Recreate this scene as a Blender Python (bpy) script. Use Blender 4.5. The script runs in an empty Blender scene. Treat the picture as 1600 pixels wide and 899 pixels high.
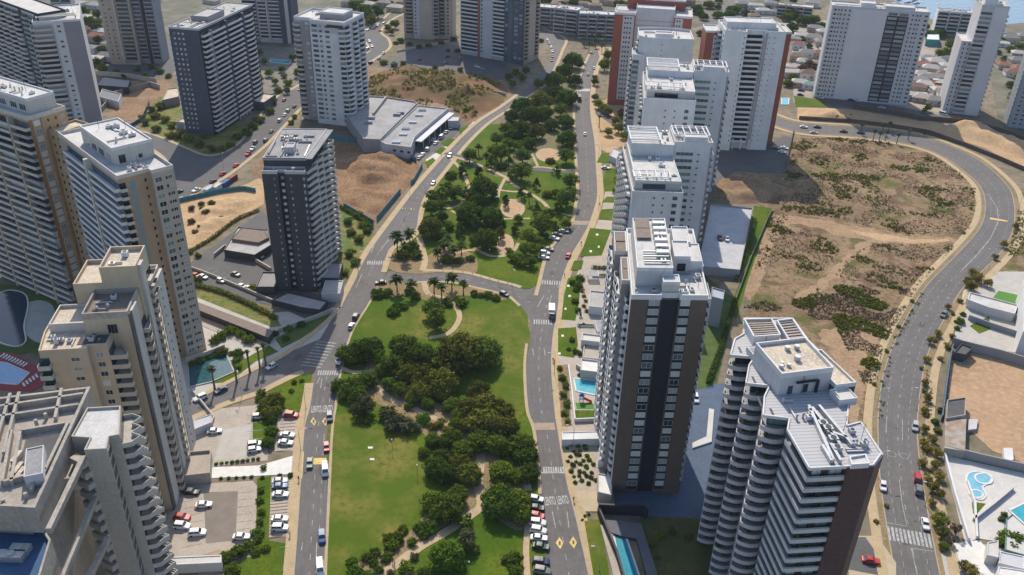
import bpy, bmesh, math, random
from mathutils import Vector, Matrix, noise

scene = bpy.context.scene
COL = scene.collection
R = math.radians

# ---------------------------------------------------------------- camera
CAM_H, TILT, FOCAL, ROLL = 172.0, R(30.0), 1357.6, math.atan2(-65.0, 2350.5)
cam_data = bpy.data.cameras.new('camera')
cam_data.sensor_width = 36.0
cam_data.lens = FOCAL / 1600.0 * 36.0
cam_data.clip_start, cam_data.clip_end = 1.0, 9000.0
cam = bpy.data.objects.new('camera', cam_data)
COL.objects.link(cam)
_r0 = Vector((1, 0, 0)); _d0 = Vector((0, -math.sin(TILT), -math.cos(TILT))); _f0 = Vector((0, math.cos(TILT), -math.sin(TILT)))
_c, _s = math.cos(ROLL), math.sin(ROLL)
_rt = _r0 * _c + _d0 * _s
_dn = _d0 * _c - _r0 * _s
_m = Matrix((_rt, -_dn, -_f0)).transposed().to_4x4()
_m.translation = Vector((0, 0, CAM_H))
cam.matrix_world = _m
scene.camera = cam

# ---------------------------------------------------------------- sky, sun, exposure
SUN_EL, SUN_AZ = R(42), R(-8)           # the sun stands ahead of the camera, a little to its left
world = bpy.data.worlds.new('World'); scene.world = world; world.use_nodes = True
_nt = world.node_tree
_sky = _nt.nodes.new('ShaderNodeTexSky'); _sky.sky_type = 'NISHITA'; _sky.sun_disc = False
_sky.sun_elevation, _sky.sun_rotation = SUN_EL, SUN_AZ
_sky.altitude, _sky.air_density, _sky.dust_density, _sky.ozone_density = 100, 1.0, 1.0, 1.0
_bg = _nt.nodes['Background']; _bg.inputs[1].default_value = 0.15
_nt.links.new(_sky.outputs[0], _bg.inputs[0])
sun_data = bpy.data.lights.new('sun', 'SUN'); sun_data.energy = 3.9; sun_data.angle = R(0.5); sun_data.color = (1.0, 0.91, 0.77)
sun = bpy.data.objects.new('sun', sun_data); COL.objects.link(sun)
_sd = Vector((math.sin(SUN_AZ) * math.cos(SUN_EL), math.cos(SUN_AZ) * math.cos(SUN_EL), math.sin(SUN_EL)))
sun.rotation_euler = _sd.to_track_quat('Z', 'Y').to_euler()
vs = scene.view_settings
vs.view_transform, vs.look, vs.exposure, vs.gamma, vs.use_curve_mapping = 'Standard', 'None', 0.52, 1.0, False
scene.cycles.max_bounces = 5; scene.cycles.diffuse_bounces = 3; scene.cycles.glossy_bounces = 2
scene.cycles.transparent_max_bounces = 6; scene.cycles.volume_bounces = 0
scene.cycles.caustics_reflective = False; scene.cycles.caustics_refractive = False

# ---------------------------------------------------------------- survey: a point of the photograph at height z -> metres on the site
def at(px, py, z=0.0):
    u, v = px - 800.0, py - 449.5
    d = _rt * (u / FOCAL) + _dn * (v / FOCAL) + _f0
    t = (z - CAM_H) / d.z
    return Vector((d.x * t, d.y * t, z))
def pts(s, z=0.0):
    """'x,y x,y ...' in photograph pixels -> site points at height z"""
    return [at(*map(float, p.split(',')), z) for p in s.split()]
def catmull(P, n=6, closed=False):
    out = []; N = len(P)
    rng = range(N) if closed else range(N - 1)
    for i in rng:
        if closed: p0, p1, p2, p3 = P[i - 1], P[i], P[(i + 1) % N], P[(i + 2) % N]
        else: p0, p1, p2, p3 = P[max(i - 1, 0)], P[i], P[i + 1], P[min(i + 2, N - 1)]
        for k in range(n):
            t = k / n
            out.append(0.5 * ((2 * p1) + (p2 - p0) * t + (2 * p0 - 5 * p1 + 4 * p2 - p3) * t * t + (3 * p1 - p0 - 3 * p2 + p3) * t ** 3))
    if not closed: out.append(P[-1].copy())
    return out
def curve(s, n=6, z=0.0, closed=False): return catmull(pts(s, z), n, closed)
def resample(P, step):
    out = [P[0].copy()]; acc = 0.0
    for a, b in zip(P, P[1:]):
        L = (b - a).length; d = step - acc
        while d <= L:
            out.append(a.lerp(b, d / L)); d += step
        acc = (acc + L) % step if L else acc
    return out
def offset(P, d):
    """polyline moved d metres to its left (seen from above, walking along it)"""
    out = []
    for i, p in enumerate(P):
        a = P[max(i - 1, 0)]; b = P[min(i + 1, len(P) - 1)]
        t = (b - a); t.z = 0
        if t.length < 1e-6: t = Vector((1, 0, 0))
        t.normalize()
        out.append(p + Vector((-t.y, t.x, 0)) * d)
    return out
def inside(p, poly):
    c = False; j = len(poly) - 1
    for i in range(len(poly)):
        a, b = poly[i], poly[j]
        if (a[1] > p[1]) != (b[1] > p[1]) and p[0] < (b[0] - a[0]) * (p[1] - a[1]) / (b[1] - a[1]) + a[0]: c = not c
        j = i
    return c

# ---------------------------------------------------------------- materials
MATS = {}
def mat(name, col, rough=0.85, col2=None, scale=0.5, col3=None, scale3=4.0, bump=0.0, bscale=20.0, spec=0.3, metal=0.0, rand=0.0, coord='pos', lo=0.38, hi=0.62, detail=4, streak=0.0):
    """procedural Principled material: base colour, mottled with col2 (large) and col3 (small), bump, random tint per object"""
    if name in MATS: return MATS[name]
    m = bpy.data.materials.new(name); m.use_nodes = True; MATS[name] = m
    nt = m.node_tree; b = nt.nodes['Principled BSDF']
    b.inputs['Roughness'].default_value = rough; b.inputs['Specular IOR Level'].default_value = spec; b.inputs['Metallic'].default_value = metal
    c4 = lambda c: (c[0], c[1], c[2], 1.0)
    b.inputs['Base Color'].default_value = c4(col)
    m.diffuse_color = c4(col)
    src = None
    if coord == 'pos':
        g = nt.nodes.new('ShaderNodeNewGeometry'); vec = g.outputs['Position']
    else:
        g = nt.nodes.new('ShaderNodeTexCoord'); vec = g.outputs['Object']
    def layer(prev, prevcol, c, sc, l, h):
        nonlocal vec
        n = nt.nodes.new('ShaderNodeTexNoise'); n.inputs['Scale'].default_value = sc; n.inputs['Detail'].default_value = detail; n.inputs['Roughness'].default_value = 0.6
        nt.links.new(vec, n.inputs['Vector'])
        r = nt.nodes.new('ShaderNodeMapRange'); r.inputs[1].default_value = l; r.inputs[2].default_value = h
        nt.links.new(n.outputs['Fac'], r.inputs[0])
        x = nt.nodes.new('ShaderNodeMix'); x.data_type = 'RGBA'
        nt.links.new(r.outputs[0], x.inputs[0])
        if prev: nt.links.new(prev, x.inputs[6])
        else: x.inputs[6].default_value = c4(prevcol)
        x.inputs[7].default_value = c4(c)
        return x.outputs[2]
    if col2: src = layer(src, col, col2, scale, lo, hi)
    if col3: src = layer(src, col, col3, scale3, 0.45, 0.7)
    if streak:
        mp = nt.nodes.new('ShaderNodeMapping'); mp.inputs['Scale'].default_value = (1, 1, .05); nt.links.new(vec, mp.inputs['Vector'])
        vec0, vec = vec, mp.outputs[0]; base = src
        src = layer(src, col, tuple(v * streak for v in col), 1.6, .5, .78); vec = vec0
    if rand:
        oi = nt.nodes.new('ShaderNodeObjectInfo')
        r = nt.nodes.new('ShaderNodeMapRange'); r.inputs[3].default_value = 1 - rand; r.inputs[4].default_value = 1 + rand
        nt.links.new(oi.outputs['Random'], r.inputs[0])
        h = nt.nodes.new('ShaderNodeHueSaturation')
        if src: nt.links.new(src, h.inputs['Color'])
        else: h.inputs['Color'].default_value = c4(col)
        nt.links.new(r.outputs[0], h.inputs['Value']); src = h.outputs[0]
    if src: nt.links.new(src, b.inputs['Base Color'])
    if bump:
        n = nt.nodes.new('ShaderNodeTexNoise'); n.inputs['Scale'].default_value = bscale; n.inputs['Detail'].default_value = 3
        nt.links.new(vec, n.inputs['Vector'])
        k = nt.nodes.new('ShaderNodeBump'); k.inputs['Strength'].default_value = bump; k.inputs['Distance'].default_value = 0.3
        nt.links.new(n.outputs['Fac'], k.inputs['Height']); nt.links.new(k.outputs[0], b.inputs['Normal'])
    return m
def glass(name, dark, pale, share=0.35, rough=0.06):
    """window glass: dark rooms behind most panes, pale curtains behind some"""
    m = bpy.data.materials.new(name); m.use_nodes = True; MATS[name] = m
    nt = m.node_tree; b = nt.nodes['Principled BSDF']
    b.inputs['Roughness'].default_value = rough; b.inputs['Specular IOR Level'].default_value = 0.6
    oi = nt.nodes.new('ShaderNodeObjectInfo'); g = nt.nodes.new('ShaderNodeNewGeometry')
    a = nt.nodes.new('ShaderNodeMath'); a.operation = 'ADD'; fr = nt.nodes.new('ShaderNodeMath'); fr.operation = 'FRACT'
    nt.links.new(oi.outputs['Random'], a.inputs[0]); nt.links.new(g.outputs['Random Per Island'], a.inputs[1]); nt.links.new(a.outputs[0], fr.inputs[0])
    r = nt.nodes.new('ShaderNodeValToRGB'); e = r.color_ramp.elements; r.color_ramp.interpolation = 'CONSTANT'
    mid = tuple(d * 0.7 + p * 0.3 for d, p in zip(dark, pale))
    e[0].position = 0; e[0].color = (*dark, 1); e[1].position = 1 - share; e[1].color = (*pale, 1)
    x = e.new((1 - share) * 0.6); x.color = (*mid, 1)
    nt.links.new(fr.outputs[0], r.inputs[0]); nt.links.new(r.outputs[0], b.inputs['Base Color'])
    return m
def stripes(name, c1, c2, period, duty=0.5, axis=0, rough=0.7):
    """fine ribs or boards finer than a pixel or two, in object space"""
    m = bpy.data.materials.new(name); m.use_nodes = True; MATS[name] = m
    nt = m.node_tree; b = nt.nodes['Principled BSDF']; b.inputs['Roughness'].default_value = rough
    tc = nt.nodes.new('ShaderNodeTexCoord'); sp = nt.nodes.new('ShaderNodeSeparateXYZ'); nt.links.new(tc.outputs['Object'], sp.inputs[0])
    d = nt.nodes.new('ShaderNodeMath'); d.operation = 'DIVIDE'; d.inputs[1].default_value = period; nt.links.new(sp.outputs[axis], d.inputs[0])
    fr = nt.nodes.new('ShaderNodeMath'); fr.operation = 'FRACT'; nt.links.new(d.outputs[0], fr.inputs[0])
    gt = nt.nodes.new('ShaderNodeMath'); gt.operation = 'GREATER_THAN'; gt.inputs[1].default_value = duty; nt.links.new(fr.outputs[0], gt.inputs[0])
    x = nt.nodes.new('ShaderNodeMix'); x.data_type = 'RGBA'; x.inputs[6].default_value = (*c1, 1); x.inputs[7].default_value = (*c2, 1)
    nt.links.new(gt.outputs[0], x.inputs[0]); nt.links.new(x.outputs[2], b.inputs['Base Color'])
    return m

# ---------------------------------------------------------------- mesh building
class MB:
    def __init__(s): s.v = []; s.f = []; s.m = []
    def quad(s, a, b, c, d, m=0):
        n = len(s.v); s.v += [tuple(a), tuple(b), tuple(c), tuple(d)]; s.f.append((n, n + 1, n + 2, n + 3)); s.m.append(m)
    def tri(s, a, b, c, m=0):
        n = len(s.v); s.v += [tuple(a), tuple(b), tuple(c)]; s.f.append((n, n + 1, n + 2)); s.m.append(m)
    def box(s, x0, x1, y0, y1, z0, z1, m=0, bottom=True):
        n = len(s.v)
        s.v += [(x0, y0, z0), (x1, y0, z0), (x1, y1, z0), (x0, y1, z0), (x0, y0, z1), (x1, y0, z1), (x1, y1, z1), (x0, y1, z1)]
        F = [(4, 5, 6, 7), (0, 1, 5, 4), (1, 2, 6, 5), (2, 3, 7, 6), (3, 0, 4, 7)] + ([(3, 2, 1, 0)] if bottom else [])
        s.f += [tuple(n + i for i in q) for q in F]; s.m += [m] * len(F)
    def prism(s, poly, z0, z1, m=0, side=None, bottom=False):
        if area(poly) < 0: poly = poly[::-1]
        k = len(poly); n = len(s.v)
        s.v += [(p[0], p[1], z0) for p in poly] + [(p[0], p[1], z1) for p in poly]
        s.f.append(tuple(range(n + k, n + 2 * k))); s.m.append(m)
        for i in range(k):
            j = (i + 1) % k
            s.f.append((n + i, n + j, n + k + j, n + k + i)); s.m.append(m if side is None else side)
        if bottom: s.f.append(tuple(range(n + k - 1, n - 1, -1))); s.m.append(m)
    def obox(s, a, b, w, z0, z1, m=0, z0b=None, z1b=None):
        """beam of width w from a to b (xy), between heights z0 and z1 (z0b, z1b at b)"""
        a = Vector((a[0], a[1], 0)); b = Vector((b[0], b[1], 0)); t = (b - a)
        if t.length < 1e-6: return
        t.normalize(); q = Vector((-t.y, t.x, 0)) * w / 2
        z0b = z0 if z0b is None else z0b; z1b = z1 if z1b is None else z1b
        n = len(s.v)
        for p, lo, hi in ((a, z0, z1), (b, z0b, z1b)):
            for sgn in (-1, 1):
                for z in (lo, hi): s.v.append((p.x + q.x * sgn, p.y + q.y * sgn, z))
        F = [(1, 5, 7, 3), (0, 2, 6, 4), (0, 4, 5, 1), (2, 3, 7, 6), (0, 1, 3, 2), (4, 6, 7, 5)]
        s.f += [tuple(n + i for i in q_) for q_ in F]; s.m += [m] * 6
    def cyl(s, x, y, z0, z1, r0, r1=None, n=8, m=0, cap=True):
        r1 = r0 if r1 is None else r1; k = len(s.v)
        for z, r in ((z0, r0), (z1, r1)):
            for i in range(n): s.v.append((x + r * math.cos(2 * math.pi * i / n), y + r * math.sin(2 * math.pi * i / n), z))
        for i in range(n):
            j = (i + 1) % n; s.f.append((k + i, k + j, k + n + j, k + n + i)); s.m.append(m)
        if cap: s.f.append(tuple(k + n + i for i in range(n))); s.m.append(m)
    def tube(s, P, rad, n=6, m=0):
        """tapered tube through points P with radii rad"""
        k = len(s.v)
        for i, p in enumerate(P):
            t = (P[min(i + 1, len(P) - 1)] - P[max(i - 1, 0)]).normalized()
            u = t.cross(Vector((0.3, 0.9, 0.2))).normalized(); w = t.cross(u)
            for j in range(n):
                a = 2 * math.pi * j / n; q = p + (u * math.cos(a) + w * math.sin(a)) * rad[i]; s.v.append(tuple(q))
        for i in range(len(P) - 1):
            for j in range(n):
                l = (j + 1) % n; s.f.append((k + i * n + j, k + i * n + l, k + (i + 1) * n + l, k + (i + 1) * n + j)); s.m.append(m)
    def add(s, o, M=None):
        n = len(s.v)
        s.v += [tuple(M @ Vector(p)) for p in o.v] if M else list(o.v)
        s.f += [tuple(n + i for i in q) for q in o.f]; s.m += o.m
    def mesh(s, name, mats, smooth=False):
        me = bpy.data.meshes.new(name); me.from_pydata(s.v, [], s.f)
        for m in mats: me.materials.append(m)
        if len(mats) > 1: me.polygons.foreach_set('material_index', s.m)
        if smooth: me.polygons.foreach_set('use_smooth', [True] * len(s.f))
        me.update(); return me
def area(poly): return 0.5 * sum(a[0] * b[1] - b[0] * a[1] for a, b in zip(poly, list(poly[1:]) + [poly[0]]))
def link(name, data, parent=None, loc=(0, 0, 0), rz=0.0, sc=None):
    o = bpy.data.objects.new(name, data); COL.objects.link(o)
    o.location = loc
    if rz: o.rotation_euler = (0, 0, rz)
    if sc is not None: o.scale = sc if isinstance(sc, (tuple, list)) else (sc, sc, sc)
    if parent: o.parent = parent
    return o
def tag(o, label=None, cat=None, group=None, kind=None):
    if label: o['label'] = label
    if cat: o['category'] = cat
    if group: o['group'] = group
    if kind: o['kind'] = kind
    return o
def build(mb, name, mats, parent=None, loc=(0, 0, 0), rz=0.0, smooth=False):
    return link(name, mb.mesh(name, mats if isinstance(mats, (list, tuple)) else [mats], smooth), parent, loc, rz)
def empty(name, loc=(0, 0, 0), rz=0.0): return link(name, None, None, loc, rz)
def sheet(name, poly, z0, z1, mats, parent=None, kind='structure', side=None):
    mb = MB(); mb.prism(poly, z0, z1, 0, side)
    o = build(mb, name, mats, parent)
    if kind and not parent: o['kind'] = kind
    return o
def strip_mb(mb, L, Rr, z, m=0, z0=None):
    """ribbon between two polylines with as many points, with a skirt down to z0"""
    n = len(mb.v); k = len(L)
    for a, b in zip(L, Rr): mb.v += [(a.x, a.y, z), (b.x, b.y, z)]
    for i in range(k - 1):
        q = (n + 2 * i, n + 2 * i + 1, n + 2 * i + 3, n + 2 * i + 2)
        pa, pb, pc = Vector(mb.v[q[0]]), Vector(mb.v[q[1]]), Vector(mb.v[q[2]])
        if (pb - pa).cross(pc - pa).z < 0: q = q[::-1]
        mb.f.append(q); mb.m.append(m)
    if z0 is not None:
        for S in (L, Rr):
            for a, b in zip(S, S[1:]): mb.quad((a.x, a.y, z0), (b.x, b.y, z0), (b.x, b.y, z), (a.x, a.y, z), m)
ORD = ['', 'second ', 'third ', 'fourth ', 'fifth ', 'sixth ', 'seventh ', 'eighth ', 'ninth ', 'tenth ', 'eleventh ', 'twelfth ', 'thirteenth ', 'fourteenth ', 'fifteenth ', 'sixteenth ', 'seventeenth ', 'eighteenth ', 'nineteenth ', 'twentieth ']
def ordinal(i):
    if i < 20: return ORD[i]
    t, u = divmod(i + 1, 10)
    tens = {2: 'twenty', 3: 'thirty', 4: 'forty', 5: 'fifty', 6: 'sixty', 7: 'seventy', 8: 'eighty', 9: 'ninety'}[t]
    return (tens[:-1] + 'ieth ') if u == 0 else tens + '-' + ['first', 'second', 'third', 'fourth', 'fifth', 'sixth', 'seventh', 'eighth', 'ninth'][u - 1] + ' '
# ================================================================ ground, roads, park
asphalt = mat('asphalt', (.128, .118, .113), .9, (.1, .093, .09), .07, (.137, .127, .121), .5)
asphalt2 = mat('asphalt_smooth', (.098, .094, .096), .9, (.078, .075, .077), .12, (.115, .11, .108), 2.0)
walk = mat('pavement_tan', (.4, .295, .165), .9, (.33, .245, .14), .25, (.45, .35, .215), 2.5, bump=.1)
kerbm = mat('kerb_concrete', (.36, .31, .25), .9, (.3, .26, .21), .8)
lawnm = mat('lawn_grass', (.056, .105, .006), .95, (.1, .13, .011), .05, (.042, .08, .006), .9, bump=.5, bscale=3, spec=.1, lo=.42, hi=.6)
drylawn = mat('dry_lawn', (.066, .108, .008), .95, (.165, .15, .034), .05, (.07, .1, .01), .5, bump=.5, bscale=3, spec=.1, lo=.43, hi=.64)
sandm = mat('sand', (.42, .285, .16), .95, (.34, .22, .12), .08, (.46, .34, .21), .8, bump=.4, bscale=1.2, spec=.1)
soil = mat('soil', (.21, .135, .082), .95, (.3, .2, .125), .06, (.14, .095, .06), .7, bump=.6, bscale=1.5, spec=.1)
darksoil = mat('dark_soil', (.2, .115, .062), .95, (.29, .18, .1), .09, (.11, .066, .04), .9, bump=.7, bscale=1.2, spec=.1)
parksoil = mat('park_soil', (.24, .165, .09), .95, (.16, .13, .06), .12, (.3, .22, .13), 1.5, spec=.1)
pathm = mat('gravel_path', (.42, .31, .2), .95, (.34, .25, .16), .4, (.47, .37, .25), 3, spec=.1)
concrete = mat('concrete', (.4, .37, .33), .88, (.33, .31, .28), .25, (.44, .41, .37), 3)
palecon = mat('pale_concrete', (.5, .48, .45), .85, (.43, .41, .39), .2, (.54, .52, .49), 2.5)
pinkpave = mat('pinkish_paving', (.37, .315, .26), .9, (.3, .255, .21), .2, (.41, .355, .3), 2)
whitepave = mat('white_paving', (.62, .6, .57), .8, (.55, .53, .5), .5)
marking = mat('road_paint_white', (.42, .42, .41), .7, (.2, .2, .2), 1.3)
yellow = mat('road_paint_yellow', (.62, .44, .12), .7, (.45, .33, .12), .9)
paver = mat('brown_pavers', (.27, .2, .15), .9, (.33, .25, .19), .5)

def scrub_mat():
    """vacant lot: pale sand tracks, brown litter and low scrub"""
    m = bpy.data.materials.new('vacant_lot_soil'); m.use_nodes = True; nt = m.node_tree; b = nt.nodes['Principled BSDF']
    b.inputs['Roughness'].default_value = .95; b.inputs['Specular IOR Level'].default_value = .1
    g = nt.nodes.new('ShaderNodeNewGeometry')
    def nz(sc, det, lo, hi, dist=0.0):
        n = nt.nodes.new('ShaderNodeTexNoise'); n.inputs['Scale'].default_value = sc; n.inputs['Detail'].default_value = det; n.inputs['Roughness'].default_value = .65; n.inputs['Distortion'].default_value = dist
        nt.links.new(g.outputs['Position'], n.inputs['Vector'])
        r = nt.nodes.new('ShaderNodeMapRange'); r.inputs[1].default_value = lo; r.inputs[2].default_value = hi; nt.links.new(n.outputs['Fac'], r.inputs[0]); return r.outputs[0]
    def mix(f, a, c):
        x = nt.nodes.new('ShaderNodeMix'); x.data_type = 'RGBA'; nt.links.new(f, x.inputs[0])
        if isinstance(a, tuple): x.inputs[6].default_value = (*a, 1)
        else: nt.links.new(a, x.inputs[6])
        x.inputs[7].default_value = (*c, 1); return x.outputs[2]
    c = mix(nz(.03, 5, .42, .66), (.2, .137, .08), (.3, .212, .125))
    c = mix(nz(.06, 6, .5, .6, .8), c, (.145, .09, .055))
    c = mix(nz(.5, 7, .5, .66, .3), c, (.095, .07, .045))
    c = mix(nz(.05, 6, .55, .64, .5), c, (.1, .1, .03))
    nt.links.new(c, b.inputs['Base Color'])
    n = nt.nodes.new('ShaderNodeTexNoise'); n.inputs['Scale'].default_value = .8; n.inputs['Detail'].default_value = 6; nt.links.new(g.outputs['Position'], n.inputs['Vector'])
    k = nt.nodes.new('ShaderNodeBump'); k.inputs['Strength'].default_value = .8; k.inputs['Distance'].default_value = .5
    nt.links.new(n.outputs['Fac'], k.inputs['Height']); nt.links.new(k.outputs[0], b.inputs['Normal'])
    return m
scrub = scrub_mat()
groundm = mat('dusty_ground', (.17, .14, .1), .95, (.23, .185, .135), .03, (.11, .105, .06), .2, bump=.5, bscale=.8, spec=.1)

# the ground: one sheet to the horizon
g_mb = MB(); g_mb.quad((-6000, -1500, 0), (6000, -1500, 0), (6000, 9000, 0), (-6000, 9000, 0))
tag(build(g_mb, 'ground', groundm), kind='structure')

class Road: pass
def road(name, Ls, Rs, z=.05, m=None, n=7):
    """road between two kerb lines, both drawn in the same direction"""
    r = Road(); r.L = resample(curve(Ls, n), 2.0); r.R = resample(curve(Rs, n), 2.0); r.z = z
    mb = MB(); poly = r.L + r.R[::-1]
    mb.prism([(p.x, p.y) for p in poly], -.2, z)
    r.o = tag(build(mb, name, m or asphalt), kind='structure')
    # centre line by matching lengths
    k = max(len(r.L), len(r.R)); pick = lambda P: [P[min(int(i * (len(P) - 1) / (k - 1) + .5), len(P) - 1)] for i in range(k)]
    r.C = [a.lerp(b, .5) for a, b in zip(pick(r.L), pick(r.R))]
    return r
def kerb_and_walk(P, side, w=2.6, gap=0.0, name='pavement', m=None, z=.17, kerb=True):
    """kerb stones along line P and a pavement w metres wide behind them; side +1 is left of P"""
    mb = MB()
    if kerb: strip_mb(mb, offset(P, .0), offset(P, .28 * side), z + .01, 1, z0=-.1)
    a = .28 + gap
    strip_mb(mb, offset(P, a * side), offset(P, (a + w) * side), z, 0, z0=-.1)
    return tag(build(mb, name, [m or walk, kerbm]), kind='structure')
def dashes(r, line, w=.14, ln=2.2, gap=3.5, m=None, name='lane_marking', d0=0.0, d1=1e9, dz=.012):
    mb = MB(); d = 0.0
    for a, b in zip(line, line[1:]):
        L = (b - a).length
        per = ln + gap
        if d0 <= d <= d1 and (d % per) < ln: mb.obox(a, b, w, r.z - .02, r.z + dz)
        d += L
    if mb.f: build(mb, name, m or marking, r.o)
def lines(r, segs, w=.15, m=None, name='lane_marking', dz=.014):
    mb = MB()
    for s in segs:
        P = pts(s)
        for a, b in zip(P, P[1:]): mb.obox(a, b, w, r.z - .02, r.z + dz)
    return build(mb, name, m or marking, r.o)
def zebra(r, a, b, length, n, w=.45, m=None):
    """crossing: n bars between ground points a and b (pixels), each length metres along the road; each bar a part"""
    a, b = at(*a), at(*b); t = (b - a).normalized(); q = Vector((-t.y, t.x, 0))
    mb = MB(); mb.box(-w / 2, w / 2, -length / 2, length / 2, r.z - .02, r.z + .015); me = mb.mesh('crossing_bar', [m or marking])
    for i in range(n):
        p = a.lerp(b, (i + .5) / n); link('crossing_bar', me, r.o, (p.x, p.y, 0), math.atan2(t.y, t.x))
def area_mark(r, poly, m, name, dz=.013):
    mb = MB(); mb.prism([(p.x, p.y) for p in pts(poly)], r.z - .02, r.z + dz); return build(mb, name, m, r.o)
def lettering(r, text, a, b, h):
    """word painted on the asphalt from a to b (pixels), h metres long along the road"""
    a, b = at(*a), at(*b); t = b - a
    fc = bpy.data.curves.new('road_lettering', 'FONT'); fc.body = text; fc.size = 1.0; fc.align_x = 'LEFT'; fc.extrude = .004; fc.offset = .014
    fc.materials.append(mat('lettering_paint', (.36, .36, .35), .7))
    o = link('road_lettering', fc, r.o, (a.x, a.y, r.z + .012), math.atan2(t.y, t.x))
    bpy.context.view_layer.update()
    o.scale = (t.length / max(o.dimensions.x, .1), h / .7, 1)

# --- boulevard west of the park
RA = road('boulevard_road', '452,945 460,899 468,790 476,674 485,635 494,580 512,530 536,475 552,445 575,398 613,345 655,290 690,250 713,225 748,192 785,168 812,148',
          '507,945 506,899 511,790 517,674 522,640 531,580 548,520 575,475 588,448 603,402 612,386 638,373 650,358 655,330 666,302 697,262 727,225 760,193 795,170 822,152')
RA2 = road('north_boulevard_road', '785,168 812,148 832,130 848,112 855,100 861,82 856,70 840,62 815,58', '795,170 822,152 848,133 862,112 868,100 877,78 882,62 860,50 825,38', z=.054)
# --- boulevard east of the park
RB = road('avenue_road', '864,945 859,899 849,814 845,749 837,674 826,640 822,575 826,530 831,505 836,480 845,445 857,400 880,366 896,350 902,320 905,300 903,262 900,225 899,175 904,140 911,112 918,95 925,80',
          '928,945 919,899 900,814 884,749 871,674 866,640 861,575 863,530 867,505 872,475 875,445 892,400 910,370 920,350 930,320 933,300 931,262 929,225 922,175 923,140 928,112 936,92 940,78')
# --- street across the park
RC = road('park_cross_street', '575,434 600,424 640,426 678,425 725,428 775,441 800,447 825,453 850,440', '570,462 595,446 640,441 700,440 745,449 790,460 806,470 822,488 836,515', z=.046)
# --- side street under the cream towers
RS = road('side_street', '540,472 520,498 495,520 470,540 437,562 400,579 358,600 300,629 240,655', '500,572 480,577 460,583 430,597 400,612 360,625 330,637 304,648 250,672', z=.046)
# --- street between the dark towers
RD = road('upper_street', '205,203 225,208 250,216 283,230 320,244 350,240 375,225 400,196 415,172 440,148 465,136 500,110 545,92 565,88 580,78 570,62 566,52 575,45 598,32 612,20 640,5',
          '200,214 233,229 258,246 268,264 271,285 279,312 313,296 350,276 385,250 415,225 437,202 467,170 490,148 520,122 550,108 565,105 580,95 606,76 605,62 593,50 608,33 628,22 660,8', z=.05, m=asphalt2)
# --- curved road on the right
RF = road('curved_road', '1200,192 1250,207 1330,213 1400,222 1440,231 1475,245 1510,270 1533,293 1540,320 1535,350 1513,380 1480,414 1446,450 1418,495 1397,538 1380,590 1373,650 1373,690 1376,749 1385,814 1400,899 1412,945',
          '1205,180 1250,193 1330,199 1400,206 1450,217 1500,236 1535,255 1573,290 1584,320 1583,355 1568,388 1538,420 1504,450 1470,507 1450,550 1440,590 1433,650 1433,690 1440,749 1453,824 1468,899 1480,945')
# parking bays
RB.bay = sheet('parking_bay', [(p.x, p.y) for p in pts('818,765 842,758 848,772 862,899 866,945 838,945 830,870')], -.2, .058, asphalt2)
sheet('parking_bay', [(p.x, p.y) for p in pts('838,412 846,392 868,350 896,348 882,366 858,400 850,415')], -.2, .058, asphalt2)

# pavements
LAo = RA.L
kerb_and_walk([p for p in RA.L if p.y < at(0, 582).y], 1, 2.6)
kerb_and_walk([p for p in RA.L if p.y > at(0, 470).y], 1, 2.4)
kerb_and_walk([p for p in RA.R if p.y < at(0, 452).y], -1, .5)
kerb_and_walk([p for p in RA.R if p.y > at(0, 410).y], -1, 2.0)
kerb_and_walk([p for p in RB.R], -1, 2.9)
kerb_and_walk([p for p in RB.L if p.y < at(0, 512).y and p.y > at(0, 750).y], 1, .7)
kerb_and_walk([p for p in RB.L if p.y > at(0, 440).y], 1, 1.3)
kerb_and_walk(RS.L[4:], -1, 1.6); kerb_and_walk(RS.R[3:], 1, 2.2)
kerb_and_walk(RC.L[12:-6], 1, 1.6); kerb_and_walk(RC.R[10:-8], -1, 1.0)
kerb_and_walk(RD.L, 1, 1.6); kerb_and_walk(RD.R, -1, 2.0)
kerb_and_walk(RA2.R, -1, 2.0)
# curved road: kerb, soil verge, sand coloured pavement
for S, sd, gp in ((RF.L, -1, 1.6), (RF.R, 1, 2.2)):
    kerb_and_walk(S, sd, gp, 0, 'verge', parksoil, z=.12)
    kerb_and_walk(offset(S, (gp + .28) * sd), sd, 2.4, name='pavement', m=walk)

# road markings
def inset(P, d): return offset(P, d)
dashes(RA, RA.C, ln=2, gap=4, d1=(RA.C[0] - at(494, 585)).length)
dashes(RA, inset(RA.C, -2.0), ln=2, gap=4, d0=2, d1=(RA.C[0] - at(494, 600)).length)
dashes(RA, RA.C, ln=2, gap=4, d0=160)
dashes(RB, RB.C, ln=2, gap=4)
dashes(RF, RF.C, ln=2, gap=4, d0=0)
dashes(RF, inset(RF.R, -2.4), w=.1, ln=2, gap=2); dashes(RF, inset(RF.L, 2.4), w=.1, ln=2, gap=2)
dashes(RC, RC.C, ln=2, gap=4, d0=6)
lines(RF, ['1405,750 1410,790 1417,822', '1385,817 1418,823', '1424,857 1460,862', '1424,857 1433,899 1445,945', '1410,688 1410,655', '1384,676 1386,650'])
lines(RF, ['1490,292 1545,305 1558,325 1560,345 1548,372 1525,400 1503,422'], w=.25)
lines(RA, ['471,860 473,848', '494,875 495,848', '495,600 500,590', '501,607 503,592', '580,396 589,372', '593,394 607,374', '566,428 556,450'], w=.2)
lines(RB, ['863,800 868,825', '886,800 889,825', '832,545 834,556', '850,545 852,556', '840,480 850,462', '857,478 862,462'], w=.2)
for q in ((852, 790, 869, 788.5), (872, 788.5, 889, 787)): lettering(RB, 'LENTO', q[:2], q[2:], 3.2)
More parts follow.
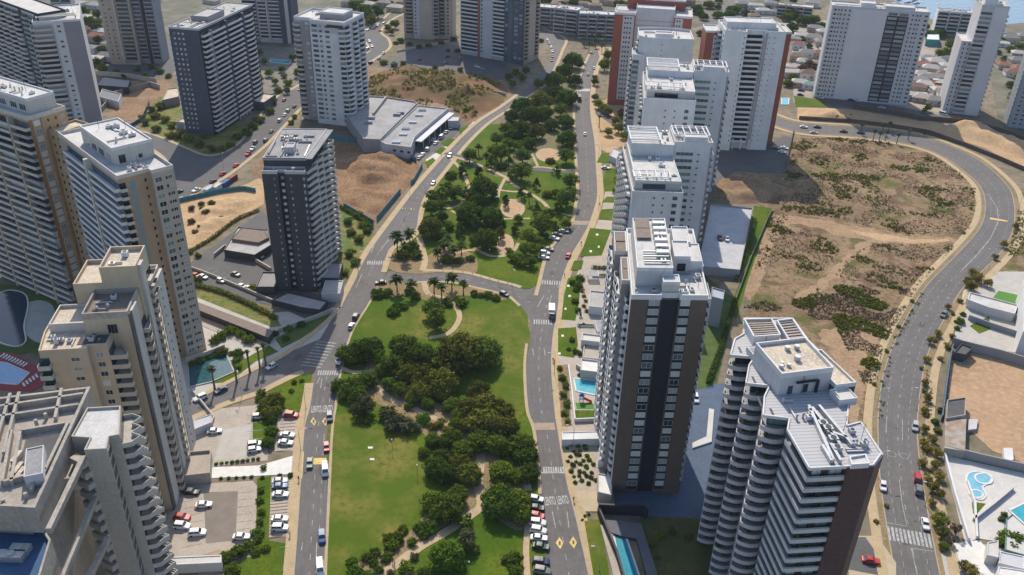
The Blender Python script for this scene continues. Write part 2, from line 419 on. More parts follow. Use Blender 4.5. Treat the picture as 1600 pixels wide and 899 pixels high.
for q in ((485.5, 645, 501, 644), (504, 644, 519, 643)): lettering(RA, 'LENTO', q[:2], q[2:], 3.2)
def diamond(r, c, sx, sy, inner=True):
    x, y = c
    a = f'{x},{y-sy} {x+sx},{y} {x+1.5},{y+sy} {x-sx},{y}'; o = area_mark(r, a, yellow, 'pedestrian_zone_mark')
    mb = MB(); mb.prism([(p.x, p.y) for p in pts(f'{x-1},{y-3} {x+2},{y-3} {x+2},{y+3} {x-1},{y+3}')], r.z - .01, r.z + .02); build(mb, 'pedestrian_symbol', asphalt2, o)
diamond(RB, (874, 849), 6, 9.5); diamond(RB, (895.5, 848), 6, 9.5)
diamond(RA, (489.5, 659), 4.5, 6.5); diamond(RA, (507.5, 659), 4.5, 6.5)
for c in ((631, 326), (644, 327)): diamond(RA, c, 3, 2.5)
zebra(RA, (573, 411), (601, 411), 3.2, 8)
zebra(RA, (496, 583), (529, 583), 2.6, 9)
zebra(RS, (484, 575), (512, 533), 7, 9, .4)
zebra(RB, (846, 441), (876, 443), 3.4, 8)
zebra(RB, (833, 503), (863, 504), 3.2, 8)
zebra(RB, (848, 734), (882, 734), 2.2, 9)
zebra(RF, (1386, 833), (1456, 846), 5.2, 11, .6)
for r, q in ((RA, '486,715 490,736 515,737 516,716'), (RA, '518,500 0,0')):
    if '0,0' not in q: area_mark(r, '490,716 512,716 511,726 489,726', yellow, 'speed_bump')
area_mark(RB, '827,661 866,661 868,672 829,672', paver, 'raised_crossing')
area_mark(RB, '897,345 922,346 917,352 893,351', paver, 'raised_crossing')
area_mark(RB, '903,139 922,139 922,143 903,143', marking, 'stop_line')
area_mark(RB, '846,738 884,738 885,740 846,740', marking, 'stop_line')
area_mark(RF, '1547,340 1574,345 1574,347 1547,343', yellow, 'speed_bump')
def ring(r, c, rad):
    p = at(*c); mb = MB(); n = 20
    for k in range(n):
        a0, a1 = 2 * math.pi * k / n, 2 * math.pi * (k + 1) / n
        mb.obox((p.x + rad * math.cos(a0), p.y + rad * math.sin(a0)), (p.x + rad * math.cos(a1), p.y + rad * math.sin(a1)), .12, r.z - .01, r.z + .012)
    build(mb, 'speed_limit_mark', marking, r.o)
ring(RF, (1393, 710), 1.3); ring(RF, (1413, 713), 1.3)
area_mark(RA, '467,706 475,706 472,748 466,748', yellow, 'no_parking_strip')

# --- park ground
LEVEL = [0]
def level():
    LEVEL[0] += 1; return LEVEL[0] * .0007
def patch(name, s, z, m, smooth=5, kind='structure', z0=-.2, rag=0.0):
    z += level()
    P = curve(s, smooth, closed=True) if smooth else pts(s)
    if rag:
        P = resample(P + [P[0]], 1.0); P = [p + (q - p) * (noise.fractal(p * .16, 1.0, 2.0, 4) * rag) for p, q in zip(P, offset(P, 1.0))]
    return sheet(name, [(p.x, p.y) for p in P], z0, z, m, kind=kind)
SW = RA.R; SE = RB.L
def between(y0, y1, A, B):
    a = [p for p in A if at(0, y0).y <= p.y <= at(0, y1).y]; b = [p for p in B if at(0, y0).y <= p.y <= at(0, y1).y]
    return a, b
a, b = between(950, 452, offset(RA.R, -.5), offset(RB.L, .4))
cr = [p for p in offset(RC.R, -.3) if p.x > at(592, 448).x and p.x < at(826, 492).x]
b = [p for p in b if p.y < at(0, 508).y]
sheet('park_lawn', [(p.x, p.y) for p in a + cr + b[::-1]], -.2, .12, lawnm)
a, b = between(418, 172, offset(RA.R, -2), offset(RB.L, 1.2))
cr = [p for p in offset(RC.L, .4) if p.x > at(606, 424).x and p.x < at(838, 448).x]
sheet('park_lawn', [(p.x, p.y) for p in cr + b + a[::-1]], -.2, .12, lawnm)
patch('dry_lawn', '514,660 560,650 610,668 655,700 668,740 655,790 630,830 560,860 528,899 512,925 509,899 512,790', .135, drylawn)
patch('dry_lawn', '705,520 740,480 800,478 828,520 822,570 820,640 790,650 770,600 790,560 770,530 735,525', .135, drylawn)
patch('dry_lawn', '572,500 620,482 660,478 690,498 680,530 640,528 590,530 565,520', .135, drylawn)
patch('park_soil', '600,899 640,860 690,825 735,805 742,770 715,760 690,790 660,810 620,850 560,880 535,915 560,940', .142, parksoil)
patch('park_soil', '700,690 740,680 770,700 800,740 820,700 822,770 815,830 760,800 735,790 715,740', .142, parksoil)
patch('park_soil', '585,560 640,600 700,640 740,650 760,640 740,700 680,690 650,668 610,640 570,620 570,580', .142, parksoil)
patch('park_soil', '600,410 615,392 650,378 668,400 690,420 668,428 620,426', .142, parksoil)
patch('park_soil', '665,405 700,385 740,400 745,425 720,428 680,424', .142, parksoil)
patch('park_soil', '595,444 650,443 735,450 790,462 780,470 720,462 700,475 665,470 640,462 600,465 585,460', .142, parksoil)
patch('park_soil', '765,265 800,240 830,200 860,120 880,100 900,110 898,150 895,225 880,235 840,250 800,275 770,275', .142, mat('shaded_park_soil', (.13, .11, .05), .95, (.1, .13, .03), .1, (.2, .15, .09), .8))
def path(name, s, w, z=.18, m=None):
    z += level()
    P = resample(curve(s, 8), 1.2); mb = MB(); strip_mb(mb, offset(P, w / 2), offset(P, -w / 2), z, 0, z0=0)
    return tag(build(mb, name, m or pathm), kind='structure')
for s, w in (('662,440 666,455 672,462', 2.2), ('672,462 695,467 712,480 718,496 710,513 695,524 668,529', 2.0), ('584,560 583,585 592,606 612,626 640,636 670,650 700,664 716,672', 2.0),
             ('534,576 550,582 570,582 584,578', 1.8), ('752,705 750,730 747,760 752,790 736,805 712,822 690,836 660,853 625,878 592,905 570,930', 2.6), ('700,664 715,690 735,702 752,705', 1.8),
             ('810,702 818,730 826,770', 2.0), ('826,800 822,860 826,930', 1.6), ('655,372 660,390 664,408 660,424', 2.6),
             ('700,243 712,256 722,268 730,285 732,297 722,318 700,326 680,322', 1.8), ('700,243 740,255 770,268 790,278 800,287 815,297 835,307 850,318 856,325', 2.0),
             ('790,278 780,298 778,312', 1.6), ('770,296 800,300 822,300', 1.6), ('740,388 765,400 790,400 803,392 810,380', 1.6), ('700,400 730,392 745,392', 1.6),
             ('830,262 850,262 880,266 902,266', 1.6), ('830,240 838,255 840,262', 1.4), ('856,325 880,335 897,338', 1.6), ('705,330 740,345 780,343 830,342', 1.4)): path('footpath', s, w)
path('park_lane', '808,262 850,266 880,268 905,266', 5.0, .16, asphalt2)
path('park_lane', '695,240 720,246 745,262', 3.5, .16, asphalt2)
def disc(name, c, rx, z, m, sq=1.0, n=28):
    z += level() + .02
    p = at(*c); mb = MB(); mb.prism([(p.x + rx * math.cos(2 * math.pi * k / n), p.y + rx * sq * math.sin(2 * math.pi * k / n)) for k in range(n)], -.2, z); return tag(build(mb, name, m), kind='structure')
disc('plaza', (801, 326), 5.8, .19, pathm, 1.8); disc('plaza_sand', (799, 326), 4.5, .2, mat('playground_sand', (.36, .23, .13), .95, (.42, .28, .17), .5), 1.8)
disc('plaza', (857, 243), 6.8, .19, pathm, 1.5); disc('plaza_sand', (857, 242), 5.2, .2, MATS['playground_sand'], 1.4)
disc('plaza', (789, 383), 3.9, .19, pathm, 2.6); disc('plaza_sand', (788, 383), 2.7, .2, MATS['playground_sand'], 2.8)

# --- ground of the surroundings
big = lambda n, s, z, m, sm=0, rag=0.0: patch(n, s, z, m, sm, rag=rag)
trackm = mat('track_soil', (.3, .2, .12), .95, (.23, .15, .09), .15, (.36, .26, .165), .8, bump=.4, bscale=1.2, spec=.1)
big('vacant_lot', '1112,285 1150,270 1225,275 1236,214 1330,214 1400,224 1440,234 1473,248 1505,271 1524,297 1530,322 1526,347 1504,377 1470,411 1436,449 1408,492 1386,536 1368,590 1361,650 1358,720 1330,760 1240,700 1150,520 1205,410 1195,325', .03, scrub)
big('sandy_track', '1232,338 1290,345 1330,352 1390,365 1440,371 1484,372 1482,379 1430,383 1370,378 1320,370 1270,355 1236,348', .05, trackm, 5, 2.6)
big('pale_track', '1330,360 1380,367 1440,374 1480,375 1470,379 1420,379 1370,375', .055, sandm, 5, 2.0)
big('sandy_track', '1350,378 1362,386 1330,410 1300,440 1270,462 1240,466 1262,450 1300,420 1325,395', .05, trackm, 5, 2.4)
big('sandy_track', '1165,430 1200,345 1225,340 1230,352 1210,380 1190,440 1170,470', .045, trackm, 5, 2.4)
big('sandy_clearing', '1280,525 1330,508 1372,512 1358,560 1345,640 1335,690 1322,640 1305,560', .045, trackm, 5, 2.6)
big('sand_bank', '1246,168 1300,170 1335,172 1440,190 1500,188 1560,205 1640,230 1640,290 1590,262 1540,232 1450,205 1400,198 1330,196 1246,190', .06, sandm)
big('roadside_ground', '1580,300 1640,300 1640,440 1540,440 1575,400 1592,360 1594,320', .04, scrub)
big('grass_strip', '1178,322 1207,326 1168,440 1150,500 1140,480 1165,420', .07, lawnm)
big('dug_site', '520,222 600,232 650,250 658,264 640,290 585,348 545,330 530,322 520,290', .04, darksoil)
big('sand_lot', '280,318 340,300 380,290 408,280 412,318 400,326 290,398 284,360', .04, sandm, 4)
big('parking_court', '292,415 410,330 430,350 440,440 520,470 515,490 480,500 430,478 380,470 300,436', .05, asphalt2)
big('grass_slope', '536,330 580,350 583,372 540,440 520,470 515,430', .07, mat('rough_grass', (.09, .13, .02), .95, (.2, .16, .05), .12, (.05, .09, .015), .6))
big('courtyard', '300,440 420,490 530,480 500,530 430,560 400,576 360,597 300,628 250,600 270,500', .045, concrete)
big('garden_bed', '300,440 345,452 430,495 440,510 425,512 300,462', .08, MATS['rough_grass'])
big('garden_lawn', '360,597 400,565 435,550 420,540 385,560 340,575 330,600', .09, lawnm)
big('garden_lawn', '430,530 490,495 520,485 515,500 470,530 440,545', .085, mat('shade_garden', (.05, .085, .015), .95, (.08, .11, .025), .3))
big('front_garden', '395,650 420,612 455,590 488,584 484,612 472,660 450,640 425,640 418,690 395,700', .085, lawnm)
big('parking_court', '300,650 330,640 420,632 418,720 380,724 290,735 280,690', .05, pinkpave)
big('parking_court', '255,760 395,752 402,760 398,870 255,885', .05, pinkpave)
big('parking_aisle', '348,672 392,664 386,716 335,720', .058, concrete)
big('parking_aisle', '318,770 372,768 368,845 322,850', .058, mat('brown_asphalt', (.2, .17, .145), .9, (.17, .145, .12), .3))
big('entrance_ramp', '322,731 404,728 464,711 462,741 405,744 324,748', .075, whitepave)
big('side_garden', '402,748 424,744 420,845 448,850 442,945 350,945 370,880 400,868', .085, lawnm)
big('parking_strip', '434,640 470,640 462,706 428,706', .062, pinkpave)
big('parking_strip', '424,746 456,746 450,840 420,840', .062, pinkpave)
big('entrance_walk', '310,870 345,858 348,945 308,945', .07, paver)
big('west_forecourt', '590,105 640,78 700,70 770,78 800,110 790,125 720,125 640,112', .045, asphalt2)
big('hill_ground', '560,110 640,100 720,112 790,125 800,150 745,190 715,200 700,175 565,160', .04, soil)
big('retail_yard', '640,245 700,170 735,178 722,200 700,222 672,240 655,250', .05, asphalt2)
big('roadside_lawn', '665,250 680,240 708,222 740,190 744,194 712,226 690,250 672,262', .07, palecon)
for s in ('688,224 702,216 713,219 700,231', '678,238 690,230 700,233 690,243', '664,254 676,247 682,252 668,263', '716,203 730,196 733,200 719,210'): big('grass_bed', s, .1, lawnm)
big('construction_yard', '150,120 260,118 275,150 235,185 190,190 160,160', .04, soil)
big('dry_bank', '215,195 250,150 290,165 300,205 400,190 405,200 372,224 350,238 320,241 285,228 250,213', .06, MATS['rough_grass'])
big('lower_yard', '120,60 280,60 270,120 180,130 150,110', .05, asphalt2)
big('pool_court', '400,70 470,80 470,140 410,150', .05, mat('court_paving', (.19, .16, .135), .9, (.14, .12, .1), .15, (.09, .1, .045), .25))
# east of the avenue
big('tower_garden_ground', '872,505 884,470 905,420 940,330 955,250 960,300 950,500 945,770 905,765 880,690 872,600', .1, pinkpave)
for s in ('877,500 881,465 887,436 908,428 905,470 899,502', '872,556 872,514 900,512 903,540 897,560', '906,402 922,357 955,360 940,400', '935,344 940,328 968,326 966,346', '940,317 948,308 975,308 972,318', '891,424 897,408 912,408 908,422', '932,255 940,240 952,240 953,255', '942,282 948,262 968,266 966,300 945,300'): big('garden_lawn', s, .125, lawnm)
big('cactus_bed', '879,690 926,690 934,768 902,766', .125, mat('pale_gravel', (.36, .3, .23), .95, (.42, .36, .28), 1.0, (.28, .23, .17), 3))
big('shrub_bed', '870,572 888,570 892,660 878,668', .125, parksoil)
big('driveway', '896,766 958,768 962,800 915,800', .11, mat('tan_driveway', (.42, .34, .23), .9, (.37, .3, .2), .3))
big('roadside_grass', '913,815 938,812 960,945 935,945', .12, drylawn)
big('tower_court', '955,762 1060,775 1070,600 1130,600 1160,640 1180,800 1110,812 960,806', .06, mat('shade_blue_paving', (.07, .1, .155), .85, (.06, .085, .13), .2, (.09, .12, .175), 1.2))  # blue of the tower's shade put into the paving colour, with blue paint
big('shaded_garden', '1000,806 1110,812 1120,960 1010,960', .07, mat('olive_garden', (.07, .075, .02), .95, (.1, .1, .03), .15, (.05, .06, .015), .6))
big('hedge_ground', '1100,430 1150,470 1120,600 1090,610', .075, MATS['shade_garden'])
big('tower_yard', '1100,240 1190,230 1225,212 1240,215 1228,272 1150,268 1100,300', .05, asphalt2)
big('junction_ground', '925,165 960,150 990,165 1000,215 950,240 930,230', .06, sandm)
path('side_lane', '925,172 945,182 965,195 985,205', 7, .075, asphalt2)
big('far_court', '930,70 985,72 975,90 938,92', .05, sandm)
# right edge
big('dirt_lot', '1486,548 1540,556 1640,580 1640,740 1550,705 1480,640', .05, mat('orange_soil', (.37, .235, .135), .95, (.29, .185, .11), .05, (.43, .29, .18), .5, bump=.4, bscale=1))
big('pool_terrace', '1474,712 1600,740 1640,750 1640,860 1528,842 1508,850', .09, palecon)
big('villa_garden', '1505,455 1560,425 1640,425 1640,560 1545,545 1490,530', .06, concrete)
big('drive_apron', '1335,838 1370,838 1400,880 1400,945 1330,945 1325,880', .07, mat('tan_drive', (.42, .34, .23), .9, (.37, .3, .2), .3))
big('drive_court', '1325,840 1352,840 1380,880 1375,900 1322,890', .085, asphalt2)
big('corner_garden', '1470,865 1530,850 1640,870 1640,960 1490,960', .06, concrete)
big('beach_town_ground', '1236,30 1460,40 1480,190 1290,165 1240,160', .02, mat('town_ground', (.3, .26, .21), .95, (.2, .18, .14), .08, (.36, .31, .25), .6))
big('far_forecourt', '1270,148 1420,170 1500,188 1490,196 1435,186 1330,170 1268,162', .075, asphalt2)
big('pool_lawn', '1240,150 1290,158 1292,167 1244,168', .08, lawnm)
far_ground = mat('far_town_ground', (.1, .1, .07), .95, (.19, .165, .13), .05, (.045, .06, .022), .1)
big('far_town', '-200,70 60,40 120,112 160,116 262,72 300,66 400,70 470,76 548,64 600,30 640,30 700,20 830,40 960,66 1100,40 1240,30 1330,-6 1330,-40 -200,-40', .012, far_ground)
big('far_town', '1535,46 1640,40 1640,232 1590,214 1560,190', .012, far_ground)
path('far_street', '130,110 142,60 165,25 200,5', 8, .03, asphalt); path('far_street', '1108,40 1120,20 1140,8 1150,-5', 9, .03, asphalt); path('far_street', '1165,25 1160,8 1175,-6', 12, .032, asphalt)
def bays(o, a, b, n, depth, m=None, w=.12):
    a, b = at(*a), at(*b); t = (b - a).normalized(); q = Vector((-t.y, t.x, 0)) * depth
    for k in range(n + 1):
        p = a.lerp(b, k / n); mb = MB(); mb.obox(p, p + q, w, .08, .145); build(mb, 'bay_line', m or marking, o)
bayd = mat('bay_line_brown', (.17, .12, .09), .9)
PS = [o for o in bpy.data.objects if o.name.startswith('parking_strip')]; PC = [o for o in bpy.data.objects if o.name.startswith('parking_court')]
bays(PS[0], (464, 642), (457, 704), 12, -4.6, bayd, .3); bays(PS[1], (453, 748), (447, 838), 18, -4.8, bayd, .3)
bays(PC[1], (386, 650), (383, 716), 5, 4.8); bays(PC[2], (316, 768), (316, 850), 7, -5); bays(PC[2], (395, 768), (392, 850), 7, -4.5); bays(PC[0], (318, 426), (425, 470), 11, 4.6)
mrg = random.Random(31); mhm = mat('manhole_iron', (.045, .043, .042), .6); repair = mat('asphalt_repair', (.075, .072, .072), .95, (.09, .086, .085), .6)
for r in (RA, RB, RF, RC, RS, RD):
    for k in range(5 if r in (RA, RB, RF) else 2):
        c = mrg.choice(r.C[8:-8]) + Vector((mrg.uniform(-2, 2), mrg.uniform(-1, 1), 0)); mb = MB(); mb.cyl(c.x, c.y, r.z - .01, r.z + .008, .42, n=12); build(mb, 'manhole_cover', mhm, r.o)
        i = mrg.randrange(8, len(r.C) - 8); c = r.C[i] + Vector((mrg.uniform(-2, 2), 0, 0)); t = (r.C[i + 1] - r.C[i]).normalized(); L = mrg.uniform(1.5, 6)
        mb = MB(); mb.obox(c, c + t * L, mrg.uniform(.8, 2.2), r.z - .02, r.z + .005 + k * .0008); build(mb, 'asphalt_patch', repair, r.o)
wear = mat('tyre_worn_asphalt', (.11, .101, .097), .85, (.125, .115, .11), .25, (.098, .09, .087), .06)
for r, offs in ((RA, (-3.1, -1.4, 1.2, 2.9)), (RB, (-2.7, -1.1, 1.1, 2.7)), (RF, (-3.4, -1.9, 1.9, 3.4))):
    for k, d in enumerate(offs):
        P = offset(r.C, d); mb = MB(); L = [p + (q - p) * (.38 + .22 * noise.fractal(p * .05, 1, 2, 3)) for p, q in zip(P, offset(P, 1.0))]; Q = [p - (q - p) * (.38 + .22 * noise.fractal(p * .05 + Vector((9, 0, 0)), 1, 2, 3)) for p, q in zip(P, offset(P, 1.0))]
        strip_mb(mb, L[4:-4], Q[4:-4], r.z + .0025 + k * .0006); build(mb, 'tyre_track', wear, r.o)
# the sea
sea = bpy.data.materials.new('sea_water'); sea.use_nodes = True
_b = sea.node_tree.nodes['Principled BSDF']; _b.inputs['Base Color'].default_value = (.05, .12, .19, 1); _b.inputs['Roughness'].default_value = .25
_n = sea.node_tree.nodes.new('ShaderNodeTexNoise'); _n.inputs['Scale'].default_value = .15; _n.inputs['Detail'].default_value = 5
_k = sea.node_tree.nodes.new('ShaderNodeBump'); _k.inputs['Strength'].default_value = .5; _k.inputs['Distance'].default_value = 1.0
_g = sea.node_tree.nodes.new('ShaderNodeNewGeometry'); sea.node_tree.links.new(_g.outputs['Position'], _n.inputs['Vector'])
sea.node_tree.links.new(_n.outputs['Fac'], _k.inputs['Height']); sea.node_tree.links.new(_k.outputs[0], _b.inputs['Normal'])
shore = pts('1330,-12 1400,2 1440,22 1470,38 1530,42 1620,34 1760,30')
sheet('sea', [(p.x, p.y) for p in shore] + [(5900, 900), (5900, 8800), (300, 8800)], -.5, .03, sea)

# --- mounds and banks
def mound(name, s, h, m, seed=0, step=2.0, rough=.35, edge=6.0, z=.03):
    P = [(p.x, p.y) for p in curve(s, 5, closed=True)]
    xs = [p[0] for p in P]; ys = [p[1] for p in P]
    nx = int((max(xs) - min(xs)) / step) + 2; ny = int((max(ys) - min(ys)) / step) + 2
    mb = MB(); idx = {}
    def dist(x, y):
        best = 1e9
        for a, b in zip(P, P[1:] + P[:1]):
            dx, dy = b[0] - a[0], b[1] - a[1]; t = max(0, min(1, ((x - a[0]) * dx + (y - a[1]) * dy) / (dx * dx + dy * dy + 1e-9)))
            best = min(best, math.hypot(x - a[0] - t * dx, y - a[1] - t * dy))
        return best
    for j in range(ny):
        for i in range(nx):
            x, y = min(xs) + i * step, min(ys) + j * step
            ins = inside((x, y), P); d = dist(x, y)
            t = min(1, d / edge) if ins else 0
            t = t * t * (3 - 2 * t)
            q = Vector((x * .09 + seed, y * .09, seed * 3.1))
            zz = h * t * (1 - rough + rough * 1.6 * noise.fractal(q, 1.0, 2.0, 4)) if ins else -.4
            if not ins and d > step * 1.5: continue
            idx[i, j] = len(mb.v); mb.v.append((x, y, zz + (z if ins else 0)))
    for j in range(ny - 1):
        for i in range(nx - 1):
            k = [(i, j), (i + 1, j), (i + 1, j + 1), (i, j + 1)]
            if all(q in idx for q in k): mb.f.append(tuple(idx[q] for q in k)); mb.m.append(0)
    o = tag(build(mb, name, m, smooth=True), kind='structure'); return o
hillm = mat('hill_soil', (.2, .122, .065), .95, (.1, .085, .03), .035, (.15, .07, .042), .12, bump=.6, bscale=1, spec=.1, detail=6)
mound('dune_hill', '566,150 580,118 630,104 700,112 760,118 792,135 790,160 740,188 712,190 700,168 640,158 600,158', 8, hillm, 1, 2.5, .25, 26)
mound('earth_mound', '535,262 560,240 620,240 640,258 628,282 590,290 555,285', 5.0, darksoil, 2, 1.5, .35, 10)
mound('earth_bank', '530,300 560,292 600,300 620,298 590,335 560,326 535,318', 2.0, darksoil, 3, 1.5, .3, 6)
mound('earth_mound', '1116,300 1125,278 1165,275 1200,285 1210,305 1190,318 1140,318', 3.5, soil, 4, 1.5, .4, 7)
mound('sand_mound', '292,385 296,340 330,312 375,306 405,312 380,335 330,370', 3.0, sandm, 5, 1.5, .5, 8)
mound('sand_ridge', '1250,185 1262,172 1320,172 1338,180 1420,196 1470,196 1520,194 1570,210 1620,232 1600,250 1540,226 1450,202 1380,195 1300,190', 4.5, sandm, 6, 2.5, .3, 8)
mound('earth_bank', '392,262 420,235 440,225 470,222 455,250 420,270 400,280', 2.5, soil, 7, 1.5, .6, 5)
# ---------------------------------------------------------------- foliage helpers
def leafm(name, c1, c2, rough=.9):
    """leaves: colour varies from leaf to leaf, from crown to crown; some light passes through"""
    if name in MATS: return MATS[name]
    m = bpy.data.materials.new(name); m.use_nodes = True; MATS[name] = m; nt = m.node_tree; b = nt.nodes['Principled BSDF']
    b.inputs['Roughness'].default_value = rough; b.inputs['Specular IOR Level'].default_value = .08
    g = nt.nodes.new('ShaderNodeNewGeometry'); oi = nt.nodes.new('ShaderNodeObjectInfo')
    x = nt.nodes.new('ShaderNodeMix'); x.data_type = 'RGBA'; x.inputs[6].default_value = (*c1, 1); x.inputs[7].default_value = (*c2, 1)
    nt.links.new(g.outputs['Random Per Island'], x.inputs[0])
    r = nt.nodes.new('ShaderNodeMapRange'); r.inputs[3].default_value = .72; r.inputs[4].default_value = 1.25; nt.links.new(oi.outputs['Random'], r.inputs[0])
    h = nt.nodes.new('ShaderNodeHueSaturation'); nt.links.new(x.outputs[2], h.inputs['Color']); nt.links.new(r.outputs[0], h.inputs['Value'])
    nt.links.new(h.outputs[0], b.inputs['Base Color'])
    t = nt.nodes.new('ShaderNodeBsdfTranslucent'); nt.links.new(h.outputs[0], t.inputs['Color'])
    ms = nt.nodes.new('ShaderNodeMixShader'); ms.inputs[0].default_value = .22
    nt.links.new(b.outputs[0], ms.inputs[1]); nt.links.new(t.outputs[0], ms.inputs[2])
    nt.links.new(ms.outputs[0], nt.nodes['Material Output'].inputs[0])
    return m
def rnd_dir(rg):
    z = rg.uniform(-1, 1); a = rg.uniform(0, 6.2832); q = math.sqrt(1 - z * z); return Vector((q * math.cos(a), q * math.sin(a), z))
def add_leaf(mb, p, nrm, s, rg):
    u = nrm.cross(rnd_dir(rg))
    if u.length < 1e-3: u = nrm.cross(Vector((1, 0, 0)))
    u.normalize(); w = nrm.cross(u)
    a = s * rg.uniform(.7, 1.3); b = a * rg.uniform(.55, .9)
    mb.quad(p - u * a, p - w * b - nrm * a * .2, p + u * a, p + w * b - nrm * a * .2)
def leaf_ball(r, n, seed, size=.22):
    rg = random.Random(seed); mb = MB()
    for k in range(n):
        d = rnd_dir(rg); add_leaf(mb, d * r * rg.uniform(.6, 1.0), (d + rnd_dir(rg) * .6).normalized(), size, rg)
    return mb
def crown_mb(seed, clumps, n, leaf, flat=1.0, shape='round', cs=(.3, .5)):
    """crown of unit radius standing on z = 0: leaf clumps spread through its volume, gaps between them"""
    rg = random.Random(seed); mb = MB(); C = []
    for k in range(clumps):
        for _ in range(40):
            d = rnd_dir(rg)
            if shape == 'cone':
                z = rg.random() ** 1.3; rad = (1 - z) * .75 + .12; a = rg.uniform(0, 6.28); q = math.sqrt(rg.random())
                p = Vector((rad * q * math.cos(a), rad * q * math.sin(a), z * 2.0 + .15)); rr = rg.uniform(*cs) * (.55 + .45 * (1 - z))
            elif shape == 'dome':
                p = d * rg.uniform(.45, .78); p.z = abs(p.z) * flat; p.z += .25; rr = rg.uniform(*cs)
            else:
                p = d * (rg.random() ** .4) * .72; p.z = p.z * flat + flat; rr = rg.uniform(*cs)
            if all((p - c).length > (rr + r2) * .42 for c, r2 in C): break
        C.append((p, rr))
    for k in range(n):
        c, rr = C[k % len(C)]
        d = rnd_dir(rg); q = d * rr * (rg.random() ** .33) * (rg.uniform(1.0, 1.4) if rg.random() < .09 else 1.0)
        q.z *= .8
        nn = (d * .9 + rnd_dir(rg) * .7 + Vector((0, 0, .35))).normalized()
        add_leaf(mb, c + q, nn, leaf, rg)
    return mb
# ================================================================ buildings
white = mat('white_render', (.6, .595, .6), .85, (.53, .525, .53), .15, coord='obj', streak=.78)
offwhite = mat('offwhite_render', (.5, .47, .43), .85, (.44, .41, .375), .15, coord='obj', streak=.78)
cream = mat('cream_render', (.47, .385, .275), .85, (.42, .34, .245), .15, coord='obj', streak=.78)
beige = mat('beige_render', (.37, .31, .25), .85, (.325, .27, .215), .15, coord='obj', streak=.78)
ochre = mat('ochre_render', (.42, .29, .165), .85, (.36, .25, .14), .2, coord='obj', streak=.78)
greyw = mat('grey_render', (.3, .28, .285), .85, (.265, .25, .255), .12, coord='obj', streak=.78)
lightgrey = mat('light_grey_render', (.47, .46, .475), .85, (.42, .41, .425), .12, coord='obj', streak=.78)
brown = mat('brown_cladding', (.125, .095, .078), .75, (.108, .082, .067), .4, coord='obj')
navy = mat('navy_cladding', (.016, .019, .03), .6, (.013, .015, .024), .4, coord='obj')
slate = mat('slate_blue_cladding', (.06, .075, .105), .6, (.05, .062, .088), .3, coord='obj')
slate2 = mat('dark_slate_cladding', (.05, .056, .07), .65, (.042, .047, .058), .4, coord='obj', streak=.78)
maroon = mat('maroon_tiles', (.075, .048, .046), .6, (.058, .036, .036), 1.2, coord='obj')
brick = mat('red_brick', (.3, .095, .06), .85, (.25, .08, .052), .5, coord='obj', streak=.78)
roofm = mat('roof_membrane', (.36, .345, .33), .9, (.27, .26, .25), .2, (.42, .4, .38), 1.5)
roofw = mat('roof_white', (.48, .465, .445), .9, (.37, .355, .335), .2, (.53, .515, .495), 1.5)
roofc = mat('roof_cream', (.47, .4, .31), .9, (.36, .3, .235), .25, (.6, .52, .42), 1.5)
roofg = mat('roof_grey', (.24, .235, .235), .9, (.2, .195, .195), .2, (.29, .28, .28), 1.5)
roofd = mat('roof_dark', (.075, .072, .075), .9, (.1, .095, .09), .3)
brownroof = mat('roof_brown', (.165, .13, .11), .9, (.2, .16, .135), .8)
rawcon = mat('raw_concrete', (.33, .295, .255), .9, (.26, .23, .2), .2, (.38, .34, .3), 1.2, coord='obj', streak=.78)
ribroof = stripes('ribbed_roof', (.37, .365, .375), (.26, .255, .265), 1.0, .72, 1)
slatm = stripes('slat_boards', (.35, .3, .27), (.22, .19, .17), .55, .5, 1)
metal = mat('galvanised', (.45, .46, .47), .45, (.38, .39, .4), 2, metal=.6, spec=.5)
darkmetal = mat('dark_metal', (.04, .042, .045), .5)
wframe = mat('window_frame_white', (.6, .6, .6), .6); dframe = mat('window_frame_dark', (.05, .052, .056), .5); gframe = mat('window_frame_grey', (.2, .2, .2), .6)
glassd = glass('window_glass', (.018, .024, .032), (.3, .31, .32), .28)
glassb = glass('window_glass_blue', (.025, .045, .07), (.22, .28, .33), .25)
glassg = glass('window_glass_green', (.02, .07, .06), (.13, .22, .19), .3)
glassp = glass('window_glass_pale', (.2, .25, .25), (.52, .54, .53), .55, .15)
glassk = glass('window_glass_black', (.012, .014, .018), (.05, .06, .07), .3)
railm = bpy.data.materials.new('balcony_glass'); railm.use_nodes = True
_b = railm.node_tree.nodes['Principled BSDF']; _b.inputs['Base Color'].default_value = (.3, .38, .4, 1); _b.inputs['Roughness'].default_value = .08; _b.inputs['Alpha'].default_value = .5
woodm = mat('wood_screen', (.2, .12, .06), .7, (.15, .09, .05), 2, coord='obj')

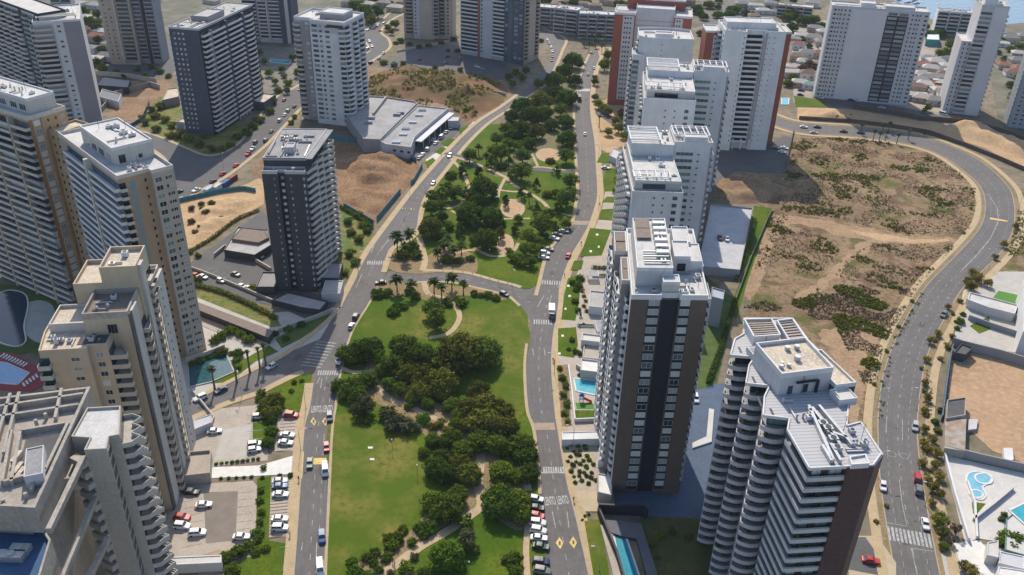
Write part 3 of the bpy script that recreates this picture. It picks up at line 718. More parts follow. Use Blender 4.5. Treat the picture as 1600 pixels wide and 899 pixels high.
PART = {}
def window_mb(w, h, nm=1):
    mb = MB(); mb.box(0.03, w - .03, -.05, .02, .03, h - .03, 1, False)
    t = .07
    mb.box(0, w, -.1, 0, 0, t, 0); mb.box(0, w, -.1, 0, h - t, h, 0); mb.box(0, t, -.1, 0, t, h - t, 0); mb.box(w - t, w, -.1, 0, t, h - t, 0)
    for k in range(nm): x = w * (k + 1) / (nm + 1); mb.box(x - .03, x + .03, -.09, 0, t, h - t, 0, False)
    return mb
def frame_mb(w, h, nm=1):
    mb = window_mb(w, h, nm); k = [i for i, m in enumerate(mb.m) if m == 0]; mb.f = [mb.f[i] for i in k]; mb.m = [0] * len(k); return mb
def pane_mb(w, h, nm=1):
    mb = MB(); mb.box(.03, w - .03, -.05, .02, .03, h - .03, 0, False); return mb
def balcony_mb(w, d, h=1.0, shape='box', rail=False, th=.22, sides=(1, 1)):
    """floor slab (0) and parapet (1)"""
    mb = MB()
    if shape == 'box': out = [(0, 0), (0, -d), (w, -d), (w, 0)]
    elif shape == 'cham': out = [(0, 0), (0, -d * .55), (w * .12, -d), (w * .88, -d), (w, -d * .55), (w, 0)]
    elif shape == 'left': out = [(0, 0), (w * .0, -d * .3), (w * .75, -d), (w, -d), (w, 0)]
    elif shape == 'right': out = [(0, 0), (0, -d), (w * .25, -d), (w, -d * .3), (w, 0)]
    elif shape == 'bow': out = [(0, 0)] + [(w * (.5 - .5 * math.cos(math.pi * k / 6)), -d * (.35 + .65 * math.sin(math.pi * k / 6))) for k in range(7)] + [(w, 0)]
    elif shape == 'wave':
        n = 12; out = [(0, 0)] + [(w * k / n, -d * (.72 + .28 * math.sin(2 * math.pi * 1.5 * k / n + .6))) for k in range(n + 1)] + [(w, 0)]
    elif shape == 'zig':
        n = 6; out = [(0, 0)] + [(w * k / n, -d * (1.0 if k % 2 else .5)) for k in range(n + 1)] + [(w, 0)]
    mb.prism(out[::-1], -th, 0, 0, bottom=True)
    segs = list(zip(out, out[1:]))
    if not sides[0]: segs = segs[1:]
    if not sides[1]: segs = segs[:-1]
    for a, b in segs:
        if rail:
            mb.obox(a, b, .03, 0, h - .06, 1); mb.obox(a, b, .06, h - .06, h, 0)
        else: mb.obox(a, b, .13, -th - .03, h, 1)
    return mb
def part(key, fn, *a, **k):
    key = (key, a, tuple(sorted(k.items())))
    if key not in PART: PART[key] = fn(*a, **k)
    return key, PART[key]
MESH = {}
class Tower:
    def __init__(s, name, label, p, z=0.0, ang=0.0, cat='tower', joined=False, group=None):
        """root at the ground point below photograph point p seen at height z; local x runs along the front, y into depth"""
        o = at(p[0], p[1], z); s.root = empty(name, (o.x, o.y, 0), R(ang)); tag(s.root, label, cat, group)
        s.ang = R(ang); s.o = o; s.joined = joined; s.acc = {}; s.name = name; s.k = 0.0
    def loc(s, px, py, z):
        p = at(px, py, z) - s.o; c, q = math.cos(s.ang), math.sin(s.ang)
        return (p.x * c + p.y * q, -p.x * q + p.y * c)
    def mk(s, mb, name, mats, kind=None, smooth=False):
        if s.k: mb.v = [(x + s.k * y, y, z) for x, y, z in mb.v]      # plan that is not square
        o = build(mb, name, mats, s.root, smooth=smooth)
        if kind: o['kind'] = kind
        return o
    def block(s, poly, z0, z1, wall, roof=None, par=.9, pt=.3, name='wall', parm=None):
        """a storey-high or tower-high volume with its parapet; poly is a list or (x0, x1, y0, y1)"""
        if len(poly) == 4 and not isinstance(poly[0], (tuple, list)):
            x0, x1, y0, y1 = poly; poly = [(x0, y0), (x1, y0), (x1, y1), (x0, y1)]
        if area(poly) < 0: poly = poly[::-1]
        mb = MB(); mb.prism(poly, z0, z1, 1, 0); o = s.mk(mb, name, [wall, roof or wall])
        if par:
            pm = MB(); P = [Vector((a, b, 0)) for a, b in poly]; n = len(P); inn = []
            for i in range(n):
                a, b, c = P[i - 1], P[i], P[(i + 1) % n]
                e1 = (b - a).normalized(); e2 = (c - b).normalized(); n1 = Vector((-e1.y, e1.x, 0)); n2 = Vector((-e2.y, e2.x, 0))
                m = (n1 + n2); m = m / max(m.length_squared / 2, .2) ; inn.append(b + m * pt)
            for i in range(n):
                j = (i + 1) % n; a, b, c, d = P[i], P[j], inn[j], inn[i]; zt = z1 + par; e = .004
                pm.quad((a.x, a.y, z1 - .5), (b.x, b.y, z1 - .5), (b.x, b.y, zt), (a.x, a.y, zt)); pm.quad((a.x, a.y, zt), (b.x, b.y, zt), (c.x, c.y, zt), (d.x, d.y, zt)); pm.quad((d.x, d.y, zt), (c.x, c.y, zt), (c.x, c.y, z1 - .2), (d.x, d.y, z1 - .2))
            # sits 4 mm proud of the wall
            cx = sum(p.x for p in P) / n; cy = sum(p.y for p in P) / n
            pm.v = [(cx + (x - cx) * 1.0006, cy + (y - cy) * 1.0006, z) for x, y, z in pm.v]
            s.mk(pm, 'parapet', [parm or wall])
        return poly
    def face(s, a, b): return Face(s, (a[0] + s.k * a[1], a[1]), (b[0] + s.k * b[1], b[1]))
    def faces(s, poly): return [Face(s, a, b) for a, b in zip(poly, list(poly[1:]) + [poly[0]])]
    def box(s, name, x0, x1, y0, y1, z0, z1, m, top=None):
        mb = MB(); mb.prism([(x0, y0), (x1, y0), (x1, y1), (x0, y1)], z0, z1, 1, 0, bottom=True); return s.mk(mb, name, [m, top or m])
    def put(s, name, key, mb, mats, loc, rz):
        if s.joined:
            k = (name, tuple(m.name for m in mats)); e = s.acc.setdefault(k, (MB(), mats))
            e[0].add(mb, Matrix.Translation(loc) @ Matrix.Rotation(rz, 4, 'Z')); return None
        k = (key, tuple(m.name for m in mats))
        if k not in MESH: MESH[k] = mb.mesh(name, mats)
        return link(name, MESH[k], s.root, loc, rz)
    def done(s):
        for (name, _), (mb, mats) in s.acc.items(): s.mk(mb, name, mats, kind='stuff')
    def clutter(s, x0, x1, y0, y1, z, n, seed, pipes=2, big=2.2):
        """roof plant: air conditioners, vents and pipes"""
        rg = random.Random(seed)
        for i in range(n):
            w, d, h = rg.uniform(.8, big), rg.uniform(.8, big), rg.uniform(.6, 1.5); x, y = rg.uniform(x0, x1 - w), rg.uniform(y0, y1 - d)
            mb = MB(); x += s.k * y
            if rg.random() < .65:
                mb.box(0, w, 0, d, .15, h, 0); mb.cyl(w / 2, d / 2, h, h + .12, min(w, d) * .36, n=10, m=1); mb.box(.05, .2, 0, d, 0, .15, 1); mb.box(w - .2, w - .05, 0, d, 0, .15, 1)
                o = build(mb, 'air_conditioner', [rg.choice([metal, white, lightgrey]), darkmetal], s.root, (x, y, z))
            else:
                mb.cyl(0, 0, 0, h, .25, n=8); mb.cyl(0, 0, h, h + .3, .42, .1, n=8); o = build(mb, 'roof_vent', [metal], s.root, (x, y, z))
        for i in range(2 if n > 4 else 0):
            x, y = rg.uniform(x0, x1), rg.uniform(y0, y1); mb = MB(); h = rg.uniform(2.5, 4.5); mb.cyl(0, 0, 0, h, .06, .04, 6)
            for k in range(4): mb.box(-.5 + k * .06, .5 - k * .06, -.02, .02, h - .3 - k * .28, h - .26 - k * .28)
            build(mb, 'antenna', [darkmetal], s.root, (x + s.k * y, y, z), rg.uniform(0, 3))
        for i in range(pipes):
            x, y = rg.uniform(x0, x1), rg.uniform(y0, y1); mb = MB()
            L = rg.uniform(.35, .8)
            if rg.random() < .5: mb.box(x0 + .2, x0 + (x1 - x0) * L, y, y + .3, z + .15, z + .45)
            else: mb.box(x, x + .3, y0 + .2, y0 + (y1 - y0) * L, z + .15, z + .45)
            s.mk(mb, 'duct', [rg.choice([metal, roofg, lightgrey])])
    def pergola(s, x0, x1, y0, y1, z, n, m, axis=0, h=2.6, bw=.25):
        mb = MB()
        for a in (x0, x1 - bw):
            for b in (y0, y1 - bw): mb.box(a, a + bw, b, b + bw, z, z + h)
        mb.box(x0, x1, y0, y0 + bw, z + h, z + h + .3); mb.box(x0, x1, y1 - bw, y1, z + h, z + h + .3); mb.box(x0, x0 + bw, y0 + bw, y1 - bw, z + h, z + h + .3); mb.box(x1 - bw, x1, y0 + bw, y1 - bw, z + h, z + h + .3)
        o = s.mk(mb, 'pergola', [m]); bm = MB()
        for i in range(n):
            t = (i + .5) / n
            bm = MB()
            if axis == 0: yy = y0 + bw + (y1 - y0 - 2 * bw) * t; bm.box(x0 + bw, x1 - bw, yy - bw / 2, yy + bw / 2, z + h + .02, z + h + .26)
            else: xx = x0 + bw + (x1 - x0 - 2 * bw) * t; bm.box(xx - bw / 2, xx + bw / 2, y0 + bw, y1 - bw, z + h + .02, z + h + .26)
            build(bm, 'slat', [m], o)
class Face:
    """a wall of a tower from a to b, left to right as one faces it"""
    def __init__(s, T, a, b):
        s.T = T; s.a = a; s.b = b; s.L = math.hypot(b[0] - a[0], b[1] - a[1]); s.rz = math.atan2(b[1] - a[1], b[0] - a[0]); s.c, s.q = math.cos(s.rz), math.sin(s.rz)
    def pos(s, u, z, out=0.0): return (s.a[0] + s.c * u + s.q * out, s.a[1] + s.q * u - s.c * out, z)
    def win(s, u, z, w, h, fm=None, gm=None, nm=1, name='window', out=0.0):
        k, mb = part('win', window_mb, round(w, 2), round(h, 2), nm); return s.T.put(name, k, mb, [fm or wframe, gm or glassd], s.pos(u, z, out), s.rz)
    def win2(s, u, z, w, h, fm, gm, nm=1, out=0.0):
        k, mb = part('frm', frame_mb, round(w, 2), round(h, 2), nm); o = s.T.put('window', k, mb, [fm], s.pos(u, z, out), s.rz)
        k, mb = part('pan', pane_mb, round(w, 2), round(h, 2), nm); k = (k, gm.name)
        if k not in MESH: MESH[k] = mb.mesh('pane', [gm])
        link('pane', MESH[k], o)
    def balc(s, u, z, w, d, slab=None, par=None, h=1.0, shape='box', rail=False, out=0.0, sides=(1, 1), th=.22, glaze=True, gh=2.2, gm=None, fm=None, nm=None):
        k, mb = part('balc', balcony_mb, round(w, 2), round(d, 2), h, shape, rail, th, sides)
        s.T.put('balcony', k, mb, [slab or white, railm if rail and par is None else (par or slab or white)], s.pos(u, z, out), s.rz)
        if glaze: s.win(u + .15, z + .02, w - .3, gh, fm or dframe, gm or glassd, nm if nm is not None else max(1, int(w / 1.6)), 'glass_door', out)
    def panel(s, u0, u1, z0, z1, m, out=.04, name='wall_panel', d=None):
        mb = MB(); mb.box(u0, u1, -out, .0 if d is None else d, z0, z1); o = build(mb, name, [m], s.T.root, s.pos(0, 0), s.rz); return o
    def grid(s, z0, n, fh, items, skip=()):
        for i in range(n):
            if i in skip: continue
            z = z0 + i * fh
            for it in items:
                if it[0] == 'w': s.win(it[1], z + it[4], it[2], it[3], *it[5:])
                elif it[0] == 'b': s.balc(it[1], z, it[2], it[3], **(it[4] if len(it) > 4 else {}))
                elif it[0] == 's': s.slab(it[1], z, it[2], it[3], it[4])
    def slab(s, u, z, w, h, m, out=.12, name='floor_band'):
        mb = MB(); mb.box(0, w, -out, 0, 0, h); k = ('slab', round(w, 2), h, out); s.T.put(name, k, mb, [m], s.pos(u, z), s.rz)

# ---------------------------------------------------------------- T1: brown tower beside the avenue
def brown_tower():
    T = Tower('brown_tower', 'tall brown slab tower with a black centre stripe beside the avenue', (987, 460), 65, 2.0)
    W, D, H, N = 19.0, 37.0, 64.0, 23; fh = 2.68; z0 = 2.3; T.k = .1
    poly = [(0, 0), (7.5, 0), (7.5, .9), (11.9, .9), (11.9, 0), (W, 0), (W, D), (0, D)]
    T.block(poly, 0, H, brown, roofw, .9, .35, parm=white)
    T.face((7.5, .9), (11.9, .9)).panel(0.02, 4.38, 0, H - 1, navy, .05, 'centre_stripe')
    F = T.face((0, 0), (W, 0))
    F.panel(4.3, 7.2, 1.6, H - 1.2, navy, .03, 'window_recess'); F.panel(12.2, 14.8, 1.6, H - 1.2, navy, .03, 'window_recess')
    for i in range(N):
        z = z0 + i * fh
        for u, w in ((4.45, 2.6), (12.3, 2.35)): F.win2(u, z + .55, w, 1.75, wframe, glassp if (i * 7 + int(u)) % 5 < 3 else glassd, 1, .03)
    # balcony wings towards the avenue
    LW = T.face((0, D), (0, 0))
    LW.panel(D - 3.4, D - .0, 0, H - .5, lightgrey, .02, 'side_wall')
    wing1 = T.block((-3.4, -.05, 25, 37), 0, H - .8, greyw, brownroof, .7, .3, 'wing_wall', white)
    wing2 = T.block((-2.0, -.05, 9.0, 21.5), 0, H - .8, greyw, brownroof, .7, .3, 'wing_wall', white)
    f1 = T.face((-3.4, 37), (-3.4, 25)); f2 = T.face((-2.0, 21.5), (-2.0, 9))
    f3 = T.face((0, 8.8), (0, 3.4))
    for i in range(N - 1):
        z = z0 + i * fh
        f1.balc(.2, z, 11.6, 1.3, white, white, 1.05, 'wave', gm=glassd); f2.balc(.2, z, 12.1, 1.3, white, white, 1.05, 'wave', gm=glassd); f3.balc(.1, z, 5.2, .9, white, white, 1.05, 'wave', gm=glassd)

    # right side
    RW = T.face((W, 0), (W, D))
    for i in range(N):
        z = z0 + i * fh
        RW.balc(3, z, 8, 1.3, white, white); RW.balc(20, z, 8, 1.3, white, white)
    # penthouse and plant
    T.block((1.2, 10.2, 5.5, 34), H, H + 5, lightgrey, roofw, .5, .25, 'penthouse_wall', white)
    T.block((7.6, 11.8, 1.6, 5.45), H, H + 3.4, offwhite, roofw, .3, .2, 'lift_house_wall', white)
    T.block((11.2, 15.4, 13, 22), H, H + 4.4, lightgrey, roofw, .4, .2, 'penthouse_wall', white)
    T.block((12.0, 16.5, 23.5, 33), H, H + 3.2, white, roofw, .4, .2, 'penthouse_wall')
    T.block((15.6, 18.8, 14, 24), H, H + 2.6, white, roofw, .3, .2, 'penthouse_wall')
    T.face((11.2, 13), (15.4, 13)).win(1.0, H + .5, 2.2, 2.2, dframe, glassk)
    T.face((1.2, 5.5), (10.2, 5.5)).panel(6.6, 8.0, H, H + 2.2, greyw, .06, 'door')
    for a, b in ((21.5, 27), (27.4, 33.4)):
        mb = MB(); mb.box(1.8, 5.6, a, b, H + 5.5, H + 5.75); T.mk(mb, 'roof_deck', [brownroof])
        mb = MB(); mb.box(-3.2, -.4, a + 3.6, b + 3.2, H - .8, H - .1); T.mk(mb, 'roof_deck', [brownroof])
        mb = MB(); mb.box(-1.8, -.3, a - 12.2, b - 12.2, H - .8, H - .1); T.mk(mb, 'roof_deck', [brownroof])
    rg = random.Random(5)
    for k in range(6):
        mb = MB(); y = 12 + k * 3.4; mb.box(6.3, 9.7, y, y + 1.8, H + 5, H + 6.3, 0); mb.box(6.6, 9.4, y + .3, y + 1.5, H + 6.3, H + 6.36, 1); T.mk(mb, 'air_conditioner', [roofw, metal])
    T.clutter(6, 10, 8, 33, H + 5, 8, 11, 3, 1.6); T.clutter(11.5, 18.3, 1, 12, H, 6, 12, 3, 1.8); T.clutter(1, 7, 1, 5, H, 2, 13, 1)
    for k in range(3):
        mb = MB(); mb.box(3 + k * .0, 9.5, 8.5 + k * 2.6, 8.9 + k * 2.6, H + 5.4, H + 5.8); T.mk(mb, 'duct', [metal])
    mb = MB(); mb.box(10.4, 11.0, 7, 33, H + .3, H + 1.0); T.mk(mb, 'duct', [metal])
    return T
brown_tower()

# ---------------------------------------------------------------- R7: stepped white tower, lower right
def stepped_tower():
    H = 60.0; N = 21; fh = 2.76; z0 = H - N * fh
    T = Tower('stepped_tower', 'white stepped tower with zigzag balconies and a maroon end wall beside the curved road', (1264, 734), H, 6.0)
    L = lambda x, y, z=H: T.loc(x, y, z)
    # floor outline: zigzag along the avenue side
    zz = [L(1148, 532), L(1141, 557), L(1179, 560), L(1170, 573), L(1165, 601), L(1202, 605), L(1194, 622), L(1192, 651), L(1233, 656), L(1230, 674)]
    front = [L(1264, 734), L(1323, 731)]; wall = [L(1363, 729), L(1376, 711)]
    back = [L(1344, 662), L(1322, 668), L(1328, 600), L(1262, 534), L(1238, 500), L(1162, 500), L(1162, 524)]
    outline = zz + front + wall + back
    if area(outline) < 0: outline = outline[::-1]
    cx = sum(p[0] for p in outline) / len(outline); cy = sum(p[1] for p in outline) / len(outline)
    # glazed core, set back from the floor edges
    P = [Vector((a, b, 0)) for a, b in outline]; n = len(P); core = []
    for i in range(n):
        a, b, c = P[i - 1], P[i], P[(i + 1) % n]; e1 = (b - a).normalized(); e2 = (c - b).normalized()
        m = Vector((-e1.y, e1.x, 0)) + Vector((-e2.y, e2.x, 0)); m = m / max(m.length_squared / 2, .35); core.append(tuple((b + m * 1.15)[:2]))
    T.block(core, 0, H - .3, mat('core_grey', (.13, .13, .14), .8), roofm, 0, name='core_wall')
    # glazing of the core: one pane per storey and bay
    poly = core
    for a, b in zip(core, core[1:] + core[:1]):
        F = T.face(a, b)
        if F.L < 1.2 or F.q > .75: continue
        for i in range(N): F.win(.12, z0 + i * fh + .25, F.L - .24, 2.2, dframe, (glassd, glassg, glassd, glassb, glassp)[(i * 7 + int(F.L * 3)) % 5], max(1, int(F.L / 1.5)), 'glass_door')
    # floors: each slab with its white parapet is one part
    vis = [zz[-1]] + front
    lerp2 = lambda a, b, t: (a[0] + (b[0] - a[0]) * t, a[1] + (b[1] - a[1]) * t)
    fl = MB(); fl.prism(outline, -.2, 0, 1, bottom=True)
    for a, b in zip(vis, vis[1:]): fl.obox(a, b, .22, -.38, .62, 0)
    bays_ = ((zz[0], zz[1], zz[2], zz[3]), (zz[3], zz[4], zz[5], zz[6]), (zz[6], zz[7], zz[8], zz[9]))
    for p0, p1, p2, p3 in bays_:
        dx, dy = p2[0] - p1[0], p2[1] - p1[1]; dl = math.hypot(dx, dy); ox, oy = dy / dl, -dx / dl
        if oy > 0: ox, oy = -ox, -oy
        arc = [lerp2(p1, p0, .3)] + [(p1[0] + dx * t + ox * 1.1 * math.sin(math.pi * t) ** .7, p1[1] + dy * t + oy * 1.1 * math.sin(math.pi * t) ** .7) for t in (0, .14, .32, .5, .68, .86, 1)]
        fl.prism(arc[1:], -.22, .02, 0, bottom=True)
        for a, b in zip(arc, arc[1:]): fl.obox(a, b, .2, -.4, .68, 0)
    fl_me = fl.mesh('balcony_floor', [lightgrey, greyw])
    gl = MB()
    for a, b in zip(vis, vis[1:]): gl.obox(a, b, .05, .62, .95, 0)
    gl_me = gl.mesh('balcony_rail', [railm])
    rg = random.Random(3)
    pl = leaf_ball(.55, 26, 5)
    plant_me = pl.mesh('balcony_plant', [leafm('balcony_leaves', (.05, .1, .02), (.12, .16, .03))])
    for i in range(N):
        f = link('balcony_floor', fl_me, T.root, (0, 0, z0 + i * fh)); link('balcony_rail', gl_me, f)
    # planters with greenery on the tips of the bays
    for i in range(N):
        for k, (p, q) in enumerate(((zz[1], zz[2]), (zz[4], zz[5]), (zz[7], zz[8]), (front[0], front[1]))):
            if rg.random() < .6:
                t = rg.uniform(.15, .7); x = p[0] + (q[0] - p[0]) * t; y = p[1] + (q[1] - p[1]) * t + .6
                link('balcony_plant', plant_me, T.root, (x, y, z0 + i * fh + .55), rg.uniform(0, 6), rg.uniform(.7, 1.2))
    # front face: dark panels between glass, maroon end wall
    FF = T.face(front[0], front[1])
    mw = T.face(front[1], wall[0]); mb = MB(); mb.prism([(front[1][0], front[1][1] - .35), (wall[0][0] + .2, wall[0][1] - .35), (wall[1][0] + .5, wall[1][1] - .1), (wall[1][0] + .45, wall[1][1] + 9), (wall[1][0] - 1, wall[1][1] + 9), (front[1][0], front[1][1] + 3)], 0, H + .28, 1, 2)
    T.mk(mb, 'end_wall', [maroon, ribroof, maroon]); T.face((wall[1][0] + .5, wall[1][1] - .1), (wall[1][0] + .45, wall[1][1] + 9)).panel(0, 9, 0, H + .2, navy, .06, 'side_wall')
    for i in range(N): FF.panel(FF.L * .42, FF.L * .62, z0 + i * fh + .05, z0 + i * fh + 2.4, maroon, -.95, 'wall_panel', d=1.05)
    # roof sheets, following the zigzag
    mb = MB(); mb.prism(outline, H - .3, H + .25, 0, 1, bottom=True); T.mk(mb, 'roof', [ribroof, white])
    e = MB()
    for a, b in zip(outline, outline[1:] + outline[:1]): e.obox(a, b, .3, H - .1, H + .55)
    T.mk(e, 'roof_edge', [white])
    # penthouse block and roof plant
    a = L(1222, 584, H + 6); b = L(1303, 574, H + 6); c = L(1208, 550, H + 6)
    ang = math.atan2(b[1] - a[1], b[0] - a[0])
    ww = math.hypot(b[0] - a[0], b[1] - a[1])
    nx, ny = -math.sin(ang), math.cos(ang); ux, uy = math.cos(ang), math.sin(ang)
    q = lambda u, v: (a[0] + ux * u + nx * v, a[1] + uy * u + ny * v)
    pp = [q(0, 0), q(ww, 0), q(ww, 12), q(0, 12)]
    T.block(pp, H, H + 5.2, lightgrey, roofc, .8, .3, 'penthouse_wall', white)
    PF = T.face(pp[0], pp[1])
    for u in (ww * .18, ww * .48): PF.win(u, H + .3, 1.1, 2.1, dframe, glassk, 0, 'door')
    mbp = MB(); mbp.obox(q(ww * .3, -.5), q(ww * .72, -.5), .35, H + 3.2, H + 3.6); mbp.obox(q(ww * .7, -.5), q(ww * .745, -.5), .4, H + .2, H + 3.4); T.mk(mbp, 'duct', [navy])
    r2 = [q(ww + .1, -2), q(ww + 5, -2), q(ww + 4.2, 11), q(ww + .1, 11)]
    T.block(r2, H - 10, H + 2.2, slate, roofc, .6, .3, 'stair_wall', white)
    s1 = [q(ww - 1.2, -6), q(ww + 3.0, -6), q(ww + 3.0, -2.1), q(ww - 1.2, -2.1)]
    T.block(s1, H, H + 1.6, lightgrey, palecon, .3, .2, 'stair_wall', white)
    # slatted terraces at the back
    for (p1, p2, p3, p4) in (((1163, 500), (1205, 499), (1219, 524), (1178, 527)), ((1214, 502), (1238, 499), (1260, 532), (1234, 534))):
        Q = [T.loc(*p, H + 2.6) for p in (p1, p2, p3, p4)]
        mb = MB(); mb.prism(Q, H + .2, H + 2.3, 1, 0); o = T.mk(mb, 'terrace_wall', [white, brownroof])
        n = 8
        for k in range(n):
            t = (k + .5) / n; A = Vector(Q[0]).lerp(Vector(Q[3]), t); B = Vector(Q[1]).lerp(Vector(Q[2]), t)
            sm = MB(); sm.obox(A, B, .42, H + 2.32, H + 2.5); build(sm, 'slat', [pinkpave], o)
        ee = MB()
        for a_, b_ in zip(Q, Q[1:] + Q[:1]): ee.obox(a_, b_, .35, H + 2.2, H + 2.9)
        T.mk(ee, 'terrace_edge', [white])
    # plant along the spine
    for u, v, w, d, h in ((.6, 13, 2.2, 3, 1.8), (3.4, 13, 2, 2.2, 1.4), (6, 13.5, 3, 2, 1.2), (1, 16.5, 4, .6, 1.2), (6, 17, 4, .6, 1), (9, 13, 1.6, 4, 2.2)):
        Q = [q(u, v), q(u + w, v), q(u + w, v + d), q(u, v + d)]; mb = MB(); mb.prism(Q, H + .2, H + .2 + h, 0); mb.prism([((x - q(u + w / 2, v + d / 2)[0]) * .7 + q(u + w / 2, v + d / 2)[0], (y - q(u + w / 2, v + d / 2)[1]) * .7 + q(u + w / 2, v + d / 2)[1]) for x, y in Q], H + .2 + h, H + .3 + h, 1); T.mk(mb, 'air_conditioner', [lightgrey, roofg])
    for u, v, r_ in ((1.5, 3, .5), (2.4, 4.2, .4), (3.4, 3.2, .45), (6.4, 5, .7), (8.5, 9, .6), (6.2, 9, .6)):
        mb = MB(); x, y = q(u, v); mb.cyl(x, y, H + 5.2, H + 5.2 + r_ * 1.6, r_, n=12); T.mk(mb, 'roof_vent', [metal if r_ < 1 else roofg])
    for (x0, y0, x1, y1) in ((1267, 643, 1310, 700), (1278, 640, 1330, 702), (1262, 640, 1300, 725), (1290, 680, 1322, 690), (1296, 700, 1312, 727), (1283, 702, 1298, 727)):
        mb = MB(); mb.obox(L(x0, y0), L(x1, y1), .6, H + .4, H + 1.3); T.mk(mb, 'duct', [metal])
    for (x, y) in ((1284, 668), (1300, 692), (1292, 676), (1306, 706)):
        c_ = L(x, y); mb = MB(); mb.box(c_[0] - .9, c_[0] + .9, c_[1] - .7, c_[1] + .7, H + .3, H + 1.5); mb.cyl(c_[0], c_[1], H + 1.5, H + 1.6, .6, n=10, m=1); T.mk(mb, 'air_conditioner', [metal, darkmetal])
    for (x0, y0, x1, y1) in ((1183, 621, 1190, 637), (1154, 544, 1158, 553), (1175, 590, 1180, 600), (1203, 640, 1208, 650)):
        mb = MB(); mb.obox(L(x0, y0), L(x1, y1), .5, H + .26, H + .3); T.mk(mb, 'skylight', [darkmetal])
    T.clutter(2, 8, 14, 26, H + .25, 6, 77, 3, 1.3); T.clutter(9, 15, 3, 11, H + .25, 5, 78, 2, 1.3); T.clutter(3, 9, 28, 40, H + .25, 6, 79, 2, 1.2)
    hatch = [L(x, y, H + 1) for x, y in ((1326, 716), (1352, 712), (1358, 727), (1330, 729))]; T.block(hatch, H + .3, H + 1.1, white, roofw, .4, .25, 'hatch_wall')
    return T
stepped_tower()

# ---------------------------------------------------------------- white towers with green windows beside the avenue
def green_window_tower(name, label, fr_l, fr_r, z, ang, H, left_px, left_px2, zl, N, dR=17.0, seed=1, base=0.0):
    T = Tower(name, label, fr_l, z, ang)
    b = T.loc(*fr_r, z); W = b[0]
    fh = H / N
    right = T.block((0, W, 0, dR), 0, H, white, roofm, 1.0)
    F = T.face((0, 0), (W, 0)); n = N - 1
    for i in range(1, n):
        z_ = i * fh
        F.win(.8, z_ + .9, W * .46, 1.5, wframe, glassg, 3); F.win(W * .62, z_ + 1.3, .9, .5, dframe, glassk, 0)
    F.panel(W * .95, W - .02, 2, H - 1, greyw, .03, 'corner_strip')
    E = T.face((W, 0), (W, dR))
    for i in range(1, n): E.balc(2, i * fh, 6, 1.3, white, white); E.balc(9.5, i * fh, 6, 1.3, white, white)
    # crown of open white beams over the taller part
    T.pergola(.2, W - .2, dR * .35, dR - .2, H, 5, white, 1, 1.6, .45); T.block((W * .25, W * .85, .4, 4.6), H, H + 2.6, white, roofw, .3)
    T.clutter(1, W - 2, 5, dR - 2, H, 7, seed)
    # lower part towards the avenue
    a = T.loc(*left_px, zl); c = T.loc(*left_px2, zl); x0, y0 = a[0], a[1]; x1 = -.02
    lf = T.block((x0, x1, y0, dR - 1), 0, zl, white, roofm, .9)
    LF = T.face((x0, y0), (x1, y0)); w = x1 - x0; nl = int(zl / fh)
    for i in range(1, nl):
        LF.win(w * .42, i * fh + 1.1, .6, .7, dframe, glassk, 0); LF.win(w * .6, i * fh + 1.1, .6, .7, dframe, glassk, 0); LF.win(w * .8, i * fh + .8, 1.8, 1.5, gframe, glassk)
    SF = T.face((x1, y0), (x1, 0))
    SF.panel(0.5, -y0 - .5, 3, zl - 1, greyw, .04, 'side_wall')
    WF = T.face((x0, dR - 1), (x0, y0)); Lw = dR - 1 - y0
    for i in range(1, nl):
        k = 0
        while k * 6.2 + 5.8 < Lw: WF.balc(.3 + k * 6.2, i * fh, 5.6, 1.9, white, None, 1.0, 'bow', True, gm=glassb); k += 1
    # roof storey, set back, with slatted terrace
    T.block((x0 + 1.2, x1 - .6, y0 + 3.5, dR - 4), zl, zl + 3.4, offwhite, roofw, .5, parm=white)
    RF2 = T.face((x0 + 1.2, y0 + 3.5), (x1 - .6, y0 + 3.5)); RF2.win(w * .15, zl + .4, w * .45, 2.1, dframe, glassk, 3)
    zt = zl + 3.4; T.block((x0 + 1.8, x1 - .3, -1.0, dR - 1.2), zt + .01, max(H - .6, zt + 2.5), white, roofw, .5); zu = max(H - .6, zt + 2.5)
    T.pergola(x0 + .2, x1 - w * .25, y0 + 2.2, y0 + 9, zt, 4, white, 1, 2.2, .4)
    T.pergola(x0 + 1.0, x1 - w * .3, -.6, dR - 2, zu, 7, white, 0, 2.0, .45); T.clutter(x1 - w * .28, x1 - 1, 0, dR - 3, zu, 4, seed + 5, 1)
    T.clutter(x0 + 2, x1 - 1.5, y0 + 5, -2, zt, 8, seed + 1, 3)
    return T
green_window_tower('white_tower', 'white tower with green ribbon windows directly behind the brown tower', (1055, 223), (1114, 224), 50, -1, 49.5, (988, 302), (1050, 307), 41.0, 17, seed=21)
green_window_tower('white_tower', 'white tower with green ribbon windows, second one behind the brown tower', (1085, 110), (1139.6, 113), 60, -6, 59, (1006, 156), (1063, 160), 53, 20, 16, seed=31)

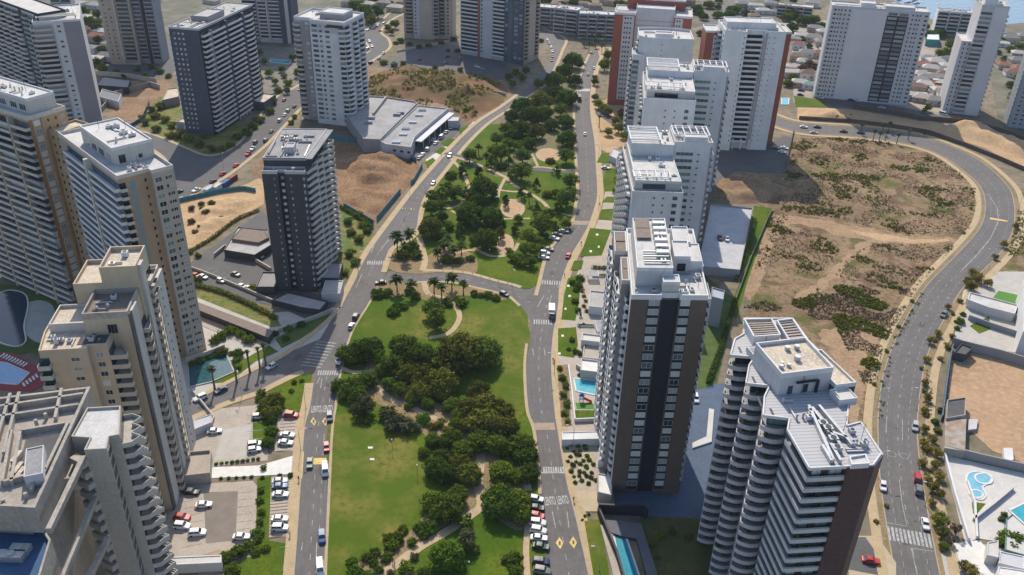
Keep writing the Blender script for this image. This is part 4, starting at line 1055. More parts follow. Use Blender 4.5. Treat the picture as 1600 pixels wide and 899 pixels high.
# ---------------------------------------------------------------- white tower with brick wings and dark balconies
def brick_wing_tower():
    H = 64; T = Tower('white_tower', 'tall white tower with open balcony column and red brick wings', (1133, 50), H, -2.0); N = 22; fh = 2.8
    x1 = T.loc(1169, 54, H)[0]; x2 = T.loc(1195, 52, H)[0]; x3 = T.loc(1226, 50, H)[0]; D = 24
    T.block([(0, 0), (x1, -2), (x1 + .3, 2.5), (x2, 2.5), (x2 + 1.0, .5), (x3, .5), (x3, D), (0, D)], 0, H, white, roofw, 1.0)
    F = T.face((x1 + .3, 2.5), (x2, 2.5)); G = T.face((0, 0), (x1, -2)); K = T.face((x2 + 1, .5), (x3, .5))
    for i in range(1, N):
        z = 1.5 + i * fh; F.balc(.2, z, F.L - .4, 2.2, white, white, .9, gm=glassk)
        G.win(G.L - 1.4, z + 1, .5, .7, dframe, glassk, 0); K.win(1.5, z + 1, .4, .6, dframe, glassk, 0); K.win(4.5, z + 1, .4, .6, dframe, glassk, 0)
        T.face((0, 5), (0, 0)).win(1, z + .4, 3, 1.9, wframe, glassb, 2)
        T.face((0, 16), (0, 6)).balc(1, z, 8, 1.8, white, None, 1, 'box', True, gm=glassb)
    K.panel(.0, 1.0, 0, H, greyw, .05, 'recess_panel')
    T.block((-7.5, -.1, 12, 26), 0, H - 3, brick, roofw, .6, parm=white); T.block((x3 + .1, x3 + 5, 9, 26), 0, H - 1.5, brick, roofw, .6, parm=white)
    B = T.face((-7.5, 12), (-.1, 12)); B.panel(4.2, 7.2, 1, H - 5, lightgrey, .06)
    for i in range(1, N): B.win(4.7, 1 + i * fh, .7, .9, dframe, glassk, 0, out=.06); B.win(6.0, 1 + i * fh, .7, .9, dframe, glassk, 0, out=.06)
    T.block((2, x3 - 4, 8, 20), H, H + 3, white, roofw, .5)
    T.clutter(1, x3 - 2, 1, 22, H + .1, 12, 41, 4)
    for k in range(4):
        mb = MB(); x = x1 - 3 + k * 4.4; mb.box(x, x + .7, .2, 1.4, 0, 6.0); T.mk(mb, 'column', [white])
brick_wing_tower()

# ---------------------------------------------------------------- white tower with curved crown
def curved_tower():
    H = 54; T = Tower('white_tower', 'white tower with rounded roof edge and blue glass balconies facing the avenue', (999, 62), H, -4); N = 18; fh = 2.9
    W = T.loc(1084, 66, H)[0]; D = 22
    arc = [(W, D)] + [(W - (W) * k / 6, D + 3 * math.sin(math.pi * k / 6)) for k in range(1, 6)] + [(0, D)]
    T.block([(0, 4), (3.5, 0), (W, 0)] + arc, 0, H, white, roofw, 1.4)
    T.block((-3, 3.4, -4, 10), 0, H - 8, white, roofm, .9)
    F = T.face((0, 12), (0, 4)); G = T.face((-3, -4), (3.4, -4)); K = T.face((3.5, 0), (W, 0)); V = T.face((-3, 10), (-3, -4))
    for i in range(1, N):
        z = i * fh + 1
        if z < H - 10: G.balc(.1, z, 3.6, 1.2, white, None, 1, 'box', True, gm=glassb); V.balc(.5, z, 6.4, 1.5, white, None, 1, 'bow', True, gm=glassb); V.balc(7.2, z, 6.4, 1.5, white, None, 1, 'bow', True, gm=glassb)
        F.balc(.3, z, 7, 1.3, white, None, 1, 'box', True, gm=glassb)
        K.win(W * .3, z + 1, .5, .6, dframe, glassk, 0)
    T.block((W * .3, W * .62, -.02 + 3, 9), H - 3.0, H + 2.4, white, roofw, .5)
    p = MB(); p.cyl(W * .5, 13, H, H + 1.2, 3.2, n=16); T.mk(p, 'water_tank', [concrete]); T.clutter(3, W - 3, 4, 19, H, 9, 51, 3)
curved_tower()

# ---------------------------------------------------------------- brick slab at the head of the avenue
def brick_tower():
    H = 56; T = Tower('brick_tower', 'red brick tower with ribbed grey middle at the head of the avenue', (960, 21), H, -9); N = 19; fh = 2.85
    x1 = T.loc(993.5, 23, H)[0]; x2 = T.loc(1054, 27, H)[0]; x3 = T.loc(1082, 30, H)[0]
    T.block((0, x1, 0, 22), 0, H, brick, roofw, .8, parm=white); T.block((x2, x3, 0, 22), 0, H, brick, roofw, .8, parm=white)
    T.block((x1 + .02, x2 - .02, 2, 24), 0, H + 3, lightgrey, roofw, .8)
    T.block((x1 - 6, x2 + 6, 16, 26), H + .01, H + 6, brick, roofw, .6, parm=white)
    A = T.face((0, 0), (x1, 0)); A.panel(x1 * .42, x1 * .95, 4, H - 1, lightgrey, .06); M = T.face((x1, 2), (x2, 2)); C = T.face((x2, 0), (x3, 0)); C.panel(.6, (x3 - x2) * .5, 4, H - 1, lightgrey, .06)
    for i in range(1, N):
        z = 1 + i * fh
        for u in (.5, .62, .76): A.win(x1 * u, z + .8, .8, 1.1, dframe, glassk, 0, out=.06)
        C.win(1.4, z + .8, .8, 1.1, dframe, glassk, 0, out=.06); C.win(3.0, z + .8, .8, 1.1, dframe, glassk, 0, out=.06)
        M.slab(.3, z, x2 - x1 - .6, .35, greyw)
    W_ = T.face((0, 22), (0, 0))
    for i in range(1, N): W_.win(4, 1 + i * fh + .6, 2, 1.3, wframe, glassb)
    T.clutter(1, x3 - 2, 2, 14, H + .1, 6, 61, 2)
brick_tower()

# ---------------------------------------------------------------- wide grey slab with a glazed strip (upper right)
def grey_slab():
    H = 58; T = Tower('grey_slab_tower', 'wide pale grey slab tower with one dark glazed strip near the sea', (1300, 10), H, -13.5, joined=False); W = T.loc(1454, 22, H)[0]; N = 21; fh = 2.68; D = 15
    T.block((0, W, 0, D), 0, H, lightgrey, roofw, .8)
    F = T.face((0, 0), (W, 0)); F.panel(0, .8, 0, H, white, .5, 'edge_fin'); F.panel(W * .58, W * .80, 1, H - 3, navy, .06, 'glazed_strip')
    F.panel(W * .215, W * .575, .5, H - .6, mat('pale_grey_render', (.56, .54, .55), .85, (.52, .5, .51), .1, coord='obj'), .05, 'blank_wall')
    T.joined = True
    for i in range(N):
        z = 1.2 + i * fh
        for u in (.03, .07, .1, .14, .185): F.win(W * u, z + .8, 1.5 if u == .03 else .9, 1.1, gframe, glassk, 0)
        for u in (.83, .87, .9, .955): F.win(W * u, z + .8, 1.7 if u > .94 else .9, 1.1, gframe, glassk, 0)
    T.joined = False
    for i in range(N):
        z = 1.2 + i * fh
        for u in (.59, .70): F.win(W * u, z + .5, W * .092, 1.6, gframe, glass_strip, 3, 'window', .06)
    T.done()
    T.block((W * .3, W * .45, 3, 12), H, H + 2.5, white, roofw, .4); T.block((W * .55, W * .85, 2, 12), H, H + 1.8, lightgrey, roofw, .4)
    T.clutter(2, W - 4, 2, 13, H, 12, 71, 3)
glass_strip = glass('strip_glass', (.1, .12, .14), (.28, .29, .29), .5, .2)
grey_slab()

def seaside_towers():
    H = 66; T = Tower('grey_slab_tower', 'tall grey tower with blank wall panel and stepped balconies at the picture edge', (1472, 176), 0, -16); N = 24; fh = 2.7
    W = T.loc(1531, 190, 0)[0]; D = 24
    T.block((0, W * .27, 1.0, D), 0, 44, lightgrey, roofw, .7); T.block((W * .27 + .02, W, 0, D), 0, H, lightgrey, roofw, .8)
    T.block((W * .35, W * .7, 4, 16), H, H + 5, white, roofw, .6)
    F = T.face((0, 1.0), (W * .27, 1.0)); G = T.face((W * .27, 0), (W, 0)); E = T.face((W, 0), (W, D))
    G.panel(W * .34, W * .73 - .02, .2, H - .5, MATS['pale_grey_render'], .35, 'blank_wall')
    E.panel(0.02, D - .02, 0, H - .3, slate_pale, .03, 'side_wall')  # bluish slate puts this side's shade into its wall colour
    for i in range(N):
        z = 1 + i * fh
        if z < 42: F.win(W * .2, z + .9, .8, 1.0, dframe, glassk, 0); F.win(W * .08, z + .9, .8, 1.0, dframe, glassk, 0)
        if z < H - 3: G.balc(.2, z, W * .31, 1.5, lightgrey, lightgrey, .9, gm=glassd); E.balc(.5, z, 3.5, .9, lightgrey, lightgrey, .9, gm=glassk)
        if z < H - 3:
            for u in (7, 10, 14, 17.5, 21): E.win(u, z + .8, 1.0, 1.1, dframe, glassk, 0)
    T.clutter(4, W - 2, 2, 20, H, 6, 72, 2)
    T2 = Tower('grey_slab_tower', 'slim shaded grey tower cut off by the picture edge', (1575, 199), 0, -18, joined=True); H2 = 60
    T2.block((0, 24, 0, 20), 0, H2, slate_pale, roofw, .8); F = T2.face((0, 0), (24, 0)); V = T2.face((0, 20), (0, 0))
    for i in range(21):
        for u in (1.5, 5, 8.5, 12, 16): F.win(u, 1.4 + i * 2.7 + .8, 1.8, 1.2, wframe, glassk, 1)
        V.win(4, 1.4 + i * 2.7 + .8, 2, 1.2, wframe, glassd, 1); V.win(12, 1.4 + i * 2.7 + .8, 2, 1.2, wframe, glassd, 1)
    T2.done()
slate_pale = mat('pale_slate_render', (.27, .29, .33), .85, (.24, .255, .29), .15, coord='obj')
seaside_towers()

# ---------------------------------------------------------------- dark tower with white zigzag balconies
def zigzag_tower():
    H = 53; T = Tower('dark_tower', 'dark slate tower with white zigzag balconies beside the park boulevard', (409, 272), 49, 3.0); N = 19; fh = 2.6; z0 = 1.6
    W = 15.4; D = 35; WB = 18.6
    T.block([(0, 0), (5.6, 0), (5.6, 1.3), (8.2, 1.3), (8.2, 0), (W, 0), (W, 4.4), (0, 4.4)], 0, 49.5, slate2, roofg, .7, parm=lightgrey)
    T.block([(0, 4.42), (W, 4.42), (WB, D), (1, D)], 0, H, slate2, roofm, .6, parm=lightgrey)
    lid = MB(); lid.prism([(-.3, 4.2), (W + 2.2, 4.2), (WB + 2.4, D), (.8, D)], H - .05, H + .3, 0, bottom=True); T.mk(lid, 'roof', [mat('slate_roof', (.25, .245, .245), .9, (.19, .185, .185), .2, (.3, .29, .285), 1.2)]); H += .3
    F = T.face((0, 0), (W, 0)); S = T.face((5.6, 1.3), (8.2, 1.3)); S.panel(.02, 2.58, 1, 48, navy, .04, 'recess_panel')
    for i in range(N - 1):
        z = z0 + i * fh
        F.win(3.9, z + 1.0, .6, .8, gframe, glassp, 0); S.win(.7, z + .7, 1.2, 1.2, gframe, glassp, 0, out=.04); F.win(9.8, z + 1.0, .6, .8, gframe, glassp, 0); F.win(W - .9, z + .7, .7, 1.3, gframe, glassp, 0)
    E = T.face((W, 1.5), (WB, D))
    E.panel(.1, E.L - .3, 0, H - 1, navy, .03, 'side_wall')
    for i in range(N):
        z = z0 + i * fh; k = E.L / 4
        for j in range(4): E.balc(.2 + j * k, z, k - .25, 2.3, offwhite, offwhite, .95, 'left', gm=glassk, gh=1.5)
    W = WB - 2
    T.block((W * .42, W * .62, 9, 14), H, H + 2.2, lightgrey, roofm, .3)
    for (x, y, w, d) in ((1, 5, 4, .6), (1, 8, .6, 12), (3, 22, 8, .6), (6, 5, .5, 16), (10, 20, 5, .5), (2.5, 27, 6, 1.2), (11, 26, 4, 1.2)):
        mb = MB(); mb.box(x, x + w, y, y + d, H, H + .7); T.mk(mb, 'duct', [roofg])
    T.clutter(1, W - 2, 6, 28, H, 14, 81, 2, 1.5); T.clutter(1, 5, .4, 3, 49.5, 1, 82, 0, 1.2); T.clutter(9, 14, .4, 3, 49.5, 2, 83, 0, 1.2)
    # entrance canopy
    T.block((W + .1, W + 7, 3, 16), 0, 4.0, slate2, roofg, .4); T.block((W + 2, W + 9, -8, 2), 0, 3.6, lightgrey, roofm, .3)
    T.block((-7, -.1, -3, 9), 0, 3.4, slate2, roofg, .5)
zigzag_tower()

# ---------------------------------------------------------------- white tower with corner balconies (upper middle)
def corner_balcony_tower():
    H = 58; T = Tower('white_tower', 'pale tower with rows of small windows and corner balconies behind the low roofs', (484, 33), H, -15); N = 20; fh = 2.75; z0 = 2
    W = T.loc(534, 40, H)[0]; D = 26; xl = -11.5
    T.block([(xl, 3.4), (-.4, 3.4), (-.4, 0), (W, 0), (W, D), (xl, D)], 0, H, lightgrey, roofw, .9, parm=white)
    F = T.face((-.4, 0), (W, 0)); E = T.face((W, 0), (W, D)); V = T.face((xl, 3.4), (-.4, 3.4)); V.panel(4, 11, 0, H - 1, greyw, .04, 'recess_panel')
    F.panel(0.02, W + .38, 0, H - 5.6, white, .03, 'front_wall')
    for i in range(N):
        z = z0 + i * fh
        F.win(1.2, z + .8, 3.2, 1.4, dframe, glassb, 2, out=.03); F.win(5.6, z + .9, 1.4, 1.2, dframe, glassd, 0, out=.03); F.win(9.2, z + .9, 2.4, 1.2, dframe, glassd, 1, out=.03)
        F.balc(W - 3.4, z, 3.6, 1.4, white, white, .9, 'cham', gm=glassd); E.balc(-.2, z, 6, 1.4, white, white, .9, 'cham', gm=glassd); E.balc(10, z, 6, 1.4, white, white, .9, 'cham', gm=glassd); E.balc(18, z, 6, 1.4, white, white, .9, 'cham', gm=glassd)
        V.balc(-.8, z, 4.6, 1.7, offwhite, offwhite, .9, 'bow', gm=glassd); V.win(6.5, z + .7, 2, 1.4, wframe, glassp, 1, out=.04)
    for k in range(2): F.win(W * .5 + .3, H - 2.6, W * .46, 1.6, dframe, glassk, 3)
    T.block((2, W - 4, 8, 20), H, H + 3.2, greyw, roofw, .5, parm=white)
    mb = MB(); mb.box(W * .45, W - .5, .6, 3.2, H + .02, H + .5); T.mk(mb, 'roof_deck', [roofc])
    T.clutter(xl + 1, W - 2, 5, D - 2, H, 14, 91, 4)
corner_balcony_tower()

# ---------------------------------------------------------------- dark tower with white balcony bars (upper left middle)
def bar_balcony_tower():
    H = 58; T = Tower('dark_tower', 'dark blue tower with long white balcony bars above the upper street', (263, 43), H, -11); N = 20; fh = 2.72; z0 = 2.2
    W = T.loc(307, 48, H)[0]; D = 62
    T.block((0, W, 0, D), 0, H, slate, roofm, .6, parm=lightgrey)
    F = T.face((0, 0), (W, 0)); E = T.face((W, 0), (W, D)); V = T.face((0, D), (0, 0))
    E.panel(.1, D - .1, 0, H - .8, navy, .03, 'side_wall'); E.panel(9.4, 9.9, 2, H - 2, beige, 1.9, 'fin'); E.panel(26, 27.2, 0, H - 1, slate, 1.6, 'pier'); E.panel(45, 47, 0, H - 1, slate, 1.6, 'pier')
    for i in range(N):
        z = z0 + i * fh
        for u in (2.2, 4.8, 7.2): F.win(u, z + .8, 1.1, 1.1, gframe, glassp, 0)
        E.balc(1.6, z, 7.4, 1.8, white, white, .85, 'box', gm=glassk, gh=1.7); E.balc(10.4, z, 14.8, 1.8, white, white, .85, 'box', gm=glassk, gh=1.7); E.balc(27.6, z, 16.5, 1.8, white, white, .85, 'box', gm=glassk, gh=1.7); E.balc(47.5, z, 12, 1.8, white, white, .85, 'bow', gm=glassk, gh=1.7)
        V.balc(D - 7, z, 6.6, 1.7, white, white, .85, 'bow', gm=glassk, gh=1.7)
    for k in range(4): T.box('column', W + .2, W + 1.4, 28 + k * 4, 29.2 + k * 4, 0, 2.0, offwhite)
    T.block((4, W - 3, 16, 34), H, H + 2.6, greyw, roofm, .4); T.clutter(1, W - 2, 2, 50, H, 26, 101, 5, 2.0)
    T.block((W + .1, W + 8, 46, 62), 0, 5, slate, roofc, .5); T.block((-8, -.1, 4, 22), 0, 4, greyw, roofc, .5)
bar_balcony_tower()

# ---------------------------------------------------------------- tower with grey blank end (top left corner)
def blank_end_tower():
    H = 57; T = Tower('grey_end_tower', 'tower with blank mauve grey end wall and balcony corner in the top corner', (50, 37), H, 24); N = 20; fh = 2.7; z0 = 2
    x1 = T.loc(82, 34, H)[0]; x2 = T.loc(98, 32, H)[0]; W = T.loc(125.5, 30, H)[0]; D = 40
    T.block((0, W, 0, D), 0, H, lightgrey, roofw, .8, parm=white)
    F = T.face((0, 0), (W, 0)); V = T.face((0, D), (0, 0))
    F.panel(x2, W - .02, 0, H - .3, mauve, .06, 'end_wall'); F.panel(x1, x2, 0, H - .3, MATS['pale_grey_render'], .04, 'window_wall')
    V.panel(D - 9, D - 5.5, 0, H, navy, .8, 'pier')
    for i in range(N):
        z = z0 + i * fh
        F.balc(-.4, z, x1 - .2, 1.8, offwhite, offwhite, .9, 'cham', gm=glassd); V.balc(D - 5, z, 5.2, 1.8, offwhite, offwhite, .9, 'box', gm=glassd)
        V.balc(D - 21, z, 11.5, 1.8, offwhite, None, .9, 'wave', True, gm=glassg); V.balc(D - 34, z, 11.5, 1.8, offwhite, None, .9, 'wave', True, gm=glassg)
        if i % 3 != 2: F.win(x1 + 1.6, z + .8, 1.7, 1.2, wframe, glassk, 1, out=.04)
        else: F.win(x1 + 1.6, z + .8, 1.7, 1.2, wframe, glassp, 1, out=.04)
        F.slab(x2 + 1.2, z, 1.6, .12, greyw, .12, 'wall_joint')
    a = T.loc(-45, -14, 60); b = T.loc(59, 24, 60); d = Vector((b[0] - a[0], b[1] - a[1], 0)).normalized(); n = Vector((-d.y, d.x, 0)) * 15
    T.block([a, b, (b[0] + n.x, b[1] + n.y), (a[0] + n.x, a[1] + n.y)], 0, 60, lightgrey, roofw, .8, parm=navy)
    K = T.face(a, b); K.panel(K.L - 4.2, K.L, 0, 60, navy, .3, 'pier'); K.panel(K.L - 24, K.L - 21, 0, 60, navy, .3, 'pier')
    for i in range(N + 1):
        z = z0 + i * fh; K.balc(K.L - 20.6, z, 8, 1.8, offwhite, None, .9, 'bow', True, gm=glassg); K.balc(K.L - 12.2, z, 7.6, 1.8, offwhite, None, .9, 'bow', True, gm=glassg); [K.balc(K.L - 33 - 9 * j, z, 8.4, 1.8, offwhite, offwhite, .9, 'bow', gm=glassd) for j in range(int((K.L - 25) / 9))]
    T.pergola(2, W - 2, 2.5, 8.5, H, 4, offwhite, 0, 2.2, .35); T.clutter(7, W - 2, 9, 30, H, 8, 111, 2)
mauve = mat('mauve_grey_render', (.255, .235, .25), .85, (.235, .215, .23), .1, coord='obj')
blank_end_tower()

# ---------------------------------------------------------------- beige towers on the left
palebal = mat('pale_sand_render', (.5, .455, .4), .85, (.45, .41, .36), .2, coord='obj')
def beige_tower_a():
    H = 73; T = Tower('beige_tower', 'tall beige tower with long glazed balconies cut by the picture edge', (43, 187), H, -30); N = 26; fh = 2.72; z0 = 1.5
    D = 14; Wl = 46
    T.block((-Wl, 0, 0, D), 0, H, ochre, roofw, .9, parm=offwhite)
    F = T.face((-Wl, 0), (0, 0)); E = T.face((0, 0), (0, D))
    E.panel(.05, 1.2, 0, H - .5, mat('russet_render', (.3, .15, .07), .8, coord='obj'), .06, 'corner_strip'); E.panel(4.4, 5.0, 0, H - .5, ochre, .5, 'fin')
    for k in (9.0, 21.5, 34): F.panel(Wl - k - .5, Wl - k + .5, 0, H - .5, beige, 1.75, 'pier')
    for i in range(N):
        z = z0 + i * fh
        F.balc(Wl - 8.3, z, 8.5, 1.7, palebal, palebal if i % 3 else None, .75, 'box', not i % 3, gm=glassd); F.balc(Wl - 20.8, z, 11.0, 1.7, palebal, palebal, .75, 'box', gm=glassb if i % 4 else glassp); F.balc(Wl - 33.3, z, 11, 1.7, palebal, palebal, .75, 'box', gm=glassd); F.balc(.2, z, 11, 1.7, palebal, palebal, .75, 'box', gm=glassd)
        E.win(1.7, z + .5, 2.2, 1.9, wframe, glassp, 1); E.win(6.6, z + .9, .6, 1.0, dframe, glassk, 0); E.win(9.4, z + .9, .6, 1.0, dframe, glassk, 0); E.win(11.6, z + .7, 1.2, 1.3, wframe, glassd, 0)
    T.block((-34, -3, 3, D - 1), H, H + 5.2, offwhite, roofw, .5, parm=white)
    G = T.face((-34, 3), (-3, 3))
    for u in (3, 9, 15, 21, 26): G.win(u, H + 1.2, 3.6, 2.2, wframe, glassb, 2)
    T.block((-.6, 6.5, 6, D + 3), 0, H - 5.5, ochre, roofc, .7)
    T.clutter(-30, -5, 4, D - 3, H + 5.2, 10, 121, 4)
    E2 = T.face((6.5, 6), (6.5, D + 3))
    E3 = T.face((-.6, 6), (6.5, 6))
    for i in range(N - 2): E3.win(2.2, z0 + i * fh + .8, .7, 1.0, dframe, glassk, 0); E3.win(4.6, z0 + i * fh + .6, 1.3, 1.4, wframe, glassd, 0)
beige_tower_a()
def beige_tower_b():
    H = 68; T = Tower('beige_tower', 'beige tower with white diagonal balcony rows, roof terrace and pale glass strip', (183.5, 280), H, -46); N = 24; fh = 2.72; z0 = 1.6
    a = T.loc(101, 209, H); c = T.loc(228, 265, H); d = T.loc(262, 261, H); Wl = -a[0]; D1 = c[1]; D2 = max(d[1], D1 + 4)
    T.block([(-Wl, 0), (0, 0), (0, D1), (2.2, D1), (2.2, D2 + 1), (-Wl, D2 + 1)], 0, H, beige, roofw, 1.0, parm=offwhite)
    F = T.face((-Wl, 0), (0, 0)); E = T.face((0, 0), (0, D1)); G = T.face((2.2, D1), (2.2, D2 + 1))
    E.panel(3.1, 4.9, 2, H - 1.6, glassp, .05, 'glass_strip'); E.panel(0, D1, 0, H - .2, tanr, .03, 'side_wall')
    G.panel(.02, D2 + 1 - D1 - .02, 0, H - .2, palebeige, .03, 'side_wall')
    F.panel(Wl - 22.6, Wl - 21.4, 0, H, offwhite, 1.9, 'pier')
    for i in range(N):
        z = z0 + i * fh
        F.balc(Wl - 20.8, z, 21.0, 1.6, white, white, .8, 'box', gm=glassb); F.balc(Wl - 42 if Wl > 42.5 else .3, z, min(18.5, Wl - 23), 1.6, white, white, .8, 'box', gm=glassb)
        E.balc(-.1, z, 2.2, 1.3, offwhite, offwhite, .8, 'cham', gm=glassk); E.win(D1 - 1.7, z + .9, .6, 1.0, dframe, glassk, 0, out=.03)
        G.win(.6, z + .5, 2.2, 1.7, wframe, (glassg, glassk, glassd)[i % 3], 1, out=.03); G.win(3.9, z + .9, .6, .9, dframe, glassk, 0, out=.03); G.win(D2 + 1 - D1 - 2.2, z + .8, 1.4, 1.2, wframe, glassd, 1, out=.03)
    p = [T.loc(*q, H + 6) for q in ((126.5, 195), (172.4, 184), (222.4, 220), (174, 231))]
    T.block((p[3][0] - 26, p[3][0], p[3][1], p[3][1] + 12.5), H, H + 5.4, offwhite, roofw, .5, parm=white)
    PF = T.face((p[3][0] - 26, p[3][1]), (p[3][0], p[3][1])); PE = T.face((p[3][0], p[3][1]), (p[3][0], p[3][1] + 12.5))
    for u in (2, 8, 14, 20): PF.win(u, H + .6, 4.4, 2.4, wframe, glassd, 2)
    PE.win(1.5, H + .5, 2, 2.6, dframe, glassk, 1); PE.win(7.5, H + .9, 1.2, 1.2, dframe, glassk, 0)
    T.clutter(-6.5, -1.5, 4, D1 + 2, H, 8, 131, 1, 1.6); T.clutter(p[3][0] - 22, p[3][0] - 2, p[3][1] + 1, p[3][1] + 11, H + 5.4, 7, 132, 3)
tanr = mat('tan_render', (.36, .255, .17), .85, (.32, .225, .15), .2, coord='obj'); palebeige = mat('pale_beige_render', (.39, .335, .28), .85, (.35, .3, .25), .2, coord='obj')
beige_tower_b()

# ---------------------------------------------------------------- cream stepped tower
def cream_tower():
    T = Tower('cream_tower', 'cream stepped tower with columns of angular balconies above the parking court', (61, 552), 57, 9.0); fh = 2.72; H = 57
    x1, x2, xm, D = 10.4, 14.5, 19.0, 34; N = 20; z0 = 1.6
    T.block([(0, 0), (x1, 0), (x1, 1.3), (x2, 1.3), (x2, 7.98), (-1.2, 18), (-1.2, 8)], 0, H, cream, roofc, .7)
    F = T.face((0, 0), (x1, 0)); G = T.face((x1, 1.3), (x2, 1.3)); E1 = T.face((x2, 1.3), (x2, 6.8)); E = T.face((xm, 6.2), (xm + .6, D + 2))
    for i in range(N):
        z = z0 + i * fh
        F.balc(-.6, z, 2.6, 1.5, offwhite, offwhite, .95, 'box', gm=glassg); F.win(x1 * .62, z + .9, 2.0, 1.1, wframe, (glassp, glassk, glassd)[i % 3], 1)
        G.win(1.2, z + .8, 1.7, 1.4, wframe, (glassk, glassp, glassd)[i % 3], 1)
        E1.balc(.2, z, 5.0, 3.6, offwhite, beigepar, .95, 'right', gm=glassk)
        E.balc(6.4, z, 6.4, 1.8, offwhite, beigepar, .95, 'right', gm=glassk); E.balc(16.0, z, 6.4, 1.8, offwhite, beigepar, .95, 'right', gm=glassk)
        E.win(25, z + 1, .5, .6, dframe, glassk, 0, out=.7)
    for i in range(20, 23): E.balc(16.0, z0 + i * fh, 6.4, 1.5, offwhite, beigepar, .95, 'box', gm=glassk)
    T.block((8.8, xm, 6.2, 17.5), 0, 62, cream, brownroof, 1.2, .35, parm=rawcon); T.block((11, xm + .4, 17.52, 28.5), 0, 68, cream, roofc, 1.2, .35, parm=cream)
    T.block((4.2, 10.98, 17.52, 30), 0, 64, cream, roofc, 1.0); T.block((0, 8.78, 8.5, 17.5), 0, 58.6, offwhite, roofc, .8); T.block((13, xm + .4, 28.52, D + 2), 0, 59, offwhite, roofc, .6)
    T.face((8.8, 6.2), (xm, 6.2)).win(5.0, H + .4, 2.2, 2.5, gframe, glassk, 2)
    mb = MB(); mb.prism([(7.5, 2.5), (13.9, 2.5), (13.9, 6.1), (7.5, 6.1)], H, H + .12, 0); T.mk(mb, 'roof_deck', [roofd])
    E.panel(-.1, 1.5, 0, 62.5, roofd, .4, 'dark_pier'); E.panel(1.55, 5.8, 0, 62.5, offwhite, .6, 'pier'); E.panel(13, 15.8, 0, 68.5, offwhite, .9, 'pier'); E.panel(22.6, 29.6, 0, 58.5, offwhite, .7, 'pier')
    T.clutter(0, 8, 2, 7, H, 4, 141, 2, 1.2); T.clutter(8, 13, 3, 6, H + .1, 3, 142, 1, 1.2); T.clutter(10, xm - 2, 8, 16, 62, 3, 143, 2, 1.6); T.clutter(12, xm - 2, 19, 27, 68, 2, 144, 1)
beigepar = mat('beige_parapet', (.45, .395, .32), .85, (.41, .36, .29), .3, coord='obj')
cream_tower()

